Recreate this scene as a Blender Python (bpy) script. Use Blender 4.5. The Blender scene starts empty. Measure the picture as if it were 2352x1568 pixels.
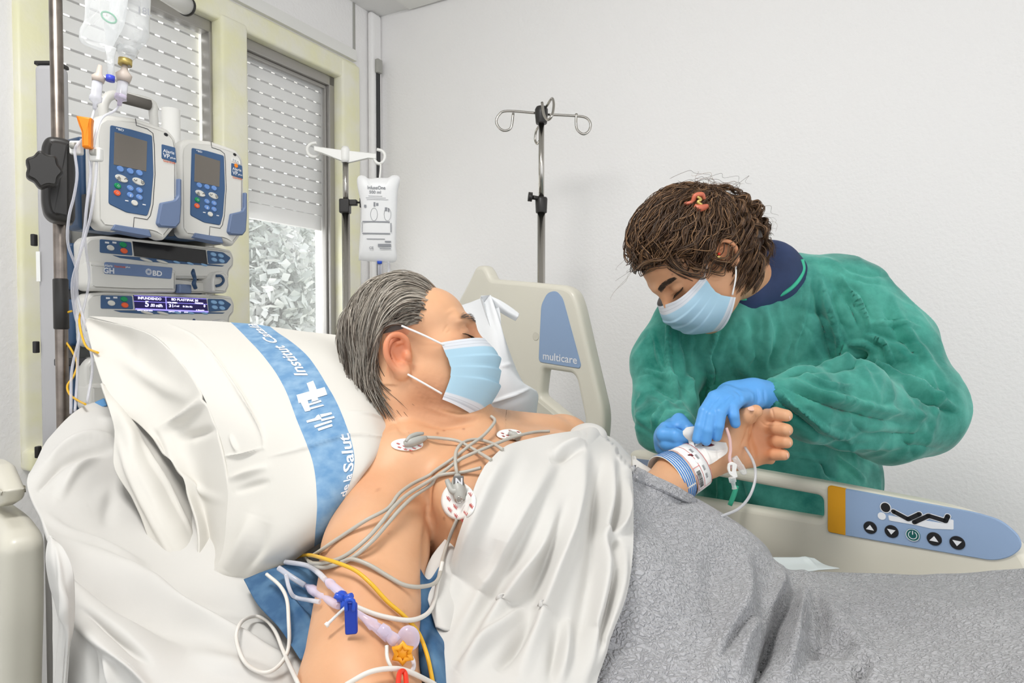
import bpy, bmesh, math, random
import numpy as np
from mathutils import Vector, Matrix
random.seed(7); rng = np.random.default_rng(11)
C = bpy.context.scene.collection
SC = bpy.context.scene
# ---------------------------------------------------------------- camera, sky, light, exposure
F, CX, CY, CAMZ = 1500.0, 1176.0, 784.0, 1.35
PIT = math.radians(1.5); cP, sP = math.cos(PIT), math.sin(PIT)
CAM = np.array([0.0, 0.0, CAMZ])
cam = bpy.data.objects.new('camera', bpy.data.cameras.new('camera')); C.objects.link(cam)
cam.location = CAM; cam.rotation_euler = (math.pi/2-PIT, 0, 0)
cam.data.sensor_width = 36; cam.data.lens = F/2352*36; cam.data.clip_start = 0.02
SC.camera = cam
SC.view_settings.view_transform = 'Standard'; SC.view_settings.look = 'None'
SC.view_settings.gamma = 1; SC.view_settings.use_curve_mapping = False
SC.view_settings.exposure = 1.0
SC.cycles.use_denoising = True
SC.cycles.max_bounces = 8; SC.cycles.transparent_max_bounces = 24
SC.cycles.caustics_reflective = False; SC.cycles.caustics_refractive = False
SC.cycles.sample_clamp_indirect = 6
wd = bpy.data.worlds.new('sky'); SC.world = wd; wd.use_nodes = True
bg = wd.node_tree.nodes['Background']; bg.inputs[0].default_value = (0.93, 0.965, 1.0, 1); bg.inputs[1].default_value = 0.78
def area(name, loc, tgt, sx, sy, power, col=(1, 1, 1)):
    l = bpy.data.lights.new(name, 'AREA'); l.shape = 'RECTANGLE'; l.size = sx; l.size_y = sy; l.energy = power; l.color = col
    o = bpy.data.objects.new(name, l); C.objects.link(o); o.location = loc
    o.rotation_euler = (Vector(tgt)-Vector(loc)).to_track_quat('-Z', 'Y').to_euler(); return o
sun = bpy.data.lights.new('sun', 'SUN'); sun.energy = 4.0; sun.angle = 0.3; sun.color = (1, .97, .93)
so = bpy.data.objects.new('sun', sun); C.objects.link(so); so.location = (-4, 2, 5)
so.rotation_euler = Vector((.75, -.25, -.62)).to_track_quat('-Z', 'Y').to_euler()
area('window_daylight', (-1.62, 1.95, 1.9), (0.4, .8, 1.0), 1.3, 1.3, 20, (.96, .98, 1))
area('ceiling_lamp', (-.55, .45, 2.66), (.1, .9, 1.0), .5, .5, 11, (1, .985, .96))
area('ceiling_lamp', (1.0, -.9, 2.66), (.5, 1.2, 1.1), 1.2, .6, 8, (1, .985, .96))
# ---------------------------------------------------------------- projection helpers (camera frame measurements -> world)
def ray(px, py):
    a = (px-CX)/F; c = -(py-CY)/F
    return np.array([a, cP+sP*c, -sP+cP*c])
def P(px, py, Z): return CAM+ray(px, py)*Z
def proj(p):
    d = np.asarray(p)-CAM
    dep = cP*d[..., 1]-sP*d[..., 2]; up = sP*d[..., 1]+cP*d[..., 2]
    return CX+F*d[..., 0]/dep, CY-F*up/dep, dep
def nrm(v): v = np.asarray(v, float); return v/np.linalg.norm(v)
MW = {}
class Frame:
    """vertical face: x along it, y into it, z up"""
    def __init__(s, o, ex):
        s.o = np.array(o, float); s.ex = nrm([ex[0], ex[1], 0]); s.ey = np.array([-s.ex[1], s.ex[0], 0]); s.rz = math.atan2(s.ex[1], s.ex[0])
    def at(s, px, py, y=0.0):
        r = ray(px, py); t = ((s.o+s.ey*y-CAM)@s.ey)/(r@s.ey); q = CAM+r*t-s.o
        return (float(q@s.ex), float(q[2]))
    def pts(s, L, y=0.0): return [s.at(a, b, y) for a, b in L]
    def w(s, x, y, z): return s.o+s.ex*x+s.ey*y+np.array([0, 0, z])
# ---------------------------------------------------------------- object helpers
def tag(o, label=None, cat=None, group=None, kind=None):
    if label: o['label'] = label
    if cat: o['category'] = cat
    if group: o['group'] = group
    if kind: o['kind'] = kind
    return o
def thing(name, label, cat, loc=(0, 0, 0), rz=0.0, group=None):
    o = bpy.data.objects.new(name, None); o.empty_display_size = .05; C.objects.link(o)
    o.location = tuple(float(v) for v in loc); o.rotation_euler = (0, 0, rz)
    MW[o.name] = Matrix.Translation(o.location) @ Matrix.Rotation(rz, 4, 'Z')
    return tag(o, label, cat, group)
def fthing(name, label, cat, fr, group=None): return thing(name, label, cat, fr.o, fr.rz, group)
def mk(name, vf, mat, parent=None, world=False, smooth=True, label=None, attrs=None, uv=None):
    v, f = vf; v = np.asarray(v, float).reshape(-1, 3)
    M = MW.get(parent.name, Matrix()) if parent is not None else Matrix()
    if world and parent is not None:
        Mi = np.array(M.inverted()); v = v@Mi[:3, :3].T+Mi[:3, 3]
    me = bpy.data.meshes.new(name)
    me.from_pydata(v.tolist(), [], f if isinstance(f, list) else f.tolist()); me.validate()
    me.materials.append(mat)
    if smooth:
        npoly = len(me.polygons); sm = np.ones(npoly, bool)
        if npoly < 4000:
            nn = np.zeros(npoly*3); me.polygons.foreach_get('normal', nn); nn = np.abs(nn.reshape(-1, 3)).max(1)
            vv = v if not world else v
            sm = nn < .99995
            sm &= np.array([len(p.vertices) < 6 for p in me.polygons])
        me.polygons.foreach_set('use_smooth', sm)
    if attrs is not None:
        a = me.color_attributes.new('tint', 'FLOAT_COLOR', 'POINT')
        c = np.ones((len(v), 4)); c[:, :attrs.shape[1]] = attrs; a.data.foreach_set('color', c.ravel())
    if uv is not None:
        a = me.attributes.new('st', 'FLOAT_VECTOR', 'POINT'); c = np.zeros((len(v), 3)); c[:, :2] = uv; a.data.foreach_set('vector', c.ravel())
    me.update()
    o = bpy.data.objects.new(name, me); C.objects.link(o)
    if parent is not None: o.parent = parent; MW[o.name] = M
    if label: o['label'] = label
    return o
def copytree(o, parent=None):
    c = o.copy(); C.objects.link(c)
    if parent is not None: c.parent = parent
    for ch in list(o.children): copytree(ch, c)
    return c
class MB:
    def __init__(s): s.v = []; s.f = []
    def add(s, vf):
        v, f = vf; n = len(s.v); s.v.extend([tuple(map(float, q)) for q in v]); s.f.extend([[i+n for i in q] for q in (f if isinstance(f, list) else f.tolist())]); return s
    def vf(s): return (s.v, s.f)
def box(x0, x1, y0, y1, z0, z1):
    v = [(x, y, z) for x in (x0, x1) for y in (y0, y1) for z in (z0, z1)]
    return v, [[0, 1, 3, 2], [4, 6, 7, 5], [0, 4, 5, 1], [2, 3, 7, 6], [0, 2, 6, 4], [1, 5, 7, 3]]
def rbox(x0, x1, y0, y1, z0, z1, r=.004, seg=3):
    bm = bmesh.new(); vs, fs = box(x0, x1, y0, y1, z0, z1)
    vv = [bm.verts.new(q) for q in vs]; [bm.faces.new([vv[i] for i in q]) for q in fs]
    bmesh.ops.recalc_face_normals(bm, faces=bm.faces)
    bmesh.ops.bevel(bm, geom=list(bm.edges), offset=r, segments=seg, affect='EDGES', profile=.5)
    return frombm(bm)
def frombm(bm):
    bm.verts.ensure_lookup_table(); bm.verts.index_update()
    r = ([tuple(v.co) for v in bm.verts], [[v.index for v in f.verts] for f in bm.faces]); bm.free(); return r
def cr(pts, n, closed=False):
    p = np.asarray(pts, float); N = len(p); out = []
    if N < 3 and not closed: t = np.linspace(0, 1, n*(N-1)+1)[:, None]; return p[0]*(1-t)+p[-1]*t
    segs = N if closed else N-1
    for i in range(segs):
        if closed: a, b, c, d = p[(i-1) % N], p[i], p[(i+1) % N], p[(i+2) % N]
        else: a, b, c, d = (p[i-1] if i > 0 else 2*p[0]-p[1]), p[i], p[i+1], (p[i+2] if i+2 < N else 2*p[-1]-p[-2])
        for k in range(n):
            t = k/n; out.append(.5*((2*b)+(-a+c)*t+(2*a-5*b+4*c-d)*t*t+(-a+3*b-3*c+d)*t**3))
    if not closed: out.append(p[-1])
    return np.array(out)
def tube(pts, r, seg=8, n=6, caps=True):
    p = cr(pts, n) if n > 0 else np.asarray(pts, float); N = len(p)
    rr = np.interp(np.linspace(0, 1, N), np.linspace(0, 1, len(r)), r) if hasattr(r, '__len__') else np.full(N, r)
    T = np.gradient(p, axis=0); T /= np.linalg.norm(T, axis=1)[:, None]+1e-12
    a = np.array([0, 0, 1.]) if abs(T[0][2]) < .9 else np.array([1., 0, 0]); u = nrm(np.cross(T[0], a)); v = []; ang = np.arange(seg)*2*math.pi/seg
    for i in range(N):
        u = u-T[i]*(u@T[i]); u = u/(np.linalg.norm(u)+1e-12); w = np.cross(T[i], u)
        v.extend(p[i]+rr[i]*(math.cos(q)*u+math.sin(q)*w) for q in ang)
    f = [[i*seg+j, i*seg+(j+1) % seg, (i+1)*seg+(j+1) % seg, (i+1)*seg+j] for i in range(N-1) for j in range(seg)]
    if caps: f += [list(range(seg))[::-1], [(N-1)*seg+j for j in range(seg)]]
    return v, f
def cyl(a, b, r, seg=20, r2=None): return tube([a, b], [r, r if r2 is None else r2], seg, 1)
def lathe(a, b, prof, seg=20):
    """prof: list of (t 0..1 along a->b, radius)"""
    a = np.array(a, float); b = np.array(b, float); T = nrm(b-a); h = np.array([0, 0, 1.]) if abs(T[2]) < .9 else np.array([1., 0, 0])
    u = nrm(np.cross(T, h)); w = np.cross(T, u); v = []
    for t, r in prof: v += [a+(b-a)*t+r*(math.cos(q)*u+math.sin(q)*w) for q in np.arange(seg)*2*math.pi/seg]
    N = len(prof); f = [[i*seg+j, i*seg+(j+1) % seg, (i+1)*seg+(j+1) % seg, (i+1)*seg+j] for i in range(N-1) for j in range(seg)]
    return v, f+[list(range(seg))[::-1], [(N-1)*seg+j for j in range(seg)]]
def sphere(c, r, sc=(1, 1, 1), nu=20, nv=12, R=None):
    v = []; f = []
    for i in range(nv+1):
        th = math.pi*i/nv
        for j in range(nu):
            q = np.array([math.sin(th)*math.cos(2*math.pi*j/nu), math.sin(th)*math.sin(2*math.pi*j/nu), math.cos(th)])*r*np.array(sc)
            v.append(np.array(c)+(R@q if R is not None else q))
    for i in range(nv):
        for j in range(nu): f.append([i*nu+j, (i+1)*nu+j, (i+1)*nu+(j+1) % nu, i*nu+(j+1) % nu])
    return v, f
def rnd(pts, r, n=5):
    p = [np.array(q, float) for q in pts]; out = []; N = len(p); rs = r if hasattr(r, '__len__') else [r]*N
    for i in range(N):
        a, b, c = p[i-1], p[i], p[(i+1) % N]; la, lc = np.linalg.norm(a-b), np.linalg.norm(c-b)
        d = min(rs[i], la*.48, lc*.48); s = b+(a-b)/la*d; e = b+(c-b)/lc*d
        for k in range(n+1): t = k/n; out.append((1-t)**2*s+2*t*(1-t)*b+t*t*e)
    return out
def plate(outline, y0, y1, bev=.002, seg=3, backbev=False):
    """2-D outline (x,z) extruded from front y0 to back y1 with a rounded front edge"""
    p = np.array(outline, float); ar = np.sum(p[:, 0]*np.roll(p[:, 1], -1)-np.roll(p[:, 0], -1)*p[:, 1])
    if ar < 0: p = p[::-1]
    keep = [i for i in range(len(p)) if np.linalg.norm(p[i]-p[i-1]) > 1e-6]; p = p[keep]
    e = np.roll(p, -1, 0)-p; e /= np.linalg.norm(e, axis=1)[:, None]; nn = np.stack([e[:, 1], -e[:, 0]], 1); m = nn+np.roll(nn, 1, 0)
    m /= np.maximum(np.linalg.norm(m, axis=1)[:, None], .3); N = len(p); rings = []
    for k in range(seg+1):
        a = math.pi/2*k/seg; rings.append((bev*(1-math.sin(a)), y0+bev*(1-math.cos(a))))
    rings.append((0, y1-(bev if backbev else 0)))
    if backbev:
        for k in range(1, seg+1): a = math.pi/2*k/seg; rings.append((bev*(1-math.cos(a)), y1-bev+bev*math.sin(a)))
    v = []
    for ins, y in rings: q = p-m*ins; v += [(a, y, b) for a, b in q]
    f = [[i*N+j, (i+1)*N+j, (i+1)*N+(j+1) % N, i*N+(j+1) % N] for i in range(len(rings)-1) for j in range(N)]
    f = [q[::-1] for q in f]
    return v, f+[list(range(N)), [(len(rings)-1)*N+j for j in range(N)][::-1]]
def cplate(outer, holes, y0, y1, bev):
    """plate with holes and rounded rims, through a filled 2-D curve"""
    cu = bpy.data.curves.new('c', 'CURVE'); cu.dimensions = '2D'; cu.fill_mode = 'BOTH'
    cu.extrude = abs(y1-y0)/2-bev; cu.bevel_depth = bev; cu.bevel_resolution = 3; cu.offset = -bev
    for L in [outer]+holes:
        s = cu.splines.new('POLY'); s.points.add(len(L)-1); s.use_cyclic_u = True
        for q, (a, b) in zip(s.points, L): q.co = (a, b, 0, 1)
    o = bpy.data.objects.new('c', cu); C.objects.link(o); dg = bpy.context.evaluated_depsgraph_get(); dg.update()
    me = bpy.data.meshes.new_from_object(o.evaluated_get(dg)); bpy.data.objects.remove(o)
    v = [(q.co.x, (y0+y1)/2-q.co.z, q.co.y) for q in me.vertices]; f = [list(q.vertices) for q in me.polygons]; bpy.data.meshes.remove(me)
    return v, f
_tc = {}
def txt2d(s, ext=0.0, bold=0.0):
    key = (s, ext, bold)
    if key in _tc: return _tc[key]
    cu = bpy.data.curves.new('t', 'FONT'); cu.body = s; cu.size = 1; cu.offset = bold; cu.resolution_u = 3
    o = bpy.data.objects.new('t', cu); C.objects.link(o); dg = bpy.context.evaluated_depsgraph_get(); dg.update()
    me = bpy.data.meshes.new_from_object(o.evaluated_get(dg)); bpy.data.objects.remove(o)
    v = np.array([tuple(q.co) for q in me.vertices]).reshape(-1, 3); f = [list(q.vertices) for q in me.polygons]; bpy.data.meshes.remove(me)
    v[:, :2] -= v[:, :2].min(0); v[:, :2] /= v[:, 1].max(); _tc[key] = (v, f); return _tc[key]
def text(s, x, z, h, y=-.0004, wfit=None, bold=.02, skew=0.0):
    v, f = txt2d(s, 0, bold); w = v[:, 0].max(); sx = h if wfit is None else wfit/w
    return [(x+q[0]*sx, y, z+q[1]*h+skew*q[0]*sx) for q in v], f
def grid_faces(nu, nv, close_u=False):
    f = []
    for i in range(nu-1+(1 if close_u else 0)):
        for j in range(nv-1): a = (i % nu)*nv+j; b = ((i+1) % nu)*nv+j; f.append([a, b, b+1, a+1])
    return f
# ---------------------------------------------------------------- materials
def lin(h):
    h = h.lstrip('#'); c = [int(h[i:i+2], 16)/255 for i in (0, 2, 4)]
    return tuple(x/12.92 if x <= .04045 else ((x+.055)/1.055)**2.4 for x in c)+(1,)
def nt(m): return m.node_tree.nodes, m.node_tree.links
def mat(name, col, rough=.5, metal=0, bump=None, var=None, sss=0, spec=.5, trans=0, ior=1.45, sheen=0, coat=0, alpha=1):
    m = bpy.data.materials.new(name); m.use_nodes = True; n, l = nt(m); b = n['Principled BSDF']
    c = lin(col) if isinstance(col, str) else tuple(col)+(1,)
    b.inputs['Base Color'].default_value = c; b.inputs['Roughness'].default_value = rough; b.inputs['Metallic'].default_value = metal
    b.inputs['Specular IOR Level'].default_value = spec; b.inputs['Transmission Weight'].default_value = trans; b.inputs['IOR'].default_value = ior
    b.inputs['Alpha'].default_value = alpha
    if sss: b.inputs['Subsurface Weight'].default_value = sss; b.inputs['Subsurface Radius'].default_value = (1, .4, .25); b.inputs['Subsurface Scale'].default_value = .006
    if sheen: b.inputs['Sheen Weight'].default_value = sheen
    if coat: b.inputs['Coat Weight'].default_value = coat
    tc = n.new('ShaderNodeTexCoord')
    if var:      # (scale, colour2, lo, hi)
        t = n.new('ShaderNodeTexNoise'); t.inputs['Scale'].default_value = var[0]; t.inputs['Detail'].default_value = 6; l.new(tc.outputs['Object'], t.inputs['Vector'])
        r = n.new('ShaderNodeMapRange'); r.inputs['From Min'].default_value = var[2]; r.inputs['From Max'].default_value = var[3]; l.new(t.outputs['Fac'], r.inputs['Value'])
        x = n.new('ShaderNodeMix'); x.data_type = 'RGBA'; x.inputs['A'].default_value = c; x.inputs['B'].default_value = lin(var[1])
        l.new(r.outputs[0], x.inputs['Factor']); l.new(x.outputs['Result'], b.inputs['Base Color'])
    if bump:     # (scale, strength, distance)
        t = n.new('ShaderNodeTexNoise'); t.inputs['Scale'].default_value = bump[0]; t.inputs['Detail'].default_value = 4; l.new(tc.outputs['Object'], t.inputs['Vector'])
        k = n.new('ShaderNodeBump'); k.inputs['Strength'].default_value = bump[1]; k.inputs['Distance'].default_value = bump[2]
        l.new(t.outputs['Fac'], k.inputs['Height']); l.new(k.outputs[0], b.inputs['Normal'])
    return m
def glassy(name, col, opacity=.25, rough=.08):
    """thin clear plastic or glass: see-through with a skin of reflection"""
    m = bpy.data.materials.new(name); m.use_nodes = True; n, l = nt(m); b = n['Principled BSDF']; b.inputs['Base Color'].default_value = lin(col); b.inputs['Roughness'].default_value = rough
    tr = n.new('ShaderNodeBsdfTransparent'); tr.inputs[0].default_value = (1, 1, 1, 1); mx = n.new('ShaderNodeMixShader'); lw = n.new('ShaderNodeLayerWeight'); lw.inputs[0].default_value = .45
    mr = n.new('ShaderNodeMapRange'); mr.inputs['To Min'].default_value = opacity; mr.inputs['To Max'].default_value = min(1, opacity+.6); l.new(lw.outputs['Facing'], mr.inputs['Value'])
    l.new(mr.outputs[0], mx.inputs[0]); l.new(tr.outputs[0], mx.inputs[1]); l.new(b.outputs[0], mx.inputs[2]); l.new(mx.outputs[0], n['Material Output'].inputs[0]); return m
def emit(name, col, s=1):
    m = bpy.data.materials.new(name); m.use_nodes = True; n, l = nt(m); b = n['Principled BSDF']; b.inputs['Base Color'].default_value = (0, 0, 0, 1)
    b.inputs['Emission Color'].default_value = lin(col); b.inputs['Emission Strength'].default_value = s; return m
M = dict(
    wall=mat('wall_paint', '#f3f1f0', .7, bump=(90, .5, .004)), ceil=mat('ceiling_paint', '#e8e7e5', .7), floor=mat('vinyl_floor', '#b9b8b4', .35, var=(30, '#a9a8a4', .4, .6)),
    yellow=mat('taped_frame', '#f0edc6', .35, var=(9, '#f1eedd', .35, .65), bump=(14, .4, .01)), alu=mat('window_aluminium', '#a9a6a2', .4, .6), shut=mat('shutter_slat', '#efeeec', .5),
    white=mat('white_plastic', '#e9e8e4', .4), cream=mat('cream_plastic', '#dad6c8', .38, coat=.15), creamd=mat('cream_plastic_inner', '#cfcbbd', .4), grey=mat('grey_plastic', '#a9a8a2', .4),
    pump=mat('pump_shell', '#dcdad4', .35, coat=.2), blue=mat('pump_blue', '#3f5e86', .45), slate=mat('slate_latch', '#6a7b9b', .35), navyp=mat('navy_plastic', '#2f4a6b', .4),
    key=mat('blue_key', '#6f97d6', .4), keyl=mat('light_blue_key', '#8fb9e2', .4), keyw=mat('white_key', '#dedcd4', .4), keyg=mat('green_key', '#12935a', .4), keyo=mat('orange_key', '#f0663a', .4),
    screen=mat('dull_screen', '#716b64', .25), dark=mat('dark_screen', '#1f1e20', .12), black=mat('black_plastic', '#2b2928', .4), seam=mat('seam_line', '#3a3a3c', .6),
    chrome=mat('steel', '#b8b4ae', .22, 1), chromed=mat('worn_steel', '#968c84', .3, 1, var=(40, '#7b726c', .4, .7)), column=mat('grey_column', '#b4b3b5', .45), railp=mat('panel_blue', '#8fa6c6', .4), amber=mat('panel_amber', '#d2951c', .4),
    ink=mat('ink_black', '#17171b', .5), inkg=mat('ink_green', '#0e5a56', .5), prt=mat('print_white', '#e4e6ea', .5), prtg=mat('print_grey', '#8b8d92', .6), prtr=mat('print_red', '#cf5a54', .6), prto=mat('print_orange', '#d0603a', .5),
    orange=mat('orange_plastic', '#f58a16', .4), clear=glassy('clear_tube', '#e4e4ec', .34), clearb=glassy('clear_bag', '#eef0f1', .22), clearp=glassy('violet_clear', '#e2d6ec', .42), glass=glassy('window_glass', '#ffffff', .04, .02),
    tubew=mat('white_cable', '#dedad3', .4), tubeg=mat('grey_cable', '#b5b0a6', .42), yel=mat('yellow_line', '#e2b02c', .4), greenp=mat('green_plastic', '#169a6c', .4), bluep=mat('royal_blue_plastic', '#2350c4', .35), redp=mat('red_plastic', '#e23a22', .4),
    disp=mat('violet_display', '#2a1c66', .3), displ=emit('lit_violet', '#8f86f2', .9), dispt=emit('lit_text', '#dcd8ff', 1.3), infus=mat('infuser_film', '#eeeeee', .35, alpha=.93), brass=mat('brass', '#c9b26a', .35, .7), tan=mat('drip_cap', '#cdbfb4', .4), stick=mat('paper_sticker', '#efefec', .6),
)
# ================================================================ ROOM
W = Frame((-.61, 3.0, 0), (.48, .876)); B = Frame((-.61, 3.0, 0), (.876, -.48))
CZ = 2.74
def struct(name, vf, m, fr=None, smooth=False):
    v, f = vf
    if fr is not None: v = [fr.w(*q) for q in v]
    o = mk(name, (v, f), m, smooth=smooth); return tag(o, kind='structure')
struct('floor', box(-5, 5, -4, 5, -.1, 0), M['floor'])
struct('ceiling', box(-5, 5, -4, 5, CZ, CZ+.1), M['ceil'])
cm = MB(); t = B.at(945, 20)
struct('trim_1', cm.add(box(.19, 2.6, -.6, -.012, CZ-.012, CZ-.001)).vf(), M['white'], B)
struct('wall_back', box(0, 5.2, 0, .12, 0, CZ), M['wall'], B)
wl = MB()
X0, X1, Xm0, Xm1, ZT, ZB = -1.36, -.245, -.833, -.723, 2.395, 1.02
wl.add(box(-5.2, X0-.09, 0, .25, 0, CZ)); wl.add(box(X1+.10, .0, 0, .25, 0, CZ)); wl.add(box(X0-.09, X1+.10, 0, .25, ZT+.085, CZ)); wl.add(box(X0-.09, X1+.10, 0, .25, 0, ZB-.05))
struct('wall_left', wl.vf(), M['wall'], W)
struct('trim_2', rbox(-.164, -.150, -.004, 0, 2.52, CZ, .001, 1), M['grey'], W)
struct('trim_3', box(-1.6, -.16, -.02, 0, 2.485, 2.53), M['white'], W)
struct('trim_4', rbox(-.075, 0, -.03, 0, 0, CZ, .02, 4), M['wall'], W)
# yellow timber frame with tape
fy = MB()
for q in ((X0-.09, X1+.10, -.012, .08, ZT, ZT+.085), (X0-.09, X0, -.018, .08, ZB-.05, ZT+.03), (Xm0, Xm1, -.02, .08, ZB, ZT+.02), (X1, X1+.11, -.018, .08, ZB-.05, ZT+.075), (X0-.09, X1+.10, -.05, .08, ZB-.06, ZB)): fy.add(rbox(*q, .012, 3))
struct('trim_5', fy.vf(), M['yellow'], W, True)
for i, (a, b, zb) in enumerate(((X0, Xm0, 1.35), (Xm1, X1, 1.815))):
    fr = thing('window_%d' % (i+1), None, None, W.o, W.rz); tag(fr, kind='structure')
    f = MB()
    for q in ((a, b, .03, .075, ZT-.04, ZT), (a, a+.012, .03, .075, ZB, ZT), (b-.012 if i == 0 else b-.03, b, .03, .075, ZB, ZT), (a, b, .03, .075, ZB, ZB+.04)): f.add(rbox(*q, .003, 2))
    if i == 1:
        for q in ((a+.012, a+.02, .045, .07, ZB, ZT-.04), (b-.04, b-.03, .045, .07, ZB, ZT-.04), (a, b, .045, .07, ZT-.055, ZT-.04)): f.add(rbox(*q, .003, 2))
    mk('window_frame', f.vf(), M['alu'] if i < 5 else M['white'], fr, smooth=False)
    mk('pane', box(a+.01, b-.02, .058, .062, ZB+.02, ZT-.03), M['glass'], fr, smooth=False)
    sh = MB(); jt = MB(); z = zb; k = 0; pitch = .0475
    sh.add(rbox(a+.01, b-.02, .086, .094, zb-.065, zb-.002, .003, 1))
    while z < ZT:
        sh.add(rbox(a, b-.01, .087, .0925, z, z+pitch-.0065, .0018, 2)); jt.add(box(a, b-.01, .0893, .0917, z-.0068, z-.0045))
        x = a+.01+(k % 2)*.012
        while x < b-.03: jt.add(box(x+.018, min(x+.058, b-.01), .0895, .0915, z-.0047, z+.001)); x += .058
        z += pitch; k += 1
    o = mk('roller_shutter', sh.vf(), M['shut'], None, smooth=False)
    o.location = W.o; o.rotation_euler = (0, 0, W.rz); MW[o.name] = Matrix(); mk('slat_joint', jt.vf(), mat('joint_shade', '#9d9b98', .6), o, smooth=False)  # joint strips coloured darker than the slats to paint in the shadow line between them
    tag(o, ['grey slatted roller shutter behind the infusion pumps, in the left window', 'half lowered slatted roller shutter in the right window, trees below it'][i], 'roller shutter', 'roller shutters outside the windows')
# strap of the shutter by the corner
t = fthing('shutter_strap', 'long dark roller shutter strap on the wall in the room corner', 'strap', W)
xs = W.at(868, 300, -.03)[0]
mk('strap', box(xs-.012, xs+.010, -.036, -.032, .95, 2.5), M['seam'], t, smooth=False)
mk('guide', rbox(xs-.02, xs+.012, -.05, -.03, 2.47, 2.53, .004), M['grey'], t)
mk('winder_box', rbox(xs-.022, xs+.02, -.06, -.03, .8, .98, .006), M['white'], t)
# curtain tube at the ceiling above the left window
t = fthing('shutter_roller_cover', 'white tube with a black end ring above the left window', 'tube', W)
a = W.o+W.ex*0; p0 = P(345, -40, 1.75); p1 = P(428, 14, 1.9)
mk('tube', cyl(p0, p1, .026, 24), M['white'], t, world=True); mk('end_ring', cyl(p1-(p1-p0)*.02, p1+(p1-p0)*.03, .028, 24), M['black'], t, world=True)
mk('bracket', cyl(p0+(p1-p0)*.4, p0+(p1-p0)*.4+np.array([-.1, .05, .55]), .008), M['white'], t, world=True)
# curtain / white roll panel between
t = P(393, 300, 1.62)
o = mk('wall_tube', cyl((t[0], t[1], 1.1), (t[0], t[1], P(393, 252, 1.62)[2]), .021, 24), M['white']); tag(o, 'short white upright tube behind the left infusion pump', 'tube')
# ================================================================ OUTSIDE
gz = -3.0
tag(mk('ground', box(-60, 30, 3.2, 70, gz-.2, gz), mat('outside_ground', '#d5d3cc', .9), smooth=False), kind='structure')
def treeobj(cx, cy, h, rad, label, mcol):
    t = thing('tree', label, 'tree', (cx, cy, gz), 0, 'trees seen through the right window')
    mk('trunk', tube([(0, 0, 0), (.1, .05, h*.3), (-.05, .1, h*.55), (.1, 0, h*.8)], [.22, .16, .1, .05], 8), mcol[0], t)
    v = []; f = []; N = 12000
    c = rng.normal(size=(N, 3)); c /= np.linalg.norm(c, axis=1)[:, None]; c *= (rng.random((N, 1))**.45)*np.array([rad, rad, h*.42]); c[:, 2] += h*.6
    for q in c:
        d = rng.normal(size=3)*.045; e = rng.normal(size=3)*.045; k = len(v); v += [q-d, q+e, q+d, q-e]; f.append([k, k+1, k+2, k+3])
    mk('foliage', (v, f), mcol[1], t, smooth=False)
tm = (mat('bark', '#8d857c', .9), mat('foliage', '#c6cdc7', .8, var=(1.5, '#f0f2f0', .4, .6)))
r_ = ray(610, 600)
for (px, Z, h, rad, lb) in ((600, 10.5, 6.6, .85, 'pale bushy tree seen through the right window, nearest the mullion'), (655, 15, 7.5, .9, 'pale tree seen through the right window, beside the white building'), (520, 21, 6.9, 1.2, 'distant tree behind the others, partly hidden by the window mullion')):
    p = P(px, 745, Z); treeobj(p[0], p[1], h, rad, lb, tm)
bf = Frame(P(684, 745, 22)*[1, 1, 0]+[0, 0, gz], (1, .55))
t = fthing('building', 'bright white building seen through the right half of the window', 'building', bf)
mk('wall', box(0, 9, 0, 5, 0, 9), mat('white_render', '#fbfbfa', .8), t, smooth=False); mk('roof', box(-.2, 9.2, -.2, 5.2, 9, 9.2), M['grey'], t, smooth=False)
# ================================================================ IV STANDS
def clampvf(p, r): return lathe(p+np.array([0, 0, .03]), p-np.array([0, 0, .03]), [(0, r*.9), (.05, r*1.15), (.9, r), (1, r*.9)], 20)
Zs = 2.12
base = P(1243, 745, Zs); sx, sy = base[0], base[1]
def zz(py, Z=Zs): return float(P(CX, py, Z)[2])
t = thing('drip_stand', 'chrome drip stand with four wire hooks and black collar against the back wall', 'drip stand', (sx, sy, 0))
mk('pole', cyl((0, 0, .06), (0, 0, zz(470)), .0125, 20), M['chrome'], t); mk('inner_pole', cyl((0, 0, zz(470)), (0, 0, zz(285)), .009, 20), M['chrome'], t)
mk('hub', lathe((0, 0, zz(288)), (0, 0, zz(250)), [(0, .017), (.05, .018), (.6, .021), (.85, .021), (1, .017)]), M['black'], t)
mk('collar', lathe((0, 0, zz(490)), (0, 0, zz(455)), [(0, .017), (.05, .018), (.9, .02), (1, .018)]), M['black'], t)
kn = MB(); kn.add(cyl((-.01, -.01, zz(458)), (-.03, -.012, zz(456)), .007)); kn.add(cyl((-.03, -.012, zz(456)), (-.043, -.013, zz(455)), .0155, 7)); mk('knob', kn.vf(), M['black'], t)
def hookpts(pl): return [P(a, b, Z)-np.array([sx, sy, 0]) for a, b, Z in pl]
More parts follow.
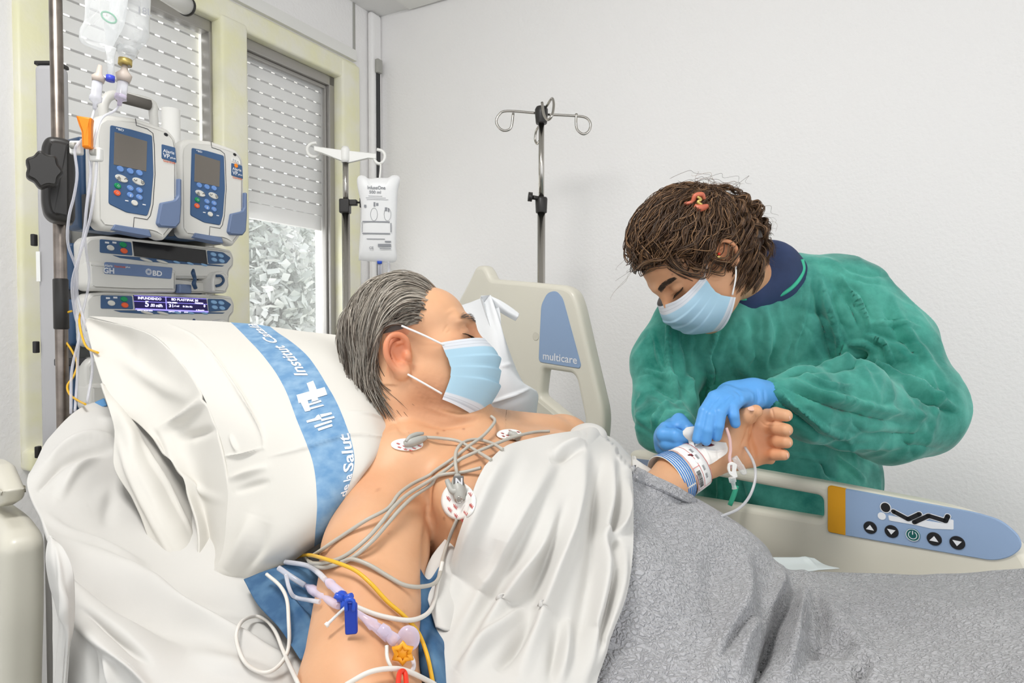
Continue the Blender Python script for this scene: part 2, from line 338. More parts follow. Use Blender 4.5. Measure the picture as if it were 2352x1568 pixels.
for pl in ([(1236, 260, Zs), (1165, 255, Zs), (1146, 264, Zs), (1140, 280, Zs), (1148, 295, Zs), (1161, 300, Zs), (1174, 292, Zs), (1179, 260, Zs)],
           [(1256, 263, Zs), (1318, 266, Zs), (1345, 270, Zs), (1356, 283, Zs), (1353, 300, Zs), (1340, 308, Zs), (1326, 298, Zs), (1323, 280, Zs), (1324, 261, Zs)],
           [(1247, 256, Zs), (1258, 240, Zs-.06), (1268, 226, Zs-.1), (1272, 240, Zs-.13), (1268, 265, Zs-.15), (1258, 275, Zs-.14), (1249, 262, Zs-.13), (1245, 235, Zs-.12)],
           [(1245, 262, Zs), (1240, 285, Zs+.08), (1232, 300, Zs+.12), (1229, 320, Zs+.13), (1234, 330, Zs+.12), (1240, 322, Zs+.1)]):
    mk('hook', tube(hookpts(pl), .0042, 8, 6), M['chrome'], t)
bs = MB()
for k in range(5): a = k*2*math.pi/5; bs.add(tube([(0, 0, .075), (.28*math.cos(a), .28*math.sin(a), .06)], .014, 8, 1)); bs.add(cyl((.28*math.cos(a), .28*math.sin(a)-.012, .03), (.28*math.cos(a), .28*math.sin(a)+.012, .03), .03))
mk('wheeled_base', bs.vf(), M['black'], t)
Z2 = 2.05; b2 = P(796, 745, Z2)
t = thing('drip_stand', 'slim chrome drip pole with grey plastic T arm beside the right window', 'drip stand', (b2[0], b2[1], 0))
def L2(px, py, dZ=0): return P(px, py, Z2+dZ)-np.array([b2[0], b2[1], 0])
mk('pole', cyl((0, 0, .05), (0, 0, float(L2(795, 480)[2])), .0125), M['chrome'], t); mk('inner_pole', cyl((0, 0, float(L2(795, 480)[2])), (0, 0, float(L2(797, 372)[2])), .009), M['chrome'], t)
a = MB(); z0 = float(L2(797, 360)[2])
a.add(lathe((0, 0, z0-.022), (0, 0, z0+.028), [(0, .012), (.2, .014), (.8, .014), (1, .009)]))
fx = Frame((0, 0, 0), (1, .15))
for s, pts in ((1, [(0, .010), (.075, .006), (.094, .004), (.094, -.012), (.07, -.012), (0, -.030)]), (-1, [(0, .010), (-.075, .018), (-.094, .020), (-.094, .006), (-.07, -.002), (0, -.026)])):
    v, f = plate([(x, z0+.005+z) for x, z in pts], -.006, .006, .002, 2, True); a.add(([fx.w(*q) for q in v], f))
mk('cross_arm', a.vf(), M['white'], t)
mk('hook', tube([L2(737, 343), (L2(733, 356)), L2(721, 360), L2(709, 354), L2(706, 341), L2(713, 331), L2(727, 328)], .005, 8, 6), M['white'], t)
mk('hook', tube([L2(858, 354), L2(862, 370), L2(872, 376), L2(882, 368), L2(884, 356), L2(878, 347), L2(866, 343)], .005, 8, 6), M['white'], t)
c = float(L2(797, 475)[2])
k = MB(); k.add(rbox(-.018, .014, -.016, .016, c-.022, c+.022, .004)); k.add(rbox(.01, .036, -.01, .01, c+.002, c+.020, .003)); mk('collar', k.vf(), M['black'], t)
k = MB(); k.add(cyl((.034, 0, c+.012), (.044, 0, c+.012), .003)); k.add(rbox(.044, .052, -.006, .006, c-.004, c+.026, .002)); mk('knob', k.vf(), M['black'], t)
bs = MB()
for k in range(5): aa = k*2*math.pi/5+.3; bs.add(tube([(0, 0, .06), (.22*math.cos(aa), .22*math.sin(aa), .05)], .013, 8, 1)); bs.add(cyl((.22*math.cos(aa), .22*math.sin(aa)-.012, .026), (.22*math.cos(aa), .22*math.sin(aa)+.012, .026), .026))
mk('wheeled_base', bs.vf(), M['black'], t)
# pressure infuser bag hanging from the T arm
bf = Frame(P(868, 745, 2.0)*[1, 1, 0], (1, .1))
t = fthing('infusion_bag', 'white printed pressure infuser bag hanging from the T arm of the window-side drip pole', 'infusion bag', bf)
ol = bf.pts([(820, 412), (826, 403), (838, 404), (848, 410), (868, 408), (890, 408), (902, 402), (915, 404), (919, 414), (914, 440), (912, 480), (910, 560), (909, 600), (870, 601), (830, 598), (824, 590), (828, 520), (829, 470), (822, 435)])
so2 = cr(np.array(ol), 4, True); cen = so2.mean(0); v = []; NR = 9
for s in (-1, 1):
    for i in range(NR): k = i/(NR-1); v += [(cen[0]+(q[0]-cen[0])*(1-k**1.6), s*.018*math.sqrt(max(0, 1-(1-k**1.6)**4)), cen[1]+(q[1]-cen[1])*(1-k**1.6)) for q in so2]
n = len(so2); f = [[h*NR*n+i*n+j, h*NR*n+i*n+(j+1) % n, h*NR*n+(i+1)*n+(j+1) % n, h*NR*n+(i+1)*n+j] for h in (0, 1) for i in range(NR-1) for j in range(n)]
mk('bladder', (v, f), M['infus'], t)
mk('hanging_strap', tube([(*bf.at(872, 410),), ] and [(bf.at(872, 410)[0], 0, bf.at(872, 410)[1]), (bf.at(874, 390)[0], 0, bf.at(874, 390)[1]), (bf.at(873, 372)[0], .02, bf.at(873, 372)[1])], .003, 8, 4), M['white'], t)
pr = MB()
def bt(s, px, py, hpx, wpx=None): x, z = bf.at(px, py, -.02); pr.add(text(s, x, z, hpx*2/1500, -.0195, None if wpx is None else wpx*2/1500))
bt('InfuseOne', 844, 434, 8, 40); bt('500 ml', 848, 444, 7, 26)
for yy, a_, b_ in ((450, 846, 878), (454, 840, 886), (458, 842, 892)):
    x, z = bf.at(a_, yy, -.02); x2, _ = bf.at(b_, yy, -.02); pr.add(box(x, x2, -.0197, -.0193, z, z+.0009))
for (a_, b_, c_, d_) in ((832, 508, 895, 510), (832, 535, 896, 537), (897, 512, 899, 533), (831, 510, 832, 533), (858, 464, 862, 474), (864, 466, 869, 472), (836, 470, 841, 476), (884, 476, 889, 484), (891, 478, 894, 486), (842, 548, 884, 549), (884, 553, 898, 556), (868, 560, 898, 566), (872, 570, 898, 571.5)):
    x, z = bf.at(a_, d_, -.02); x2, z2 = bf.at(c_, b_, -.02); pr.add(box(x, x2, -.0197, -.0193, z, z2))
bt('CE', 848, 572, 6)
for cx_ in (859, 890):
    q = [bf.at(cx_+8*math.cos(k*.524), 492+15*math.sin(k*.524), -.02) for k in range(13)]; pr.add(tube([(x, -.0195, z) for x, z in q], .0005, 4, 0))
mk('printing', pr.vf(), M['prtg'], t, smooth=False)
mk('port', cyl((bf.at(872, 600)[0], 0, bf.at(872, 600)[1]), (bf.at(872, 600)[0], 0, bf.at(872, 632)[1]), .006), M['clear'], t); mk('port_cap', cyl((bf.at(872, 606)[0], -.003, bf.at(872, 606)[1]), (bf.at(872, 600)[0], -.003, bf.at(872, 600)[1]), .0075), M['bluep'], t)
mk('drip_line', tube([(bf.at(892, 600)[0], 0, bf.at(892, 600)[1]), (bf.at(893, 620)[0], .01, bf.at(893, 620)[1]), (bf.at(890, 650)[0], .0, bf.at(890, 650)[1]), (bf.at(893, 720)[0], .03, bf.at(893, 720)[1])], .004, 8, 4), M['clear'], t)
# ================================================================ INFUSION RACK
colp = P(127, 745, 1.34)
t = thing('equipment_column', 'tall grey equipment column with a black top ring left of the pumps', 'equipment column', (colp[0], colp[1], 0))
zt = zz(152, 1.34)
mk('column', rbox(-.025, .027, -.016, .02, .0, zt-.005, .012, 5), M['column'], t); mk('top_ring', rbox(-.0245, .0265, -.0165, .0205, zt-.007, zt, .006, 3), M['black'], t)
for yy in (548, 798, 1045): z = zz(yy, 1.3); mk('clip', rbox(-.034, -.026, -.02, -.008, z-.012, z+.012, .002), M['black'], t)
z = zz(610, 1.3); mk('label_sticker', box(-.022, -.014, -.0208, -.0201, z-.03, z+.03), M['stick'], t, smooth=False)
pp = P(141, 745, 1.12)
t = thing('equipment_pole', 'upright worn steel pole with black grip sleeve carrying the pumps', 'pole', (pp[0], pp[1], 0))
mk('pole', cyl((0, 0, .02), (0, 0, CZ-.002), .0098, 24), M['chromed'], t)
mk('grip_sleeve', lathe((0, 0, zz(756, 1.12)), (0, 0, zz(640, 1.12)), [(0, .010), (.02, .0115), (.98, .0115), (1, .010)]), M['black'], t)
mk('foot_plate', cyl((0, 0, 0), (0, 0, .025), .12), M['black'], t)
G = Frame((-.737, 1.15, 1.50), (.48, .876)); H = Frame((-.854, 1.30, 1.40), (.48, .876))
# mounting clamp
cf = Frame(P(98, 745, 1.055)*[1, 1, 0]+[0, 0, 1.5], (.80, .6))
t = fthing('pole_clamp', 'black pole clamp with large round knob left of the pumps', 'clamp', cf)
ol = rnd(cf.pts([(95, 330), (108, 309), (140, 312), (170, 322), (174, 340), (174, 500), (168, 512), (118, 505), (102, 490), (95, 460)]), .01)
mk('housing', plate(ol, -.0, .055, .012, 4, True), M['black'], t)
x, z = cf.at(122, 398, -.03)
mk('shaft', cyl((x, 0, z), (x-.01, -.04, z), .008), M['chrome'], t)
kn = [(x-.012+.027*(1+.08*math.cos(7*a))*math.cos(a)*.85, z+.027*(1+.08*math.cos(7*a))*math.sin(a)) for a in np.linspace(0, 2*math.pi, 56)[:-1]]
mk('knob', plate(kn, -.055, -.03, .004, 3, True), M['black'], t)
# --- volumetric pump
def ellipse(c, rx, rz, n=20, rot=-.2): return [(c[0]+rx*math.cos(a)*math.cos(rot)-rz*math.sin(a)*math.sin(rot), c[1]+rx*math.cos(a)*math.sin(rot)+rz*math.sin(a)*math.cos(rot)) for a in np.linspace(0, 2*math.pi, n+1)[:-1]]
def volumetric(lbl):
    t = fthing('infusion_pump', lbl, 'infusion pump', G, 'volumetric infusion pumps with grey screens')
    g = lambda L: [(a, b) for a, b in G.pts(L)]
    body = rnd(g([(215, 300), (220, 275), (240, 262), (312, 270), (345, 281), (388, 296), (406, 318), (411, 345), (411, 470), (406, 520), (385, 545), (378, 552), (352, 540), (235, 527), (218, 505)]), .006, 4)
    b = mk('shell', plate(body, 0, .034, .010, 5, True), M['pump'], t)
    kp = rnd(g([(253, 287), (300, 297), (349, 311), (352, 400), (346, 470), (338, 496), (290, 488), (249, 468), (250, 390)]), .004, 4)
    k = mk('keypad', plate(kp, -.0012, .004, .001, 2), M['blue'], t)
    mk('screen', plate(g([(262, 303), (337, 325), (335, 394), (260, 378)]), -.0018, .002, .0005, 2), M['screen'], k, smooth=False)
    for q in ((275, 388), (298, 393), (319, 397)): mk('key', plate(ellipse(G.at(*q), .0062, .0054), -.003, 0, .001, 2), M['key'], k)
    for q in ((278, 410), (317, 417)): mk('arrow_key', plate(ellipse(G.at(*q), .0118, .0064), -.003, 0, .001, 2), M['keyw'], k)
    for q, mm in (((269, 427), 'keyg'), ((268, 443), 'keyo'), ((298, 432), 'key'), ((319, 437), 'key'), ((298, 448), 'key'), ((319, 453), 'key'), ((308, 466), 'keyw')): mk('key', plate(ellipse(G.at(*q), .0062, .0052), -.003, 0, .001, 2), M[mm], k)
    pm = MB(); dk = MB(); orr = MB()
    def tx(bk, s, px, py, h, w): x, z = G.at(px, py); bk.add(text(s, x, z, h, -.0034, w, .02, -.0))
    tx(pm, '*BD', 264, 298, .0042, .014); tx(pm, '?', 296, 452, .0048, .003)
    for (cx_, cy_, d, n) in ((271, 410, 1, 2), (287, 413, 1, 1), (309, 416, -1, 1), (325, 419, -1, 2)):
        for j in range(n): x, z = G.at(cx_, cy_+j*4-2); dk.add(tube([(x-.003, -.0035, z-.0015*d), (x, -.0035, z+.0015*d), (x+.003, -.0035, z-.0015*d)], .0005, 4, 0))
    for (cx_, cy_) in ((270, 427), (268, 443), (298, 432), (319, 437), (319, 453)): x, z = G.at(cx_, cy_); pm.add(tube([(x-.002, -.0033, z), (x, -.0033, z+.002), (x+.002, -.0033, z), (x, -.0033, z-.002), (x-.002, -.0033, z)], .0003, 4, 0))
    for cx_, cy_ in ((290, 461), (330, 470)): x, z = G.at(cx_, cy_); pm.add(box(x-.003, x+.003, -.0018, -.0013, z-.001, z+.001))
    mk('lettering', pm.vf(), M['prt'], k, smooth=False); mk('arrows', dk.vf(), M['ink'], k)
    lb = mk('badge', plate(rnd(g([(371, 331), (402, 339), (405, 374), (371, 364)]), .002, 3), -.0012, .003, .0006, 2), M['blue'], t)
    pm = MB(); tx(pm, 'Alaris', 373, 349, .0062, .0235); tx(pm, 'VP', 373, 361, .0085, .014); tx(pm, 'plus', 390, 365, .005, .011); mk('lettering', ([(a, -.0016, c) for a, _, c in pm.v], pm.f), M['prt'], lb, smooth=False)
    pm = MB(); tx(pm, 'Guardrails', 374, 371, .0042, .025); mk('lettering', ([(a, -.0016, c) for a, _, c in pm.v], pm.f), M['prto'], lb, smooth=False)
    mk('door_seam', tube([(x, -.0002, z) for x, z in g([(311, 272), (313, 288), (338, 296), (351, 306), (354, 330), (356, 400), (351, 470), (345, 495), (338, 504), (308, 499), (306, 522), (300, 526)])], .0007, 5, 0), M['seam'], t)
    mk('door_latch', plate(rnd(g([(406, 410), (413, 412), (413, 470), (410, 512), (400, 524), (364, 522), (357, 514), (366, 466), (398, 460), (405, 450)]), .003, 4), -.007, .03, .003, 3), M['slate'], t)
    mk('base_strip', plate(rnd(g([(262, 515), (342, 528), (347, 545), (256, 528)]), .002, 3), -.003, .03, .002, 2), M['slate'], t)
    x, z = G.at(381, 309); mk('sensor', plate(ellipse((x, z), .0042, .003), -.0008, .002, .0003, 2), M['ink'], t)
    hd = G.pts([(238, 275), (238, 240), (250, 222), (272, 219)], .05); h2 = G.pts([(272, 219), (345, 236), (352, 262), (355, 300)], .05)
    h = mk('carrying_handle', tube([(x, .05, z) for x, z in hd+h2[1:]], .0085, 10, 5), M['pump'], t)
    q = G.pts([(272, 221), (342, 240)], .05); mk('grip', tube([(x, .05, z) for x, z in q], .011, 10, 1), mat('grey_rubber', '#6d6862', .6), h)
    mk('rear_module', rbox(-.001, .08, .034, .085, .02, .185, .008), M['navyp'], t)
    mk('side_window', box(.0, .0015, .012, .03, .02, .08), M['seam'], t, smooth=False)
    return t
p1 = volumetric('nearer infusion pump with carrying handle, left one of the upper pair')
p2 = copytree(p1); p2['label'] = 'farther infusion pump of the upper pair, with a small orange dot sticker'
q = P(410, 745, 1.345); p2.location = (q[0]+.0, q[1], 1.512); MW[p2.name] = Matrix.Translation(p2.location) @ Matrix.Rotation(G.rz, 4, 'Z')
x, z = G.at(384, 334); mk('dot_sticker', plate(ellipse((x, z-.004), .0048, .0045), -.002, .002, .0004, 2), M['orange'], p2); mk('paper_sticker', plate(rnd([(x-.01, z+.004), (x+.012, z+.001), (x+.012, z+.009), (x-.01, z+.012)], .001, 2), -.0012, .002, .0003, 1), M['stick'], p2)
pm = text('REA', x-.008, z+.005, .005, -.0014, .016, .0, -.15); mk('lettering', pm, M['prtg'], p2, smooth=False)
for ch in list(p2.children):
    if ch.name.startswith('carrying'):
        for c2 in list(ch.children): bpy.data.objects.remove(c2)
        bpy.data.objects.remove(ch)
tag(mk('pump_stand', rbox(.05, .33, .0, .085, .143, .152, .003), M['black'], None), 'black shelf plate under the two upright infusion pumps', 'shelf')
o = bpy.data.objects['pump_stand']; o.location = H.o; o.rotation_euler = (0, 0, H.rz)
# --- syringe pumps
def syringe(lbl, lit):
    t = fthing('syringe_pump', lbl, 'syringe pump', H, 'horizontal syringe pumps in the rack')
    g = lambda L: H.pts(L)
    up = rnd(g([(192, 556), (205, 543), (240, 541), (500, 568), (532, 574), (539, 592), (538, 612), (528, 622), (528, 640), (300, 640), (196, 640)]), .006, 4)
    lo = rnd(g([(194, 600), (400, 620), (400, 672), (300, 672), (205, 668), (194, 655)]), .008, 4)
    mk('shell', plate(up, 0, .042, .007, 4, True), M['pump'], t); mk('lower_housing', plate(lo, -.012, .04, .009, 4, True), M['pump'], t)
    mk('syringe_rest', plate(rnd(g([(396, 634), (530, 652), (530, 672), (396, 674)]), .006, 4), .012, .04, .005, 3), M['pump'], t)
    k = mk('keypad', plate(rnd(g([(229, 549), (301, 556), (304, 587), (229, 580)]), .003, 3), -.001, .003, .0005, 2), M['blue'], t)
    for q, mm, r in (((253, 569), 'keyw', .0075), ((282, 562), 'keyg', .0075), ((284, 576), 'keyo', .0075)): mk('key', plate(ellipse(H.at(*q), r, r*.75), -.003, 0, .001, 2), M[mm], k)
    pm = MB()
    for cx_, cy_ in ((245, 557), (262, 557)): x, z = H.at(cx_, cy_); pm.add(box(x-.004, x+.004, -.0016, -.001, z-.0018, z+.0018))
    mk('symbols', pm.vf(), M['prt'], k, smooth=False)
    k = mk('keypad', plate(rnd(g([(475, 575), (512, 579), (530, 592), (520, 605), (478, 606)]), .004, 3), -.001, .003, .0005, 2), M['blue'], t)
    for q in ((489, 584), (506, 587), (491, 596), (508, 599)): mk('key', plate(ellipse(H.at(*q), .0082, .0048), -.003, 0, .001, 2), M['keyl'], k)
    mk('key_strip', plate(rnd(g([(258, 586), (340, 592), (515, 610), (510, 612), (340, 601), (275, 592)]), .001, 2), -.001, .003, .0005, 2), M['blue'], t)
    for q in ((335, 597), (372, 601)): mk('arrow_key', plate(ellipse(H.at(*q), .014, .003), -.003, 0, .001, 2), M['keyw'], t)
    for q in ((405, 602), (436, 605), (468, 608)): mk('key', plate(ellipse(H.at(*q), .0085, .0026), -.003, 0, .001, 2), M['keyl'], t)
    d = mk('display', plate(g([(304, 554), (472, 574), (476, 607), (308, 588)]), -.0015, .003, .0005, 2), M['disp'] if lit else M['dark'], t, smooth=False)
    if lit:
        pm = MB(); bb = MB()
        def T_(s, px, py, h, w): x, z = H.at(px, py); pm.add(text(s, x, z, h, -.0022, w, .02, -.015))
        T_('INFUNDIENDO', 314, 564.5, .0056, .052); T_('5', 330, 583, .0125, .0085); T_('.00 ml/h', 342, 584, .0068, .028); T_('BD PLASTIPAK 50', 391, 573, .0052, .066)
        T_('VOLUMEN', 381, 578.5, .0034, .024); T_('31', 385, 588, .0068, .010); T_('.4 ml', 396, 588, .0042, .013); T_('8h 20m 02s', 417, 590.5, .0038, .024); T_('PRESION', 445, 584.5, .0034, .021); T_('0', 465, 594, .0062, .0044); T_('A 50mmHg', 447, 601, .0034, .022)
        for px, w in ((312, .034), (384, .03), (420, .014)): T_('OPCIONES', px, 591+(px-312)*.115, .0024, w)
        mk('lettering', pm.vf(), M['dispt'], d, smooth=False)
        for L in ([(306, 556), (372, 564), (372, 567.5), (306, 559)], ): pass
        for L in ([(304.5, 568), (474, 587.5), (474, 588.4), (304.5, 569)], [(377, 563), (379, 563.2), (381, 596), (379, 596)], [(308, 584.8), (476, 603.4), (476, 607), (308, 588)], [(305, 555), (472, 575), (472, 576), (305, 556)]):
            bb.add(plate(g(L), -.0019, -.0012, .0001, 1))
        bb.v = [(a, b, c) for a, b, c in bb.v]; mk('display_bars', bb.vf(), M['displ'], d, smooth=False)
    else:
        lb = mk('badge', plate(rnd(g([(234, 602), (388, 615), (385, 641), (231, 629)]), .003, 3), -.0135, -.009, .0005, 2), mat('badge_blue', '#6a80a8', .4), t)
        pm = MB(); po = MB(); 
        x, z = H.at(237, 627, -.013); pm.add(text('GH', x, z, .0115, -.014, .0215, .03))
        x, z = H.at(350, 633, -.013); pm.add(text('BD', x, z, .0115, -.014, .0215, .03))
        x, z = H.at(240, 612, -.013); pm.add(text('Alaris', x, z, .005, -.014, .0155)); x, z = H.at(288, 616, -.013); pm.add(text('plus', x, z, .005, -.014, .0095))
        x, z = H.at(341, 624, -.013)
        for a in np.linspace(0, 2*math.pi, 17)[:-1]: pm.add(plate([(x+.007*math.cos(a-.14), z+.007*math.sin(a-.14)), (x+.007*math.cos(a+.14), z+.007*math.sin(a+.14)), (x+.002*math.cos(a), z+.002*math.sin(a))], -.014, -.0135, .0001, 1))
        mk('lettering', pm.vf(), M['prt'], lb, smooth=False)
        x, z = H.at(262, 613.5, -.013); mk('lettering', text('Guardrails', x, z, .0042, -.014, .023), M['prto'], lb, smooth=False)
    # syringe clamp and plunger holder
    x, z = H.at(428, 640)
    mk('barrel_clamp', tube([(x+.004, -.02, z+.020), (x-.001, -.026, z+.012), (x+.003, -.026, z-.001), (x-.001, -.028, z-.012), (x+.006, -.024, z-.022)], [.003, .005, .004, .005, .0045], 8, 4), M['navyp'], t)
    mk('clamp_base', rbox(x-.03, x+.0, -.02, .0, z-.034, z-.014, .003), M['slate'], t)
    x, z = H.at(492, 645)
    h = mk('plunger_holder', plate(rnd([(x-.02, z-.028), (x+.015, z-.030), (x+.026, z-.012), (x+.024, z+.014), (x+.010, z+.024), (x-.014, z+.018), (x-.022, z+.0)], .006, 4), -.022, .03, .006, 4), M['pump'], t)
    mk('plunger_claw', tube([(x-.016, -.028, z+.010), (x-.004, -.031, z+.010), (x+.002, -.031, z+.0), (x-.006, -.031, z-.010), (x-.017, -.028, z-.014)], .0032, 8, 4), M['navyp'], h)
    mk('end_cap', rbox(-.002, .3, .04, .08, .02, .115, .008), M['navyp'], t)
    return t
s1 = syringe('upper syringe pump with a switched-off black display', False)
s2 = syringe('middle syringe pump with a lit violet display reading infusion figures', True); s2.location.z -= .1135
s3 = copytree(s1); s3.location.z -= .245; s3['label'] = 'lowest syringe pump, mostly hidden behind the pillow'
t = fthing('rack_frame', 'dark metal rack rail behind the stacked syringe pumps', 'rack', H)
mk('back_rail', rbox(.02, .34, .085, .11, -.4, .3, .004), M['grey'], t); mk('bracket', rbox(-.03, .10, .02, .05, -.133, -.118, .003), M['seam'], t); mk('bracket', rbox(.03, .08, .05, .1, -.013, .007, .003), M['seam'], t)
mk('leg', rbox(.16, .2, .085, .11, -1.4, -.39, .004), M['grey'], t)
# --- hanging drip bags
bf = Frame(P(285, 745, 1.16)*[1, 1, 0]+[0, 0, 1.9], (.75, .5))
def bag(ol, lbl, th, m, fr):
    t = fthing('drip_bag', lbl, 'drip bag', fr); so2 = cr(np.array(ol), 4, True); cen = so2.mean(0); v = []; NR = 8; n = len(so2)
    for s in (-1, 1):
        for i in range(NR): k = i/(NR-1); e = 1-k**1.5; v += [(cen[0]+(q[0]-cen[0])*e, s*th*math.sqrt(max(0, 1-e**4))+.003*math.sin(60*(q[0]+q[1]))*(1-k), cen[1]+(q[1]-cen[1])*e) for q in so2]
    f = [[h*NR*n+i*n+j, h*NR*n+i*n+(j+1) % n, h*NR*n+(i+1)*n+(j+1) % n, h*NR*n+(i+1)*n+j] for h in (0, 1) for i in range(NR-1) for j in range(n)]
    mk('bag', (v, f), m, t); return t
t1 = bag(bf.pts([(262, -150), (343, -150), (344, 60), (341, 90), (325, 112), (300, 122), (270, 112), (246, 90), (240, 60), (250, 20)]), 'clear full drip bag hanging at the top left, the right one with handwriting', .028, M['clearb'], bf)
x, z = bf.at(318, 35, -.02); mk('handwriting', text('18L', x, z, .012, -.029, .02, 0), M['prtg'], t1, smooth=False)
def L3(px, py, y=0): x, z = bf.at(px, py, y); return (x, y, z)
mk('port', lathe(L3(293, 112), L3(288, 150), [(0, .018), (.4, .014), (.6, .010), (1, .009)]), M['clearb'], t1)
mk('port_ring', cyl(L3(288, 136), L3(287, 150), .011), M['brass'], t1)
mk('spike', lathe(L3(287, 148), L3(283, 188), [(0, .004), (.35, .006), (.6, .013), (.8, .012), (1, .010)]), M['tan'], t1)
mk('drip_chamber', lathe(L3(283, 186), L3(277, 228), [(0, .0085), (.9, .0085), (1, .010)]), M['clear'], t1); mk('chamber_cap', lathe(L3(277.5, 218), L3(274, 242), [(0, .0095), (.4, .0095), (.6, .004), (1, .0035)]), M['clearp'], t1)
bf2 = Frame(P(225, 745, 1.12)*[1, 1, 0]+[0, 0, 1.9], (.9, .3))
t2 = bag(bf2.pts([(198, -150), (300, -150), (290, 30), (268, 95), (245, 118), (215, 110), (185, 96), (181, 70), (196, 30)]), 'flat clear empty drip bag with a green ring hanging at the top left', .010, M['clearb'], bf2)
def L4(px, py, y=0): x, z = bf2.at(px, py, y); return (x, y, z)
mk('green_ring', tube([(L4(250+17*math.cos(a), 40+11*math.sin(a)+7*math.cos(a))) for a in np.linspace(0, 2*math.pi, 25)], .0016, 6, 0), M['greenp'], t2)
mk('spike', lathe(L4(230, 150), L4(225, 188), [(0, .003), (.5, .005), (.7, .0105), (1, .009)]), M['tan'], t2)
mk('drip_chamber', lathe(L4(224, 188), L4(217, 250), [(0, .008), (.5, .008), (.55, .0095), (.7, .0095), (.8, .0035), (1, .003)]), M['clear'], t2)
mk('outlet', lathe(L4(254, 110), L4(254, 176), [(0, .009), (.3, .006), (1, .005)]), M['clearb'], t2); mk('outlet_cap', cyl(L4(254, 174), L4(253, 187), .0068), mat('indigo_cap', '#3e4cc4', .4), t2)
hp = thing('bag_hook', 'steel hook bar holding the drip bags above the pumps', 'hook', (pp[0], pp[1], zz(-150, 1.14)))
q1 = P(225, -150, 1.12); q2 = P(300, -150, 1.16); mk('bar', tube([P(131, -150, 1.12), q1, q2], .004, 8, 4), M['chrome'], hp, world=True)
# orange clip, roller clamps and tubes
of = Frame(P(196, 745, 1.04)*[1, 1, 0]+[0, 0, 1.6], (.95, .3))
o = fthing('line_clip', 'bright orange plastic clip around the infusion lines beside the near pump', 'clip', of)
mk('clip', plate(rnd(of.pts([(177, 268), (214, 273), (212, 290), (212, 342), (191, 340), (190, 305), (184, 290)]), .002, 3), -.008, .008, .003, 3, True), M['orange'], o)
def roll(px, py, lbl):
    t = thing('roller_clamp', lbl, 'clamp', P(px, py, 1.05)); mk('body', rbox(-.009, .009, -.006, .006, -.011, .011, .003), M['white'], t); mk('wheel', cyl((-.004, -.007, .002), (.004, -.007, .002), .005), M['grey'], t)
roll(176, 340, 'white roller clamp left of the orange clip'); roll(221, 355, 'white roller clamp right of the orange clip')
def cable(name, pts, r, m, label, cat='tube', group=None, seg=8, n=8):
    p = [P(*q) for q in pts]; b = np.array(p[0]); o = mk(name, ([np.array(q)-b for q in tube(p, r, seg, n)[0]], tube(p, r, seg, n)[1]), m); o.location = b
    return tag(o, label, cat, group)
cable('infusion_line', [(274, 240, 1.16), (262, 255, 1.13), (235, 270, 1.08), (222, 300, 1.05), (214, 345, 1.05), (205, 420, 1.06), (196, 500, 1.07), (196, 560, 1.1), (205, 640, 1.14), (190, 720, 1.14), (180, 800, 1.12), (177, 870, 1.1), (172, 945, 1.05)], .0021, M['clear'], 'clear infusion line from the drip chamber looping over the near pump', group=None)
cable('infusion_line', [(217, 250, 1.12), (205, 300, 1.05), (203, 345, 1.05), (208, 400, 1.05), (200, 470, 1.05), (192, 540, 1.06), (178, 610, 1.08), (172, 690, 1.1), (186, 760, 1.1), (207, 800, 1.1), (212, 850, 1.08), (200, 925, 1.05)], .0021, M['clear'], 'clear infusion line hanging from under the orange clip')
cable('infusion_line', [(222, 372, 1.05), (219, 420, 1.05), (207, 500, 1.05), (185, 580, 1.06), (166, 650, 1.08), (172, 720, 1.1), (182, 770, 1.1), (165, 850, 1.08), (163, 950, 1.05)], .0021, M['clear'], 'clear infusion line leaving the right roller clamp')
cable('infusion_line', [(190, 320, 1.05), (178, 332, 1.04), (172, 350, 1.04), (177, 400, 1.04), (170, 450, 1.04), (158, 500, 1.04), (156, 560, 1.05), (176, 620, 1.08), (178, 680, 1.1), (200, 760, 1.1)], .0021, M['clear'], 'clear infusion line through the left roller clamp')
cable('yellow_line', [(165, 714, 1.12), (146, 722, 1.12), (137, 745, 1.12), (145, 775, 1.12), (165, 805, 1.12), (177, 835, 1.12), (170, 862, 1.11), (155, 885, 1.1), (160, 905, 1.08), (180, 920, 1.06), (196, 928, 1.02)], .0018, M['yel'], 'thin yellow line looping left of the pillow beside the grey column', 'line')
cable('yellow_line', [(186, 715, 1.12), (182, 735, 1.1), (188, 770, 1.08), (200, 798, 1.05), (225, 810, 1.02)], .0018, M['yel'], 'short thin yellow line disappearing behind the top corner of the pillow', 'line')
# ================================================================ BED
U = nrm([.69, -.72, 0]); V = np.array([-U[1], U[0], 0]); R = Frame((.559, 1.15, 0), U)
bed = fthing('hospital_bed', 'cream hospital bed with raised side rails and blue control panel', 'bed', R)
# foot-side far rail; local y runs away from the mattress
ol = [R.at(*q) for q in [(1440, 1034), (1500, 1036), (1620, 1058), (1905, 1116)]]
zt = 1.066
out = [(-.43, .62), (-.43, zt), (-.40, zt+.004), (.0, zt+.002), (.17, zt-.002), (.225, zt-.010), (.268, zt-.035), (.292, zt-.075), (.296, zt-.12), (.285, zt-.16), (.255, zt-.2), (.2, zt-.24), (.1, zt-.3), (.0, zt-.42), (-.2, zt-.45)]
slot = rnd([R.at(1600, 1087, .0), R.at(1888, 1140), R.at(1889, 1193), R.at(1560, 1139)], [.003, .012, .012, .003], 6)
slot2 = rnd([(-.415, zt-.022), (-.30, zt-.022), (-.30, zt-.08), (-.415, zt-.08)], .012, 5)
rl = mk('side_rail', cplate(rnd(out, .03, 4), [slot], 0, .038, .011), M['cream'], bed, label='long cream foot-end rail with a handle slot')
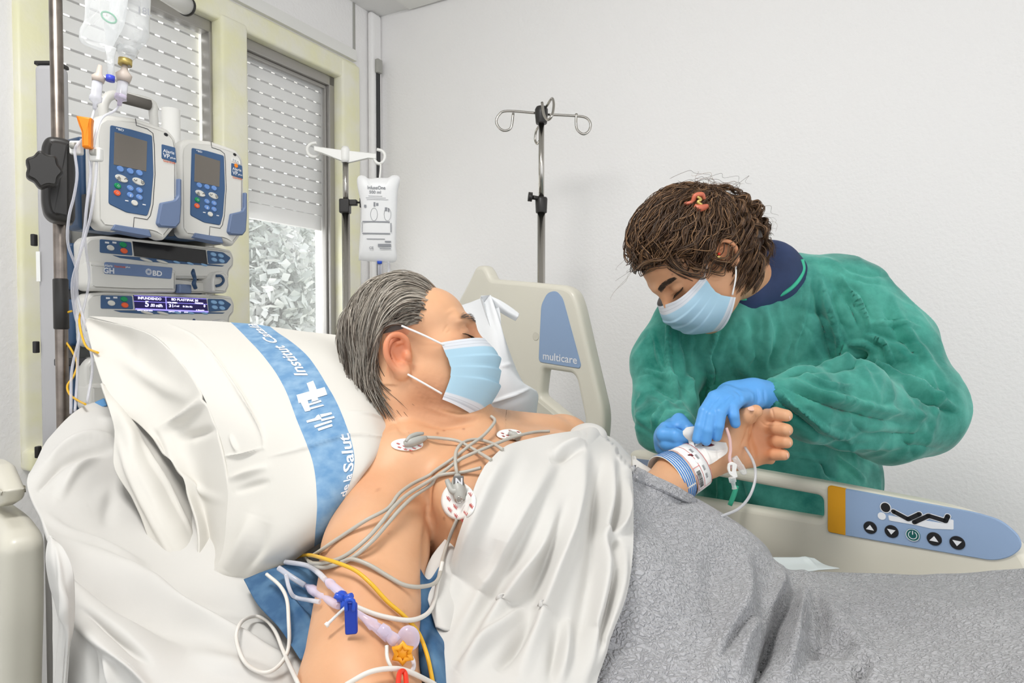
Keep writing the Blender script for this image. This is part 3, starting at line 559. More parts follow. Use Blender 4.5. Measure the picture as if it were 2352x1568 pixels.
pn = rnd(R.pts([(1902, 1115), (2240, 1177), (2300, 1195), (2340, 1230), (2348, 1258), (2320, 1280), (2280, 1287), (1902, 1222)], -.001), [.006, .01, .012, .012, .012, .012, .01, .006], 4)
mk('rail_panel', plate(rnd(R.pts([(1455, 1052), (1535, 1062), (1535, 1120), (1455, 1120)], -.001), .004, 3), -.002, .004, .0008, 2), mat('slate_panel', '#7f8ca3', .4), rl)
cp = mk('control_panel', plate(pn, -.003, .004, .001, 2), M['railp'], rl, label='blue control panel')
mk('amber_block', plate(rnd(R.pts([(1901, 1114), (1942, 1122), (1942, 1229), (1901, 1221)], -.003), [.006, .0005, .0005, .006], 4), -.0036, .002, .0006, 2), M['amber'], cp)
def rp(L): return R.pts(L, -.004)
wv = MB(); wv.add(plate(ellipse(R.at(2025, 1185, -.004), .0062, .0062, 24, 0), -.0038, -.003, .0001, 1))
wv.add(plate(rnd(rp([(2040, 1183), (2075, 1190), (2105, 1192), (2130, 1196), (2177, 1203), (2180, 1192), (2190, 1194), (2190, 1216), (2140, 1214), (2100, 1205), (2042, 1195)]), .0015, 3), -.0038, -.003, .0001, 1)); mk('mattress_symbol', wv.vf(), M['prt'], cp, smooth=False)
def stroke(L, hw):
    p = np.array(rp(L)); mb = MB()
    for a, b in zip(p[:-1], p[1:]):
        d = nrm(b-a); n = np.array([-d[1], d[0]])*hw; mb.add(([(a[0]+n[0], -.0044, a[1]+n[1]), (b[0]+n[0], -.0044, b[1]+n[1]), (b[0]-n[0], -.0044, b[1]-n[1]), (a[0]-n[0], -.0044, a[1]-n[1])], [[0, 1, 2, 3]]))
    for q in p: mb.add(([(q[0]+hw*math.cos(a), -.0044, q[1]+hw*math.sin(a)) for a in np.linspace(0, 2*math.pi, 13)[:-1]], [list(range(12))]))
    return mb.vf()
def strokew(L, hw): v, f = stroke(L, hw); return [(a, -.0041, c) for a, b, c in v], f
man = MB(); hal = MB()
for L, w in (([(2052, 1174), (2086, 1192), (2112, 1180)], .0034), ([(2100, 1199), (2133, 1184), (2172, 1196), (2177, 1185)], .0034)): man.add(stroke(L, w)); hal.add(strokew(L, w+.0012))
c0 = R.at(2034, 1165, -.004)
man.add(([(c0[0]+.0072*math.cos(a), -.0044, c0[1]+.0078*math.sin(a)) for a in np.linspace(0, 2*math.pi, 21)[:-1]], [list(range(20))])); hal.add(([(c0[0]+.0086*math.cos(a), -.0041, c0[1]+.0092*math.sin(a)) for a in np.linspace(0, 2*math.pi, 21)[:-1]], [list(range(20))]))
mk('figure_outline', hal.vf(), M['prt'], cp, smooth=False); mk('figure_symbol', man.vf(), M['ink'], cp, smooth=False)
for (px, py, kind) in ((1999, 1211, 1), (2048, 1220, -1), (2097, 1228, 0), (2146, 1237, 1), (2199, 1246, -1)):
    x, z = R.at(px, py, -.003); r = .0104
    b = mk('button', plate([(x+r*math.cos(a), z+r*math.sin(a)) for a in np.linspace(0, 2*math.pi, 29)[:-1]], -.0048, -.002, .0008, 2), M['inkg'] if kind == 0 else M['ink'], cp)
    if kind: mk('arrow', plate([(x-.0062, z-.0035*kind), (x+.0062, z-.0035*kind), (x, z+.0048*kind)], -.0056, -.0045, .0002, 1), M['prt'], b, smooth=False)
    else:
        mb = MB(); mb.add(tube([(x+.006*math.sin(a), -.0052, z+.006*math.cos(a)) for a in np.linspace(.5, 2*math.pi-.5, 20)], .0006, 5, 0)); mb.add(tube([(x+.0096*math.sin(a), -.0048, z+.0096*math.cos(a)) for a in np.linspace(0, 2*math.pi, 28)], .0005, 5, 0)); mb.add(box(x-.0006, x+.0006, -.0056, -.005, z+.001, z+.007)); mk('power_symbol', mb.vf(), M['prt'], b, smooth=False)
# head-side far rail, fixed to the raised backrest
ho = rnd(R.pts([(1020, 760), (1046, 700), (1078, 640), (1092, 610), (1110, 609), (1119, 622), (1126, 640), (1200, 646), (1295, 655), (1316, 668), (1328, 700), (1355, 820), (1386, 950), (1382, 1010), (1370, 1060), (1180, 1060), (1050, 960)]), [.01, .02, .015, .015, .015, .01, .012, .03, .03, .03, .05, .05, .04, .03, .03, .03, .03], 5)
hh = rnd(R.pts([(1246, 847), (1312, 857), (1322, 870), (1342, 965), (1336, 978), (1318, 972), (1239, 908)]), .012, 5)
hr = mk('head_rail', cplate(ho, [hh], 0, .04, .012), M['cream'], bed, label='tall cream rail at the head end marked multicare')
mk('name_panel', plate(rnd(R.pts([(1244, 700), (1258, 672), (1278, 667), (1293, 684), (1335, 838), (1332, 846), (1238, 831), (1240, 780)]), .012, 5), -.002, .004, .001, 2), M['railp'], hr, label='blue panel lettered multicare')
x, z = R.at(1247, 825, -.003); x2, z2 = R.at(1325, 836, -.003)
mk('lettering', text('multicare', x, z, .019, -.0028, x2-x, .01, (z2-z)/(x2-x)), M['prt'], hr, smooth=False)
x, z = R.at(1231, 772); mk('cap_circle', plate([(x+.011*math.cos(a), z+.011*math.sin(a)) for a in np.linspace(0, 2*math.pi, 25)[:-1]], -.0012, .002, .0006, 2), M['creamd'], hr)
hb = mk('hinge_cover', plate(rnd(R.pts([(1232, 915), (1292, 964), (1270, 992), (1200, 990), (1180, 960)], -.01), .006, 3), -.014, .004, .003, 3), M['creamd'], bed)
x, z = R.at(1263, 964, -.014); mk('screw', plate([(x+.0055*math.cos(a), z+.0055*math.sin(a)) for a in np.linspace(0, 2*math.pi, 21)[:-1]], -.0155, -.013, .0006, 2), M['grey'], hb)
mk('hinge_knuckle', cyl(R.w(-.62, -.03, R.at(1222, 985)[1]), R.w(-.62, .01, R.at(1222, 985)[1]), .03, 24), mat('dark_hinge', '#7b7974', .5), bed, world=True)
# mattress: flat foot part and raised back part (bed u axis = x, mattress lies at local y -0.05..-0.95)
def prism(poly, y0, y1, r=.03): return plate(rnd(poly, r, 4), y0, y1, .03, 4, True)
mk('mattress', prism([(.9, .72), (.9, .86), (-.05, .86), (-.62, 1.035), (-.66, .92), (-.07, .72)], -1.0, -.03), M['white'], bed)
mk('bed_deck', prism([(.9, .62), (.9, .715), (-.08, .715), (-.66, .9), (-.70, .84), (-.1, .62)], -.98, -.04, .01), M['creamd'], bed)
fm = MB(); fm.add(rbox(-.7, .9, -.9, -.1, .3, .36, .01)); [fm.add(rbox(x, x+.08, -.6, -.4, .34, .64, .01)) for x in (-.4, .5)]; mk('frame', fm.vf(), M['creamd'], bed)
for x in (-.62, .82):
    for y in (-.84, -.16):
        c = mk('caster', cyl((x, y-.02, .075), (x, y+.02, .075), .075, 24), M['grey'], bed); mk('caster_fork', rbox(x-.02, x+.02, y-.03, y+.03, .08, .31, .008), M['grey'], c)
# near head-end rail, close to the camera at the lower left
N = Frame(P(106, 745, .585)*[1, 1, 0], U)
nr = rnd(N.pts([(-20, 1118), (20, 1138), (72, 1172), (98, 1205), (106, 1240), (106, 1400), (101, 1568), (98, 1900), (-20, 1900)], .05), [.03, .03, .04, .03, .03, .03, .03, .03, .03], 6)
v, f = plate(nr, 0, .05, .018, 6, True); mk('near_rail', ([N.w(*q) for q in v], f), M['cream'], bed, world=True, label='rounded cream rail near the camera')
N2 = Frame(P(58, 745, .74)*[1, 1, 0], U); v, f = plate(rnd(N2.pts([(-30, 1052), (18, 1052), (36, 1062), (62, 1120), (58, 1148), (42, 1158), (22, 1120), (-8, 1108), (-30, 1120)], .03), .007, 4), 0, .03, .010, 4, True)
mk('grab_handle', ([N2.w(*q) for q in v], f), M['cream'], bed, world=True)
# ================================================================ SMOOTH-UNION FIELD -> ONE CONTINUOUS SURFACE
class Field:
    def __init__(s): s.ops = []
    def cap(s, a, b, ra, rb, k=.012, sub=False):
        a = np.array(a, float); b = np.array(b, float)
        def fn(X, Y, Z):
            d = b-a; L = d@d+1e-12; t = np.clip(((X-a[0])*d[0]+(Y-a[1])*d[1]+(Z-a[2])*d[2])/L, 0, 1)
            return np.sqrt((X-a[0]-t*d[0])**2+(Y-a[1]-t*d[1])**2+(Z-a[2]-t*d[2])**2)-(ra+(rb-ra)*t)
        m = max(ra, rb); s.ops.append((fn, np.minimum(a, b)-m, np.maximum(a, b)+m, k, sub)); return s
    def chain(s, pts, rr, k=.012):
        for i in range(len(pts)-1): s.cap(pts[i], pts[i+1], rr[i], rr[i+1], k)
        return s
    def ell(s, c, r, R=None, k=.012, sub=False):
        """R: rows are the ellipsoid axes in world space"""
        c = np.array(c, float); r = np.array(r, float); R = np.eye(3) if R is None else np.array(R, float)
        def fn(X, Y, Z):
            x, y, z = X-c[0], Y-c[1], Z-c[2]
            q = [(R[i, 0]*x+R[i, 1]*y+R[i, 2]*z) for i in range(3)]
            k0 = np.sqrt(sum((q[i]/r[i])**2 for i in range(3))); k1 = np.sqrt(sum((q[i]/r[i]**2)**2 for i in range(3)))+1e-9
            return k0*(k0-1)/k1
        e = np.sqrt(((R.T*r)**2).sum(1)); s.ops.append((fn, c-e, c+e, k, sub)); return s
    def plane(s, p, n, k=.004):
        """cut away everything on the +n side"""
        p = np.array(p, float); n = nrm(n); s.ops.append((lambda X, Y, Z: -((X-p[0])*n[0]+(Y-p[1])*n[1]+(Z-p[2])*n[2]), np.full(3, -9.), np.full(3, 9.), k, True)); return s
    def mesh(s, lo, hi, h, smooth=1):
        lo = np.array(lo, float); n = np.ceil((np.array(hi)-lo)/h).astype(int)+1
        ax = [lo[i]+h*np.arange(n[i]) for i in range(3)]; f = np.full(n, .08, np.float32)
        for fn, a, b, k, sub in s.ops:
            m = k+3*h+.004; i0 = np.clip(np.floor((a-m-lo)/h).astype(int), 0, n); i1 = np.clip(np.ceil((b+m-lo)/h).astype(int)+1, 0, n)
            if np.any(i1 <= i0): continue
            sl = tuple(slice(i0[i], i1[i]) for i in range(3)); X, Y, Z = np.meshgrid(*[ax[i][sl[i]] for i in range(3)], indexing='ij', sparse=True)
            d = fn(X, Y, Z).astype(np.float32); g = f[sl]
            if sub: d = -d; q = np.maximum(k-np.abs(g-d), 0)/k; f[sl] = np.maximum(g, d)+q*q*k*.25
            else: q = np.maximum(k-np.abs(g-d), 0)/k; f[sl] = np.minimum(g, d)-q*q*k*.25
        v, fc = surfnets(f, lo, h)
        for _ in range(smooth): v = relax(v, fc, .5)
        return v, fc
def surfnets(f, lo, h):
    s = f < 0; c = np.zeros(tuple(q-1 for q in f.shape), np.int8)
    O = [(i, j, k) for i in (0, 1) for j in (0, 1) for k in (0, 1)]
    def at(arr, o): return arr[o[0]:arr.shape[0]-1+o[0], o[1]:arr.shape[1]-1+o[1], o[2]:arr.shape[2]-1+o[2]]
    for o in O: c += at(s, o)
    act = (c > 0) & (c < 8); idx = np.full(c.shape, -1, np.int64); ijk = np.argwhere(act); idx[act] = np.arange(len(ijk))
    acc = np.zeros((len(ijk), 3)); cnt = np.zeros(len(ijk)); fv = {o: at(f, o)[act].astype(float) for o in O}
    for a in O:
        for d in range(3):
            if a[d]: continue
            b = list(a); b[d] = 1; b = tuple(b); m = (fv[a] < 0) != (fv[b] < 0); t = fv[a][m]/(fv[a][m]-fv[b][m])
            p = np.tile(np.array(a, float), (m.sum(), 1)); p[:, d] = t; acc[m] += p; cnt[m] += 1
    v = lo+h*(ijk+acc/cnt[:, None]); faces = []
    for d in range(3):
        e1, e2 = (d+1) % 3, (d+2) % 3; a = [slice(None)]*3; b = [slice(None)]*3; a[d] = slice(0, -1); b[d] = slice(1, None)
        sa, sb = s[tuple(a)], s[tuple(b)]; cr_ = np.argwhere(sa != sb)
        ok = (cr_[:, e1] > 0) & (cr_[:, e2] > 0) & (cr_[:, e1] < f.shape[e1]-1) & (cr_[:, e2] < f.shape[e2]-1); cr_ = cr_[ok]
        def g(o1, o2): q = cr_.copy(); q[:, e1] -= o1; q[:, e2] -= o2; return idx[q[:, 0], q[:, 1], q[:, 2]]
        Q = np.stack([g(1, 1), g(0, 1), g(0, 0), g(1, 0)], 1); fl = ~sa[cr_[:, 0], cr_[:, 1], cr_[:, 2]]; Q[fl] = Q[fl][:, ::-1]; faces.append(Q)
    Q = np.concatenate(faces); return v, Q[(Q >= 0).all(1)]
def relax(v, f, a=.5):
    n = len(v); acc = np.zeros((n, 3)); cnt = np.zeros(n)
    for i in range(4):
        p, q = f[:, i], f[:, (i+1) % 4]
        for x, y in ((p, q), (q, p)):
            cnt += np.bincount(x, minlength=n)
            for d in range(3): acc[:, d] += np.bincount(x, v[y, d], n)
    return v*(1-a)+a*acc/np.maximum(cnt, 1)[:, None]
def vnormals(v, f):
    f = np.asarray(f); a, b, c = v[f[:, 0]], v[f[:, 1]], v[f[:, 2]]; d = v[f[:, 3]]; n = np.cross(c-a, d-b); N = np.zeros_like(v)
    for i in range(4):
        for k in range(3): N[:, k] += np.bincount(f[:, i], n[:, k], len(v))
    return N/(np.linalg.norm(N, axis=1)[:, None]+1e-12)
def pdist(px, py, line):
    """distance in px to a polyline and position 0..1 along it"""
    L = np.array(line, float); best = np.full(px.shape, 1e9); tt = np.zeros(px.shape); seg = np.linalg.norm(np.diff(L, axis=0), axis=1); cum = np.concatenate([[0], np.cumsum(seg)])
    for i in range(len(L)-1):
        a, b = L[i], L[i+1]; d = b-a; t = np.clip(((px-a[0])*d[0]+(py-a[1])*d[1])/(d@d), 0, 1); q = np.hypot(px-a[0]-t*d[0], py-a[1]-t*d[1]); m = q < best
        best = np.where(m, q, best); tt = np.where(m, (cum[i]+t*seg[i])/cum[-1], tt)
    return best, tt
def folds(v, f, lines, facing=True, N=None):
    """push the cloth along its normal along drawn creases: (points, height in m, half-width in px[, sharp])"""
    px, py, _ = proj(v); N = vnormals(v, f) if N is None else N; d = np.zeros(len(v))
    for ln in lines:
        pts, amp, w = ln[:3]; sharp = len(ln) > 3 and ln[3]
        p = cr(np.array(pts, float), 4) if len(pts) > 2 else np.array(pts, float)
        q, t = pdist(px, py, p); prof = np.exp(-q/w) if sharp else np.exp(-(q/w)**2); d += amp*prof*np.sin(math.pi*np.clip(t*.94+.03, 0, 1))**.9
    view = CAM-v; view /= np.linalg.norm(view, axis=1)[:, None]; face = (N*view).sum(1)
    if facing: d *= np.clip(face*2.2, 0, 1)
    else: N = N*np.sign(face)[:, None]
    return v+N*d[:, None]
def vnoise(p, sc, seed=0, octv=3):
    """cheap smooth noise from rotated sines"""
    r = np.random.default_rng(seed); o = np.zeros(len(p)); a = 1.; tot = 0
    for k in range(octv):
        for j in range(4): w = r.normal(size=3); w = w/np.linalg.norm(w)*sc*2**k; o += a*np.sin(p@w+r.random()*6.28)*np.sin(p@(np.roll(w, 1)*1.13)+r.random()*6.28); tot += a*.7
        a *= .5
    return o/tot
class Depth:
    """nearest surface per pixel cell, used to lay things on what carries them"""
    def __init__(s, c=4): s.c = c; s.g = np.full((int(2800//c)+2, int(3300//c)+2), 9.); s.ox = 400; s.oy = 400
    def add(s, v):
        px, py, d = proj(np.asarray(v)); i = ((py+s.oy)/s.c).astype(int); j = ((px+s.ox)/s.c).astype(int); m = (i >= 0) & (j >= 0) & (i < s.g.shape[0]) & (j < s.g.shape[1]) & (d > .1)
        np.minimum.at(s.g, (i[m], j[m]), d[m]); return s
    def fill(s, n=2):
        for _ in range(n):
            g = s.g; b = g.copy()
            for a in (0, 1):
                for k in (-1, 1): q = np.roll(g, k, a); b = np.where(g > 8, np.minimum(b, q), b)
            s.g = b
        return s
    def blur(s, n=1):
        for _ in range(n):
            k = (s.g < 8).astype(float); a = s.g*k; b = k.copy(); A, B = a.copy(), b.copy()
            for ax in (0, 1):
                for sh in (-1, 1): A = A+np.roll(a, sh, ax); B = B+np.roll(b, sh, ax)
            s.g = np.where(s.g < 8, A/np.maximum(B, 1), s.g)
        return s
    def __call__(s, px, py):
        px = np.asarray(px, float); py = np.asarray(py, float); x = (px+s.ox)/s.c-.5; y = (py+s.oy)/s.c-.5
        j = np.clip(x.astype(int), 0, s.g.shape[1]-2); i = np.clip(y.astype(int), 0, s.g.shape[0]-2); a = np.clip(x-j, 0, 1); b = np.clip(y-i, 0, 1)
        return (s.g[i, j]*(1-a)+s.g[i, j+1]*a)*(1-b)+(s.g[i+1, j]*(1-a)+s.g[i+1, j+1]*a)*b
def on(dm, px, py, off, dflt=.9):
    z = float(dm(px, py)); z = dflt if z > 5 else z
    return P(px, py, z-off)
def crm(t, n):
    """Catmull-Rom basis weights for t in 0..1 over n control points"""
    x = t*(n-1); i = np.minimum(x.astype(int), n-2); u = x-i; w = np.zeros((len(t), n)); r = np.arange(len(t))
    c = [-.5*u+u*u-.5*u**3, 1-2.5*u*u+1.5*u**3, .5*u+2*u*u-1.5*u**3, -.5*u*u+.5*u**3]
    for k, o in enumerate((-1, 0, 1, 2)):
        j = i+o; lo = j < 0; hi = j > n-1; mid = ~(lo | hi)
        np.add.at(w, (r[mid], j[mid]), c[k][mid])
        np.add.at(w, (r[lo], np.zeros(lo.sum(), int)), 2*c[k][lo]); np.add.at(w, (r[lo], np.ones(lo.sum(), int)), -c[k][lo])
        np.add.at(w, (r[hi], np.full(hi.sum(), n-1)), 2*c[k][hi]); np.add.at(w, (r[hi], np.full(hi.sum(), n-2)), -c[k][hi])
    return w
def patchw(rows, tu, tv):
    A = np.array([[P(*q) if len(q) == 3 else q for q in r] for r in rows], float); wu = crm(tu, A.shape[0]); wv = crm(tv, A.shape[1])
    return np.einsum('ai,bj,ijk->abk', wu, wv, A)
def patch(rows, nu, nv):
    tu, tv = np.linspace(0, 1, nu), np.linspace(0, 1, nv); G_ = patchw(rows, tu, tv).reshape(-1, 3)
    a, b = np.meshgrid(tu, tv, indexing='ij'); i = np.arange(nu-1)[:, None]*nv+np.arange(nv-1)[None]; f = np.stack([i, i+nv, i+nv+1, i+1], -1).reshape(-1, 4)
    return G_, f, np.stack([b.ravel(), a.ravel()], 1)
def clampto(v, dm, off):
    px, py, d = proj(v); z = dm(px, py)-off; m = (z < d) & (z > .2) & (z < 3); k = np.where(m, z/d, 1.); return CAM+(v-CAM)*k[:, None]
def vn_(v, f):
    N = vnormals(v, f); return N*(1 if (N*(CAM-v)).sum() > 0 else -1)
def thick(v, f, t, st=None):
    """give a cloth sheet a back side"""
    N = vn_(v, f); n = len(v); w = v-N*t
    f = np.asarray(f); e = np.concatenate([f[:, [i, (i+1) % 4]] for i in range(4)]); key = np.sort(e, 1); u, inv, c = np.unique(key, axis=0, return_inverse=True, return_counts=True); be = e[c[inv.ravel()] == 1]
    side = np.stack([be[:, 0], be[:, 1], be[:, 1]+n, be[:, 0]+n], 1)
    F = np.concatenate([f, f[:, ::-1]+n, side[:, ::-1]]); return np.concatenate([v, w]), F, (None if st is None else np.concatenate([st, st]))
def surfpt(rows, u, v): return patchw(rows, np.array([u]), np.array([v]))[0, 0]
def strands(PTS, r, taper=.3, cols=None):
    """(N,S,3) polylines -> one mesh of thin three-sided tubes"""
    N, S, _ = PTS.shape; T = np.gradient(PTS, axis=1); T /= np.linalg.norm(T, axis=2)[..., None]+1e-9; a = rng.normal(size=(N, 1, 3)); u = np.cross(T, a); u /= np.linalg.norm(u, axis=2)[..., None]+1e-9; w = np.cross(T, u)
    t = np.linspace(0, 1, S); rad = r*(1-(1-taper)*t**2); rad[0] *= .5; rad[-1] *= .3; V_ = []
    for k in range(3): q = 2*math.pi*k/3; V_.append(PTS+rad[None, :, None]*(math.cos(q)*u+math.sin(q)*w))
    v = np.stack(V_, 2).reshape(-1, 3); b = (np.arange(N)[:, None]*S+np.arange(S-1)[None]).reshape(-1)*3; f = []
    for k in range(3): k2 = (k+1) % 3; f.append(np.stack([b+k, b+k2, b+3+k2, b+3+k], 1))
    c = None if cols is None else np.repeat(cols, S*3, axis=0); return v, np.concatenate(f), c
def tintmat(name, col, rough=.5, sss=.0, bump=None, spec=.4, var=None, aniso=False):
    m = mat(name, col, rough, 0, bump, var, sss, spec); n, l = nt(m); b = n['Principled BSDF']; at = n.new('ShaderNodeAttribute'); at.attribute_name = 'tint'
    x = n.new('ShaderNodeMix'); x.data_type = 'RGBA'; x.blend_type = 'MULTIPLY'; x.inputs['Factor'].default_value = 1; x.clamp_result = False
    src = b.inputs['Base Color'].links[0].from_socket if b.inputs['Base Color'].links else None
    if src: l.new(src, x.inputs['A'])
    else: x.inputs['A'].default_value = b.inputs['Base Color'].default_value
    l.new(at.outputs['Color'], x.inputs['B']); l.new(x.outputs['Result'], b.inputs['Base Color']); return m
def blob(px, py, cx, cy, rx, ry=None, pw=2): ry = ry or rx; return np.exp(-(((px-cx)/rx)**2+((py-cy)/ry)**2)**(pw/2))
# ---------------------------------------------------------------- head template: x right side, y forward, z up
class Head:
    def __init__(s, O, f, u, sc=1.0, CRC=(0, -.010, .040), CRR=(.073, .089, .074), es=1.0):
        s.CC, s.CRr, s.es = np.array(CRC), np.array(CRR), es
        s.O = np.array(O, float); f = nrm(f); u = np.array(u, float); u = nrm(u-f*(u@f)); r = np.cross(f, u); s.R = np.stack([r, f, u]); s.sc = sc
    def w(s, p): return s.O+(np.asarray(p, float)*s.sc)@s.R
    def l(s, q): return (np.asarray(q)-s.O)@s.R.T/s.sc
    def E(s, F_, c, r, k=.012, sub=False, Rl=None): R_ = s.R if Rl is None else np.array(Rl)@s.R; F_.ell(s.w(c), np.array(r)*s.sc, R_, k, sub)
    def K(s, F_, a, b, ra, rb, k=.01): F_.cap(s.w(a), s.w(b), ra*s.sc, rb*s.sc, k)
    def build(s, F_, heavy=1.0, ears=(1, -1)):
        E, K = s.E, s.K
        E(F_, s.CC, s.CRr); E(F_, (0, .040, .044), (.058, .046, .048), .03); E(F_, (0, .046, -.016), (.057, .050, .062), .025)
        for m in (1, -1):
            E(F_, (m*.044, .052, -.006), (.023, .028, .020), .02); K(F_, (m*.056, .004, -.052), (m*.014, .076, -.090), .018*heavy, .017, .03)
            E(F_, (m*.038, .028, -.060), (.026*heavy, .040, .032), .03); K(F_, (m*.010, .0915, .036), (m*.044, .073, .036), .0095, .009, .014)
            E(F_, (m*.032, .100, .018), (.019, .017, .0135), .014, True); E(F_, (m*.031, .0765, .017), (.0155, .0140, .0135), k=.004)
            K(F_, (m*.018, .0905, .0125), (m*.044, .079, .0145), .0022, .0018, .004); E(F_, (m*.012, .104, -.024), (.009, .010, .008), .008)
        K(F_, (0, .090, .026), (0, .116, -.016), .0085, .0125, .014); E(F_, (0, .084, -.056), (.030, .022, .026), .02); E(F_, (0, .084, -.090), (.022, .019, .018), .02)
        E(F_, (0, .030, -.085), (.040, .045, .022), .03)
        for m in ears:
            def q(x, y, z): return (m*x, -.010+(y+.010)*s.es, -.011+(z+.0)*s.es)
            c = s.w(q(.082, -.016, -.004)); ax = np.array([[math.cos(.35), m*math.sin(.35), 0], [-m*math.sin(.35), math.cos(.35), 0], [0, 0, 1]])
            E(F_, q(.0775, -.013, .0), (.0045, .016, .028), .004, Rl=ax)
            H_ = [(.076, .004, .008), (.081, .003, .024), (.086, -.008, .033), (.091, -.022, .030), (.095, -.031, .014), (.094, -.031, -.006), (.089, -.024, -.022), (.084, -.013, -.034), (.080, -.004, -.036)]
            H_ = cr(H_, 3)
            for a, b in zip(H_[:-1], H_[1:]): K(F_, q(*a), q(*b), .0036, .0036, .003)
            A_ = cr([(.083, -.006, .020), (.087, -.018, .016), (.089, -.022, .002), (.086, -.016, -.014), (.083, -.008, -.020)], 3)
            for a, b in zip(A_[:-1], A_[1:]): K(F_, q(*a), q(*b), .0024, .0024, .003)
            E(F_, q(.092, -.009, -.002), (.013, .0095, .014), .003, True); E(F_, q(.091, -.019, .010), (.005, .005, .013), .003, True); E(F_, q(.080, .003, -.006), (.005, .005, .007), .004); E(F_, q(.081, -.008, -.032), (.0055, .010, .010), .006)
    def mask(s, parent, mt, lm, name='surgical_mask', label=None, push=0.0, drop=0.0, pleat=.0028, loops=(1, -1), rz=()):
        nu, nv = 90, 110; c = np.linspace(-1, 1, nv); rows = np.array([[.008, .113, .000, .048], [-.018, .131, -.020, .054], [-.046, .129, -.038, .058], [-.076, .121, -.056, .054], [-.112-drop, .092, -.078-drop*.4, .042]])
        t = np.linspace(0, 1, nu); wt = crm(t, 5); zc, yc, zs, ys = (wt@rows).T; A = np.abs(c)
        x = np.outer(np.ones(nu), .073*np.sin(c*math.pi/2*.92)/math.sin(math.pi/2*.92)); y = yc[:, None]-(yc-ys)[:, None]*A[None]**2.3; z = zc[:, None]+(zs-zc)[:, None]*A[None]**1.6
        saw = sum(np.clip((t-a)/.03, 0, 1)*np.clip((a+.16-t)/.13, 0, 1) for a in (.26, .45, .64)); amp = pleat*(1-A[None]**3)+.0008
        y = y+push+saw[:, None]*amp+.0012*np.sin(9*c[None]+11*t[:, None])*(1-A[None])
        v = s.w(np.stack([x, y, z], -1).reshape(-1, 3)); i = np.arange(nu-1)[:, None]*nv+np.arange(nv-1)[None]; f = np.stack([i, i+nv, i+nv+1, i+1], -1).reshape(-1, 4)
        b, a = np.meshgrid(c, t); st = np.stack([b.ravel()*.5+.5, a.ravel()], 1)
        cen = s.w((0, .06, -.04)); N = vnormals(v, f); N *= np.sign((N*(v-cen)).sum(1))[:, None]; n = len(v); w2 = v-N*.0012
        v2 = np.concatenate([v, w2]); F2 = np.concatenate([f, f[:, ::-1]+n]); o = mk(name, (v2, F2), mt, parent, world=True, uv=np.concatenate([st, st]), label=label)
        for m in loops:
            for (a_, b_) in (((m*.072, .052+push, -.004), (m*.082, -.004, .028)), ((m*.072, .042+push, -.070-drop*.4), (m*.083, -.012, -.034))):
                e = [s.w(a_), s.w([(a_[k]*.5+b_[k]*.5)+(m*.006 if k == 0 else 0) for k in range(3)]), s.w(b_)]; mk('ear_loop', tube(e, .0016, 6, 8), lm, o, world=True)
        return o
def maskmat():
    m = mat('mask_blue', '#bcdcec', .7); n, l = nt(m); b = n['Principled BSDF']; at = n.new('ShaderNodeAttribute'); at.attribute_name = 'st'; sx = n.new('ShaderNodeSeparateXYZ'); l.new(at.outputs['Vector'], sx.inputs[0])
    r = n.new('ShaderNodeValToRGB'); r.color_ramp.interpolation = 'LINEAR'; e = r.color_ramp.elements; W_, B_, D_ = lin('#e6eaf0'), lin('#b9dcee'), lin('#c3c8d0')
    e[0].position = 0; e[0].color = W_; e[1].position = .145; e[1].color = B_
    for p, c in ((.035, W_), (.04, D_), (.045, W_), (.085, W_), (.09, D_), (.095, W_), (.135, W_), (.895, B_), (.905, W_), (.93, W_), (.935, D_), (.94, W_), (.965, D_), (.97, W_)): q = e.new(p); q.color = c
    l.new(sx.outputs['Y'], r.inputs[0]); l.new(r.outputs[0], b.inputs['Base Color'])
    tr = n.new('ShaderNodeBsdfTranslucent'); mx = n.new('ShaderNodeMixShader'); mx.inputs[0].default_value = .25; l.new(r.outputs[0], tr.inputs[0]); l.new(b.outputs[0], mx.inputs[1]); l.new(tr.outputs[0], mx.inputs[2]); l.new(mx.outputs[0], n['Material Output'].inputs[0]); return m
M['mask'] = maskmat(); M['loop'] = mat('ear_loop_white', '#f0f0ee', .5)
# ================================================================ PATIENT
SK = tintmat('patient_skin', '#d3a07a', .48, sss=.12, bump=(160, .18, .0012), spec=.45, var=(14, '#dcab86', .35, .7))
sd = nrm([.6, -.62, -.5]); vd = np.array([.7218, .6921, 0.]); vd = nrm(vd-sd*(vd@sd)); nd = nrm(np.cross(vd, sd)); nd = nd if nd[2] > 0 else -nd
TB = np.stack([vd, sd, nd])          # lateral (far +), down the spine, out of the chest
M0 = np.array([-.05, .955, 1.15])
def tb(a, b, c): return M0+vd*a+sd*b+nd*c
HM = Head(P(945, 811, .965), (.96, .08, .10), (-.27, .16, .95), .97, (0, -.007, .034), (.072, .083, .064), .78)
man = thing('person', 'person lying in bed with grey-brown hair, blue mask, bare shoulder and wires on the chest', 'person', (M0[0], M0[1], 1.0))
Fm = Field(); HM.build(Fm, .98)
nb = tb(-.045, -.055, .0)
Fm.chain([HM.w((0, -.028, -.02)), HM.w((.0, -.022, -.075)), nb], [.062, .060, .066], .03); Fm.cap(HM.w((0, .035, -.075)), tb(-.02, -.005, .03), .040, .040, .03)
Fm.ell(tb(0, .16, -.01), (.158, .21, .092), TB, .05); Fm.ell(tb(.01, .36, -.03), (.14, .2, .08), TB, .06); Fm.ell(tb(-.0, .02, -.01), (.15, .07, .062), TB, .05)
for m in (1, -1): Fm.ell(tb(m*.078, .115, .048), (.082, .085, .042), TB, .04); Fm.cap(tb(m*.02, .0, .040), tb(m*.15, .0, .022), .017, .018, .03); Fm.cap(tb(m*.03, -.05, .0), tb(m*.14, .0, .0), .045, .050, .04)
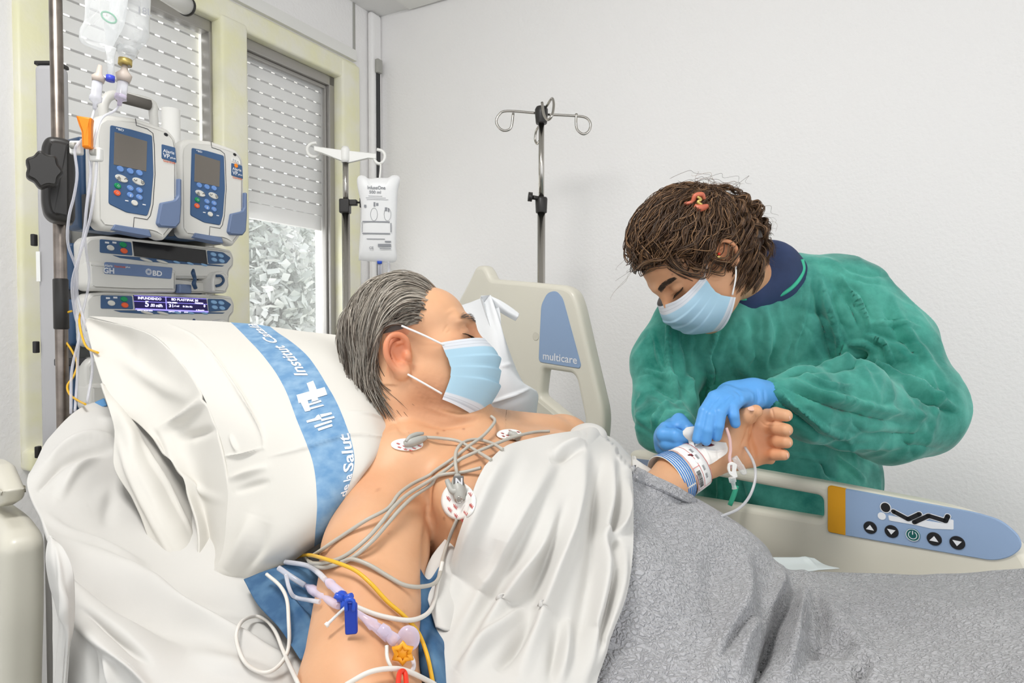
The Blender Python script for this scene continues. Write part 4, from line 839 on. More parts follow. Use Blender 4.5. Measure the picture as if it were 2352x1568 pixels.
S1 = P(882, 1130, .85); E1 = P(822, 1590, .585)
mid = (S1+E1)/2
Fm.cap(tb(-.13, .0, .0), S1, .056, .054, .03); Fm.chain([S1, S1*.6+E1*.4+np.array([0, 0, .004]), E1], [.058, .058, .052], .014); Fm.chain([E1, np.array([-.02, .40, .97]), np.array([.06, .33, .96])], [.048, .036, .028], .02)
Fm.ell(np.array([.11, .29, .955]), (.05, .04, .018), None, .015)
Fm.chain([tb(.19, .0, -.01), np.array([.17, .93, 1.055]), P(1550, 1095, 1.035), P(1632, 1050, 1.075)], [.058, .044, .033, .028], .012)
# left hand, palm to the camera
ha, hb = nrm(P(1780, 1000, 1.09)-P(1650, 1040, 1.08)), None
hc = nrm(CAM-P(1715, 1010, 1.09)); hb = nrm(np.cross(ha, hc)); hc = nrm(np.cross(hb, ha)); HB = np.stack([ha, hb, hc])
Fm.cap(P(1632, 1046, 1.078), P(1680, 1025, 1.09), .030, .028, .02); Fm.ell(P(1716, 1012, 1.10), (.046, .045, .017), HB, .015)
Fm.ell(P(1692, 1052, 1.082), (.030, .019, .016), HB, .014); Fm.ell(P(1686, 988, 1.078), (.030, .020, .017), HB, .014); Fm.ell(P(1752, 1008, 1.095), (.014, .043, .014), HB, .012)
fing = [([(1748, 968, 1.095), (1762, 955, 1.088), (1782, 950, 1.068), (1806, 954, 1.052)], [.0125, .0118, .0112, .0098]),
        ([(1755, 990, 1.095), (1768, 984, 1.086), (1786, 983, 1.064), (1806, 987, 1.048)], [.0125, .0118, .0114, .0102]),
        ([(1756, 1014, 1.095), (1770, 1013, 1.086), (1788, 1013, 1.064), (1806, 1015, 1.050)], [.012, .0115, .011, .010]),
        ([(1748, 1042, 1.092), (1762, 1043, 1.085), (1780, 1043, 1.068), (1800, 1044, 1.055)], [.0115, .0105, .010, .009])]
for pl, rr in fing:
    q = [P(*a) for a in pl]; Fm.cap(q[0], q[1], rr[0], rr[1], .008); Fm.cap(q[1], q[2], rr[1]*.96, rr[2]*.93, .0028); Fm.cap(q[2], q[3], rr[2], rr[3], .0022)
q = [P(1676, 985, 1.085), P(1700, 962, 1.072), P(1718, 955, 1.062), P(1736, 944, 1.052)]
Fm.cap(q[0], q[1], .0185, .0155, .012); Fm.cap(q[1], q[2], .0145, .0135, .006); Fm.cap(q[2], q[3], .014, .0105, .003)
def bounds(pts, m): a = np.array(pts); return a.min(0)-m, a.max(0)+m
parts_ = []
hl, hh_ = bounds([HM.w((sx, y, z)) for sx in (-.1, .1) for y in (-.11, .125) for z in (-.10, .13)], .008)
parts_.append(Fm.mesh(hl, hh_, .0016)); zc = hl[2]
bl, bh = np.array([-.30, .26, .85]), np.array([.42, 1.22, 1.30])
vb, fb = Fm.mesh(bl, bh, .0042)
wl_, wh_ = bounds([P(1610, 1090, 1.06), P(1830, 920, 1.05), P(1700, 1000, 1.13)], .03)
parts_.append(Fm.mesh(wl_, wh_, .00135))
def cut(v, f, keep): fk = keep[f].all(1); f = f[fk]; u = np.unique(f); mp = np.full(len(v), -1); mp[u] = np.arange(len(u)); return v[u], mp[f]
ins = lambda v, lo, hi, m: ((v > lo+m) & (v < hi-m)).all(1)
vb, fb = cut(vb, fb, ~(ins(vb, hl, hh_, .009) | ins(vb, wl_, wh_, .007))); 
V_, F_ = [], []; n = 0
for v, f in [(vb, fb)]+parts_: V_.append(v); F_.append(f+n); n += len(v)
mv, mf = np.concatenate(V_), np.concatenate(F_)
px, py, dd = proj(mv); L_ = HM.l(mv); N_ = vnormals(mv, mf)
# creases of palm, neck and arm
mv = folds(mv, mf, [([(1738, 945), (1728, 975), (1722, 1010), (1732, 1060)], -.0022, 3), ([(1716, 975), (1714, 1000), (1700, 1030)], -.0028, 4), ([(1770, 930), (1778, 962)], -.0016, 2.5), ([(1745, 965), (1762, 978), (1800, 972)], -.0015, 2),
    ([(990, 1090), (984, 1150), (980, 1200), (972, 1300), (966, 1380)], -.005, 5), ([(840, 1280), (900, 1300), (960, 1330)], -.002, 8), ([(900, 1335), (950, 1350)], -.0015, 6), ([(950, 962), (1020, 976), (1100, 966)], -.006, 8), ([(980, 935), (1050, 957), (1112, 950)], .004, 8), ([(905, 965), (925, 990), (940, 1000)], -.003, 6), ([(1046, 742), (1060, 737), (1075, 742)], .0012, 4), ([(1040, 775), (1052, 784), (1062, 786)], -.001, 3), ([(1030, 745), (1022, 755), (1018, 765)], -.0009, 2.5), ([(1034, 758), (1024, 766)], -.0008, 2),
    ([(1052, 752), (1066, 757), (1074, 762)], .0008, 3), ([(1020, 724), (1040, 712), (1062, 716)], .0012, 5), ([(870, 1070), (930, 1050), (1010, 1040)], .002, 22)])
t = np.ones((len(mv), 3)); ear = np.exp(-(((L_[:, 1]+.014)/.026)**2+((L_[:, 2]+.0)/.04)**2)**2)*(np.abs(L_[:, 0]) > .07)
red = lambda m, c: 1-m[:, None]*(1-np.array(c)[None])
t *= red(ear*.95, (1.0, .64, .58)); hd_ = np.clip(1-np.linalg.norm(L_-[0, .0, 0], axis=1)/.2, 0, 1) > .1
beard = hd_*np.clip(1-np.abs(L_[:, 2]+.075)/.05, 0, 1)*np.clip((L_[:, 1]+.01)/.03, 0, 1); sp = np.clip(vnoise(mv, 900, 3, 2)*.5+.6, 0, 1)
t *= red(beard*(.4+.6*sp), (.66, .61, .56)); nape = blob(px, py, 985, 915, 75, 60); t *= red(nape*.55, (.93, .72, .62)); t *= red(hd_*blob(px, py, 1060, 770, 30)*.35, (.95, .72, .66)); t *= red(hd_*blob(px, py, 1098, 755, 22)*.6, (.98, .72, .64))
t *= red(blob(px, py, 850, 1110, 45, 30)*.4, (1, .8, .74)); t *= red(blob(px, py, 1760, 1030, 45, 55)*.6, (1.0, .68, .52)); t *= red(blob(px, py, 1725, 990, 40, 50)*.3, (1.0, .8, .62)); t *= red(blob(px, py, 1590, 1070, 60, 50)*.4, (.93, .93, .86))
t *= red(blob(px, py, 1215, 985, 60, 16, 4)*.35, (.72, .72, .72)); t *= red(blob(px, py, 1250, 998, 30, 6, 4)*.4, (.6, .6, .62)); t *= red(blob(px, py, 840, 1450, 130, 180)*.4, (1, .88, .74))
for cx_, cy_ in ((1020, 987), (1065, 984), (870, 1125), (1020, 1190), (1040, 1195), (930, 1405), (905, 1560), (912, 1440), (1005, 995), (895, 1225)): t *= red(blob(px, py, cx_, cy_, 3)*.75, (.5, .38, .34))
t *= red((blob(px, py, 1587, 1040, 10, 6)+blob(px, py, 1607, 1038, 6, 4)), (.5, .10, .10))
body = mk('body', (mv, mf), SK, man, world=True, attrs=t)
mq = np.concatenate([mv, mv[mf].mean(1), (mv[mf[:, 0]]+mv[mf[:, 1]])/2, (mv[mf[:, 1]]+mv[mf[:, 2]])/2]); DM = Depth(5).add(mq).fill(2).blur(1)
# closed eye: lash line, eyebrow
HR = tintmat('hair_strand', '#ffffff', .42, spec=.5)
def lashes(Hd, m, col, n, ln, parent, dip=.0):
    a = np.linspace(0, 1, n); q = np.stack([m*(.020+.026*a), .0925-.014*a**1.5, .0105+.004*a-dip], 1); e = q+np.stack([m*(.001+.003*a), np.full(n, ln), np.full(n, -.45*ln)], 1)
    T_ = np.linspace(0, 1, 5)[None, :, None]; S_ = q[:, None]*(1-T_)+e[:, None]*T_; S_[..., 2] += .25*ln*T_[..., 0]**2
    v, f, c = strands(Hd.w(S_.reshape(-1, 3)).reshape(n, 5, 3), .00045, .3, np.tile(np.array(col), (n, 1))); mk('eyelashes', (v, f), HR, parent, world=True, attrs=c)
def brow(Hd, m, col, n, parent, r=.0004, z0=.036):
    a = rng.random(n); q = np.stack([m*(.014+.036*a), .1025-.019*a**1.6, z0+.006*np.sin(a*2.6)+rng.normal(size=n)*.0022], 1); T_ = np.linspace(0, 1, 5)[None, :, None]
    d = np.stack([m*np.full(n, .009), -.005+0*a, .002-.005*a], 1); S_ = q[:, None]+d[:, None]*T_; v, f, c = strands(Hd.w(S_.reshape(-1, 3)).reshape(n, 5, 3), r, .3, np.tile(np.array(col), (n, 1))); mk('eyebrow', (v, f), HR, parent, world=True, attrs=c)
lashes(HM, 1, (.05, .035, .025), 40, .006, man); brow(HM, 1, (.16, .12, .10), 80, man, .00035)
# hair
CR_C, CR_R = HM.CC, HM.CRr
def skull(Hd, q, h):
    """push local points out to height h over the cranium"""
    c = CR_C; r = CR_R+h[..., None]; d = (q-c)/r; L = np.linalg.norm(d, axis=-1)[..., None]; low = q[..., 2:3] < .03
    return np.where((L < 1), c+(q-c)/np.maximum(L, .3), q)
def grow(roots, step, S, flow, h0, h1, pull=.7, earfree=True):
    q = roots.copy(); out = [q]; N = len(q); c = CR_C; R2 = CR_R**2
    for k in range(1, S):
        t = k/(S-1); d = flow(q, t); nn = (q-c)/R2; nn /= np.linalg.norm(nn, axis=1)[:, None]; d = d-nn*(d*nn).sum(1)[:, None]*(pull*np.clip((q[:, 2]+.03)/.04, 0, 1))[:, None]; d /= np.linalg.norm(d, axis=1)[:, None]+1e-9
        q = skull(None, q+d*step[:, None], h0+(h1-h0)*np.sin(min(1, t*1.6)*math.pi/2))
        if earfree:
            ey, ez = (q[:, 1]+.014)/.028, (q[:, 2]+.002)/.034; L = np.hypot(ey, ez); m = (L < 1) & (np.abs(q[:, 0]) > .05); k_ = 1/np.maximum(L, .25); ey2 = np.where((ey > -.2) & (ez > -.2), ey, ey); q[:, 1] = np.where(m, -.014+ey*k_*.028, q[:, 1]); q[:, 2] = np.where(m, -.002+ez*k_*.034, q[:, 2])
        out.append(q)
    return np.stack(out, 1)
def scalp(n, cond):
    out = []
    while sum(map(len, out)) < n:
        d = rng.normal(size=(n*3, 3)); d /= np.linalg.norm(d, axis=1)[:, None]; q = CR_C+d*CR_R; out.append(q[cond(q)])
    return np.concatenate(out)[:n]
def mcond(q):
    x, y, z = q.T; return (((z > -.012) & (y < .008+.55*np.clip(z, -.02, .13)) & ~((y > -.040) & (z < .030))) | ((z <= .0) & (y < -.036) & (z > -.055)) | ((z > .09) & (y < .070)))
n = 8500; ro = scalp(n, mcond)
def mflow(q, t):
    b = np.clip((.02-q[:, 1])/.1, 0, 1); s = np.sign(q[:, 0]+1e-6); return np.stack([.12*s*(1-b), -1+.75*b*(1 if True else 0), .25*(1-t)-.35-1.2*b-.5*t], 1)+np.stack([0*b, .9*np.clip((-.01-q[:, 2])/.04, 0, 1.3), 0*b], 1)+vw[:, None]*np.array([0, .25, .3])
vw = rng.normal(size=n)*.5
lay = rng.random(n); st_ = np.full(n, .0078)*(.75+.6*rng.random(n)); S_ = 20
PT = grow(ro, st_, S_, mflow, .002+lay*.005, .004+lay*.012)
lift = np.exp(-((ro[:, 1]-.05)/.03)**2)*np.clip(ro[:, 2]/.1, 0, 1); tt = np.linspace(0, 1, S_); PT[..., 2] += (lift*.018)[:, None]*np.sin(tt*math.pi)[None]; PT += (rng.normal(size=(n, 1, 3))*.0016)*tt[None, :, None]
lc = np.round(ro[:, 0]*90)+np.round(ro[:, 1]*50)*7+np.round(ro[:, 2]*60)*3; PT[..., 0] += .003*np.sin(tt*8+lc[:, None]); PT[..., 1] += .004*np.sin(tt*6+lc[:, None]*1.7)*tt[None]; PT[..., 2] += .004*np.cos(tt*7+lc[:, None]*2.3)*tt[None]
g = np.clip((ro[:, 1]-.005)*9+(ro[:, 2]-.055)*9+.3+rng.normal(size=n)*.35, 0, 1)[:, None]*.85+.0; cd, cg = np.array([.085, .062, .046]), np.array([.52, .47, .40]); cols = cd*(1-g)+cg*g; cols *= (.6+.8*rng.random((n, 1))); wh = rng.random(n) < .10; cols[wh] = cols[wh]*.3+np.array([.45, .42, .37])*.7
kp = ~(((PT[..., 1] > .012) & (PT[..., 2] < -.02)).any(1) | (PT[..., 2].min(1) < -.115)); PT = PT[kp]; cols = cols[kp]; n = len(PT)
v, f, c = strands(HM.w(PT.reshape(-1, 3)).reshape(n, S_, 3), .00085, .35, cols)
Fh = Field(); HM.E(Fh, (0, -.014, .046), (.081, .101, .087), .01)
hair = mk('hair', (v, f), HR, man, world=True, attrs=c)
Hc = Field(); HM.E(Hc, (0, -.014, .041), (.0745, .080, .067)); HM.E(Hc, (0, -.046, -.02), (.056, .040, .055), .03); HM.K(Hc, (0, -.045, -.05), (0, -.040, -.095), .052, .046, .02); HM.E(Hc, (0, .06, .0), (.2, .055, .085), .01, True); HM.E(Hc, (.08, .0, -.02), (.035, .034, .034), .01, True); HM.E(Hc, (-.08, .0, -.02), (.035, .034, .034), .01, True)
cv, cf = Hc.mesh(hl-.01, hh_+.01, .004); mk('hair_base', (cv, cf), HR, man, world=True, attrs=np.tile(np.array([.10, .075, .06]), (len(cv), 1)))
HM.mask(man, M['mask'], M['loop'], drop=.006, label='light blue pleated mask')
# nails
nm = mat('fingernail', '#e3b7a2', .3)
for (a, b, Z, rx, rz, n_) in ((1727, 938, 1.040, .0075, .0045, (.1, -.75, .65)),): 
    c_ = on(DM, a, b, .0); nn = nrm(n_); ex = nrm(P(1742, 930, 1.05)-P(1718, 945, 1.06)); ex = nrm(ex-nn*(ex@nn)); ey = np.cross(nn, ex); v, f = sphere((0, 0, 0), 1, (1, 1, 1), 16, 10); v = [c_+ex*q[0]*rx+ey*q[1]*rz+nn*q[2]*.0012 for q in v]; mk('nail', (v, f), nm, man, world=True)
for (a, b, Z) in ((1813, 958, 1.047), (1813, 990, 1.043), (1814, 1017, 1.045), (1808, 1046, 1.05)):
    c_ = P(a, b, Z); nn = nrm([.9, -.25, .1]); ex = nrm([.1, -.1, -1]); ex = nrm(ex-nn*(ex@nn)); ey = np.cross(nn, ex); v, f = sphere((0, 0, 0), 1, (1, 1, 1), 16, 10); v = [c_+ex*q[0]*.0055+ey*q[1]*.0055+nn*q[2]*.0018 for q in v]; mk('nail', (v, f), nm, man, world=True)
# wrist bands
def band(a, b, ra, ca, col, name, lbl, w0=1.0, flat=.78):
    """printed plastic strip around the forearm between two axis points"""
    T = nrm(b-a); h = nrm(CAM-a); h = nrm(h-T*(h@T)); w = np.cross(T, h); v = []; n = 48; L = np.linalg.norm(b-a)
    for s_, rr in ((0, ra), (1, ca)):
        for k in range(n): q = 2*math.pi*k/n; v.append(a+(b-a)*s_+w*rr*math.cos(q)+h*rr*flat*math.sin(q))
    for s_, rr in ((0, ra), (1, ca)):
        for k in range(n): q = 2*math.pi*k/n; v.append(a+(b-a)*s_+w*(rr-.0012)*math.cos(q)+h*(rr-.0012)*flat*math.sin(q))
    f = []
    for k in range(n): k2 = (k+1) % n; f += [[k, k2, n+k2, n+k], [2*n+k, 3*n+k, 3*n+k2, 2*n+k2], [k, 2*n+k, 2*n+k2, k2], [n+k, n+k2, 3*n+k2, 3*n+k]]
    o = mk(name, (v, f), col, man, world=True, label=lbl)
    def pt(x, y, off=.0009): q = math.pi/2-x; rr = ra+(ca-ra)*y; return a+(b-a)*y+w*(rr+off)*math.cos(q)+h*(rr+off)*flat*math.sin(q)
    return o, pt
def quadstrip(pt, x0, x1, y0, y1, n=8):
    v = []; 
    for k in range(n+1): x = x0+(x1-x0)*k/n; v += [pt(x, y0), pt(x, y1)]
    return v, [[2*k, 2*k+2, 2*k+3, 2*k+1] for k in range(n)]
wa, wb = P(1536, 1102, 1.031), P(1560, 1089, 1.041)
o, pt = band(wa-nrm(wb-wa)*.006, wb-nrm(wb-wa)*.004, .0425, .041, M['stick'], 'striped_wristband', 'blue and white striped wristband', flat=1.0)
mb = MB()
for k in range(6): y = .04+k*.165; mb.add(quadstrip(pt, -1.5, .55, y, y+.085)); mb.add(quadstrip(pt, .62, 1.6, y, y+.085))
mk('stripes', mb.vf(), mat('stripe_blue', '#2f7ac6', .5), o, world=True, smooth=False)
wa, wb = P(1568, 1084, 1.044), P(1604, 1063, 1.057)
o, pt = band(wa-nrm(wb-wa)*.004, wb-nrm(wb-wa)*.006, .0400, .0375, M['stick'], 'identity_wristband', 'white identity wristband with red lines and a barcode', flat=.9)
mb = MB(); mb.add(quadstrip(pt, -1.5, 1.1, .02, .045)); mb.add(quadstrip(pt, -1.5, 1.1, .955, .98)); mb.add(quadstrip(pt, -1.5, 1.1, .45, .475)); mb.add(quadstrip(pt, 1.08, 1.1, .02, .98, 1)); mb.add(quadstrip(pt, .08, .1, .02, .47, 1))
mk('red_lines', mb.vf(), M['prtr'], o, world=True, smooth=False)
mb = MB(); x = .25
while x < .95: w_ = random.choice([.012, .02, .03]); mb.add(quadstrip(pt, x, x+w_, .12, .36, 1)); x += w_+random.choice([.012, .02])
mb.add(quadstrip(pt, .35, .8, .06, .085)); mk('barcode', mb.vf(), M['ink'], o, world=True, smooth=False)
mb = MB()
for x0 in (-.7, -.35, .15, .5):
    for k in range(5): x = x0+k*.045; mb.add(tube([pt(x, .62, .0006), pt(x+.02, .74, .0006), pt(x+.03, .60, .0006)], .0003, 4, 0))
mk('handwriting', mb.vf(), M['prtg'], o, world=True)
# ================================================================ NURSE
HN = Head(P(1598, 602, 1.26), (-.55, -.22, -.80), (-.80, -.15, .58), .97, es=.75)
CR_C, CR_R = HN.CC, HN.CRr
SKN = tintmat('nurse_skin', '#cf9872', .5, sss=.1, bump=(160, .08, .0008), var=(14, '#d6a27c', .35, .7))
nurse = thing('person', 'person with curly brown hair in green gown and blue gloves bending over the bed', 'person', (.62, 1.5, 0))
Fs = Field(); HN.build(Fs, .88, ears=(-1,))
Fs.chain([HN.w((0, -.03, -.03)), HN.w((0, -.035, -.075)), P(1745, 650, 1.36), P(1770, 700, 1.40)], [.050, .047, .052, .07], .03)
Fs.chain([P(1900, 700, 1.42), P(1960, 720, 1.40), P(2090, 930, 1.29), P(1950, 935, 1.19), P(1790, 912, 1.135)], [.055, .046, .038, .032, .018], .02); Fs.chain([P(1640, 760, 1.43), P(1575, 770, 1.41), P(1530, 930, 1.33), P(1556, 990, 1.19)], [.045, .035, .028, .020], .02); Fs.chain([P(1770, 700, 1.42), P(1750, 800, 1.47), P(1800, 1000, 1.52)], [.07, .10, .09], .05); Fs.cap(P(1640, 760, 1.43), P(1900, 700, 1.42), .05, .05, .04)
hb_ = bounds([HN.w((a, b, c)) for a in (-.1, .1) for b in (-.11, .125) for c in (-.10, .13)], .005)
v1, f1 = Fs.mesh(hb_[0], hb_[1], .002)
v1, f1 = cut(v1, f1, np.ones(len(v1), bool))
px, py, _ = proj(v1); L1 = HN.l(v1); t = np.ones((len(v1), 3)); t *= red(np.exp(-(((L1[:, 1]+.014)/.026)**2+(L1[:, 2]/.04)**2)**2)*(np.abs(L1[:, 0]) > .07)*.5, (1, .76, .7)); t *= red(blob(px, py, 1600, 650, 26)*.25, (1, .78, .7))
for q in ((1544, 630), (1591, 618)): t *= red(blob(px, py, q[0], q[1], 2.2)*.8, (.4, .3, .26))
nb_, nf_ = Fs.mesh(np.array([.22, 1.05, 1.0]), np.array([1.0, 1.66, 1.62]), .006)
k_ = ins(nb_, hb_[0], hb_[1], .008); nb_, nf_ = cut(nb_, nf_, ~k_)
mk('body', (np.concatenate([v1, nb_]), np.concatenate([f1, nf_+len(v1)])), SKN, nurse, world=True, attrs=np.concatenate([t, np.ones((len(nb_), 3))]))
lashes(HN, -1, (.03, .02, .015), 60, .009, nurse, .002); brow(HN, -1, (.05, .032, .022), 260, nurse, .0005)
HN.mask(nurse, M['mask'], M['loop'], loops=(-1,), label='light blue mask on the bowed face', pleat=.0018)
# navy shirt under the gown
NV = mat('navy_scrubs', '#34436b', .8, bump=(300, .2, .001), var=(12, '#2b3858', .4, .7))
Fv = Field(); Fv.chain([P(1705, 675, 1.345), P(1762, 640, 1.37), P(1830, 690, 1.42)], [.050, .066, .075], .04); Fv.cap(P(1760, 640, 1.37), P(1775, 605, 1.36), .055, .040, .03); Fv.cap(P(1722, 662, 1.315), P(1755, 640, 1.34), .040, .048, .03)
Fv.chain([P(1640, 790, 1.46), P(1740, 770, 1.48), P(1850, 750, 1.47)], [.07, .09, .08], .05); Fv.chain([P(1750, 800, 1.50), P(1800, 1020, 1.54), P(1815, 1180, 1.54)], [.09, .10, .11], .05)
for a in (1, -1): c0_ = np.array([.62+.09*a, 1.47, .82]); Fv.chain([c0_, c0_*[1, 1, 0]+[0, 0, .45], c0_*[1, 1, 0]+[0, 0, .10]], [.10, .065, .055], .02)
v, f = Fv.mesh((.2, 1.2, .03), (1.0, 1.75, 1.55), .008); v = v+vnormals(v, f)*(vnoise(v, 22, 5)*.004)[:, None]; v0_ = v; mk('scrubs', (v, f), NV, nurse, world=True)
SH = mat('white_shoe', '#e5e5e3', .5)
for a in (1, -1): v, f = Field().ell((.62+.09*a, 1.43, .045), (.05, .13, .045)).ell((.62+.09*a, 1.43, -.03), (.2, .3, .03), None, .004, True).mesh((.35, 1.2, -.01), (.9, 1.7, .12), .006); mk('shoe', (v, f), SH, nurse, world=True)
# green gown
Fg = Field(); wide = np.stack([nrm([1, .0, -.1]), nrm([0, 1., 0]), nrm([.1, 0, 1])])
Fg.ell(P(1735, 800, 1.44), (.185, .125, .135), wide, .05); Fg.chain([P(1640, 760, 1.40), P(1780, 700, 1.42), P(1900, 693, 1.40)], [.080, .095, .098], .05)
Fg.ell(P(1760, 930, 1.46), (.20, .125, .16), None, .05); Fg.ell(P(1805, 1090, 1.49), (.205, .13, .16), None, .05); Fg.chain([P(1805, 1150, 1.5), np.array([.63, 1.5, .75]), np.array([.63, 1.5, .50])], [.17, .185, .20], .05)
Fg.chain([P(1945, 705, 1.38), P(2030, 800, 1.35), P(2092, 930, 1.29)], [.096, .090, .090], .03)
Fg.chain([P(2098, 940, 1.28), P(2040, 965, 1.24), P(1940, 932, 1.18), P(1850, 926, 1.14), P(1775, 912, 1.13)], [.088, .074, .074, .058, .030], .025)
Fg.chain([P(1575, 760, 1.40), P(1535, 830, 1.39), P(1528, 930, 1.33)], [.075, .068, .062], .03); Fg.chain([P(1528, 935, 1.32), P(1525, 985, 1.24), P(1560, 985, 1.19)], [.060, .046, .034], .02)
Fg.chain([P(1600, 700, 1.38), P(1680, 715, 1.37)], [.05, .07], .04)
Fg.ell(P(1742, 586, 1.30), (.052, .15, .046), np.stack([nrm([.85, 0, .5]), nrm([0, 1., 0]), nrm([-.5, 0, .85])]), .012, True); Fg.plane((0, 0, .50), (0, 0, -1))
Fg.cap(P(1755, 908, 1.125), P(1700, 900, 1.10), .024, .024, .004, True)
gv, gf = Fg.mesh((.20, 1.02, .49), (1.05, 1.72, 1.60), .0042)
N0 = vnormals(relax(relax(gv, gf), gf), gf)
GF = [  # raised ridges (+) and pressed valleys (-): shoulder seam, sleeve pulls, forearm, chest
 ([(1858, 622), (1850, 700), (1822, 790), (1812, 850)], .007, 6), ([(1880, 625), (1900, 700), (1925, 770), (1932, 830)], .012, 8), ([(1870, 640), (1890, 740), (1915, 850)], -.010, 14), ([(1930, 632), (1968, 690), (1996, 742), (1990, 770)], .010, 6), ([(1915, 640), (1950, 700), (1975, 760)], -.007, 9),
 ([(1990, 745), (2050, 742), (2110, 752)], .007, 5), ([(1995, 760), (2040, 775), (2110, 790)], -.006, 12), ([(1985, 770), (2030, 790), (2050, 840)], .012, 7), ([(1950, 790), (1985, 790), (2015, 810)], .008, 7), ([(1960, 805), (1990, 815), (1950, 845)], -.012, 12), ([(1945, 790), (1940, 830), (1960, 845)], .008, 6), ([(2000, 840), (1930, 845), (1860, 850), (1800, 868)], -.014, 9),
 ([(1750, 872), (1830, 845), (1960, 836), (2080, 880), (2190, 940)], .014, 9), ([(1760, 885), (1820, 925), (1900, 985), (1962, 1000)], .010, 7), ([(1770, 905), (1830, 960), (1900, 1010)], -.009, 10), ([(1810, 870), (1880, 905), (1960, 925), (2050, 945), (2130, 960)], .010, 9), ([(1800, 890), (1900, 930), (2000, 960), (2080, 975)], -.010, 12), ([(1840, 855), (1900, 885), (1965, 890)], .006, 6), ([(2130, 855), (2148, 920), (2140, 960)], .006, 9), ([(1960, 1000), (2050, 1000), (2120, 990)], -.007, 14), ([(1850, 1000), (1950, 1025), (2080, 1020)], .006, 8), ([(2060, 870), (2120, 920), (2200, 950)], -.009, 10),
 ([(1655, 720), (1640, 780), (1622, 820), (1632, 860), (1628, 950)], .012, 7), ([(1600, 730), (1598, 800), (1610, 860)], -.008, 16), ([(1680, 800), (1710, 850), (1730, 880)], .006, 12), ([(1720, 720), (1735, 780), (1730, 860)], -.006, 20), ([(1790, 740), (1780, 800), (1760, 860)], -.007, 18), ([(1755, 700), (1762, 780), (1755, 850)], .005, 10),
 ([(1543, 700), (1536, 760), (1536, 850), (1560, 930)], .011, 7), ([(1562, 705), (1568, 780), (1590, 860), (1600, 930)], -.009, 12), ([(1500, 760), (1520, 840), (1545, 880)], .007, 7), ([(1480, 850), (1530, 870), (1560, 900)], .007, 6), ([(1490, 880), (1530, 900), (1570, 930)], -.007, 9), ([(1480, 900), (1470, 950), (1500, 990)], .006, 8), ([(1500, 990), (1520, 950), (1570, 925)], .009, 7), ([(1515, 1000), (1540, 965), (1580, 950)], -.006, 7), ([(1590, 850), (1580, 900), (1600, 950)], .010, 8),
 ([(1920, 1050), (1950, 1075), (1985, 1105)], .007, 7), ([(1880, 1060), (1900, 1090), (1930, 1105)], -.008, 10), ([(1650, 1090), (1655, 1140), (1640, 1180)], .007, 6), ([(1700, 1090), (1720, 1180)], -.006, 12), ([(1690, 662), (1740, 660), (1800, 628)], .004, 5), ([(1835, 590), (1900, 600), (1960, 640)], .004, 12), ([(2060, 720), (2100, 790), (2160, 870)], .006, 14), ([(2020, 700), (2080, 790), (2120, 830)], -.006, 16)]
GF = [(a[0], a[1]*1.75, a[2]*.62) for a in GF]
r_ = np.random.default_rng(4); mains = [((1700, 800), 80), ((1800, 780), 70), ((1560, 820), 100), ((1900, 720), 60), ((2050, 820), 50), ((1900, 920), 20), ((2050, 960), 10), ((1700, 850), 120), ((1520, 900), 60), ((1960, 680), 45), ((1880, 1060), 70), ((2100, 900), 60)]
for k in range(64):
    (cx_, cy_), an = mains[k % len(mains)]; cx_ += r_.normal()*45; cy_ += r_.normal()*45; an = math.radians(an+r_.normal()*32); L = 40+r_.random()*75; bd = r_.normal()*14; ux, uy = math.cos(an), math.sin(an)
    GF.append(([(cx_-ux*L, cy_-uy*L), (cx_-uy*bd, cy_+ux*bd), (cx_+ux*L, cy_+uy*L)], (.0022+.0026*r_.random())*(1 if k % 3 else -1), 4+4*r_.random(), k % 4 == 0))
gv = folds(gv, gf, GF, True, N0); Ng = vnormals(gv, gf)
n1 = vnoise(gv*[1, 1, .7], 26, 21, 3); n2 = 1-np.abs(vnoise(gv*[1, 1, .6], 38, 8, 2)*2.2); gv = gv+Ng*(n1*.004+np.clip(n2, -.5, 1)*.0045)[:, None]
def gownmat():
    m = mat('green_gown', '#35a188', .6, sheen=.2, spec=.4); n, l = nt(m); b = n['Principled BSDF']; tc = n.new('ShaderNodeTexCoord')
    a = n.new('ShaderNodeTexNoise'); a.inputs['Scale'].default_value = 7; a.inputs['Detail'].default_value = 8; a.inputs['Roughness'].default_value = .65; l.new(tc.outputs['Object'], a.inputs['Vector'])
    r = n.new('ShaderNodeValToRGB'); e = r.color_ramp.elements; e[0].position = .36; e[0].color = lin('#147a6e'); e[1].position = .66; e[1].color = lin('#66c7b6'); l.new(a.outputs['Fac'], r.inputs[0]); l.new(r.outputs[0], b.inputs['Base Color'])
    w = n.new('ShaderNodeTexNoise'); w.inputs['Scale'].default_value = 420; l.new(tc.outputs['Object'], w.inputs['Vector']); k = n.new('ShaderNodeBump'); k.inputs['Strength'].default_value = .25; k.inputs['Distance'].default_value = .001; l.new(w.outputs['Fac'], k.inputs['Height']); l.new(k.outputs[0], b.inputs['Normal'])
    tr = n.new('ShaderNodeBsdfTransparent'); tr.inputs[0].default_value = lin('#5fc2a8'); lw = n.new('ShaderNodeLayerWeight'); lw.inputs[0].default_value = .5; mr = n.new('ShaderNodeMapRange'); mr.inputs['To Min'].default_value = .56; mr.inputs['To Max'].default_value = 1.0; l.new(lw.outputs['Facing'], mr.inputs['Value'])
    mx = n.new('ShaderNodeMixShader'); l.new(mr.outputs[0], mx.inputs[0]); l.new(tr.outputs[0], mx.inputs[1]); l.new(b.outputs[0], mx.inputs[2]); l.new(mx.outputs[0], n['Material Output'].inputs[0]); return m
DG0 = Depth(5).add(v0_).add(gv).fill(2); M['gown'] = gownmat(); gown = mk('gown', (gv, gf), M['gown'], nurse, world=True)
DG = Depth(4).add(gv).fill(2)
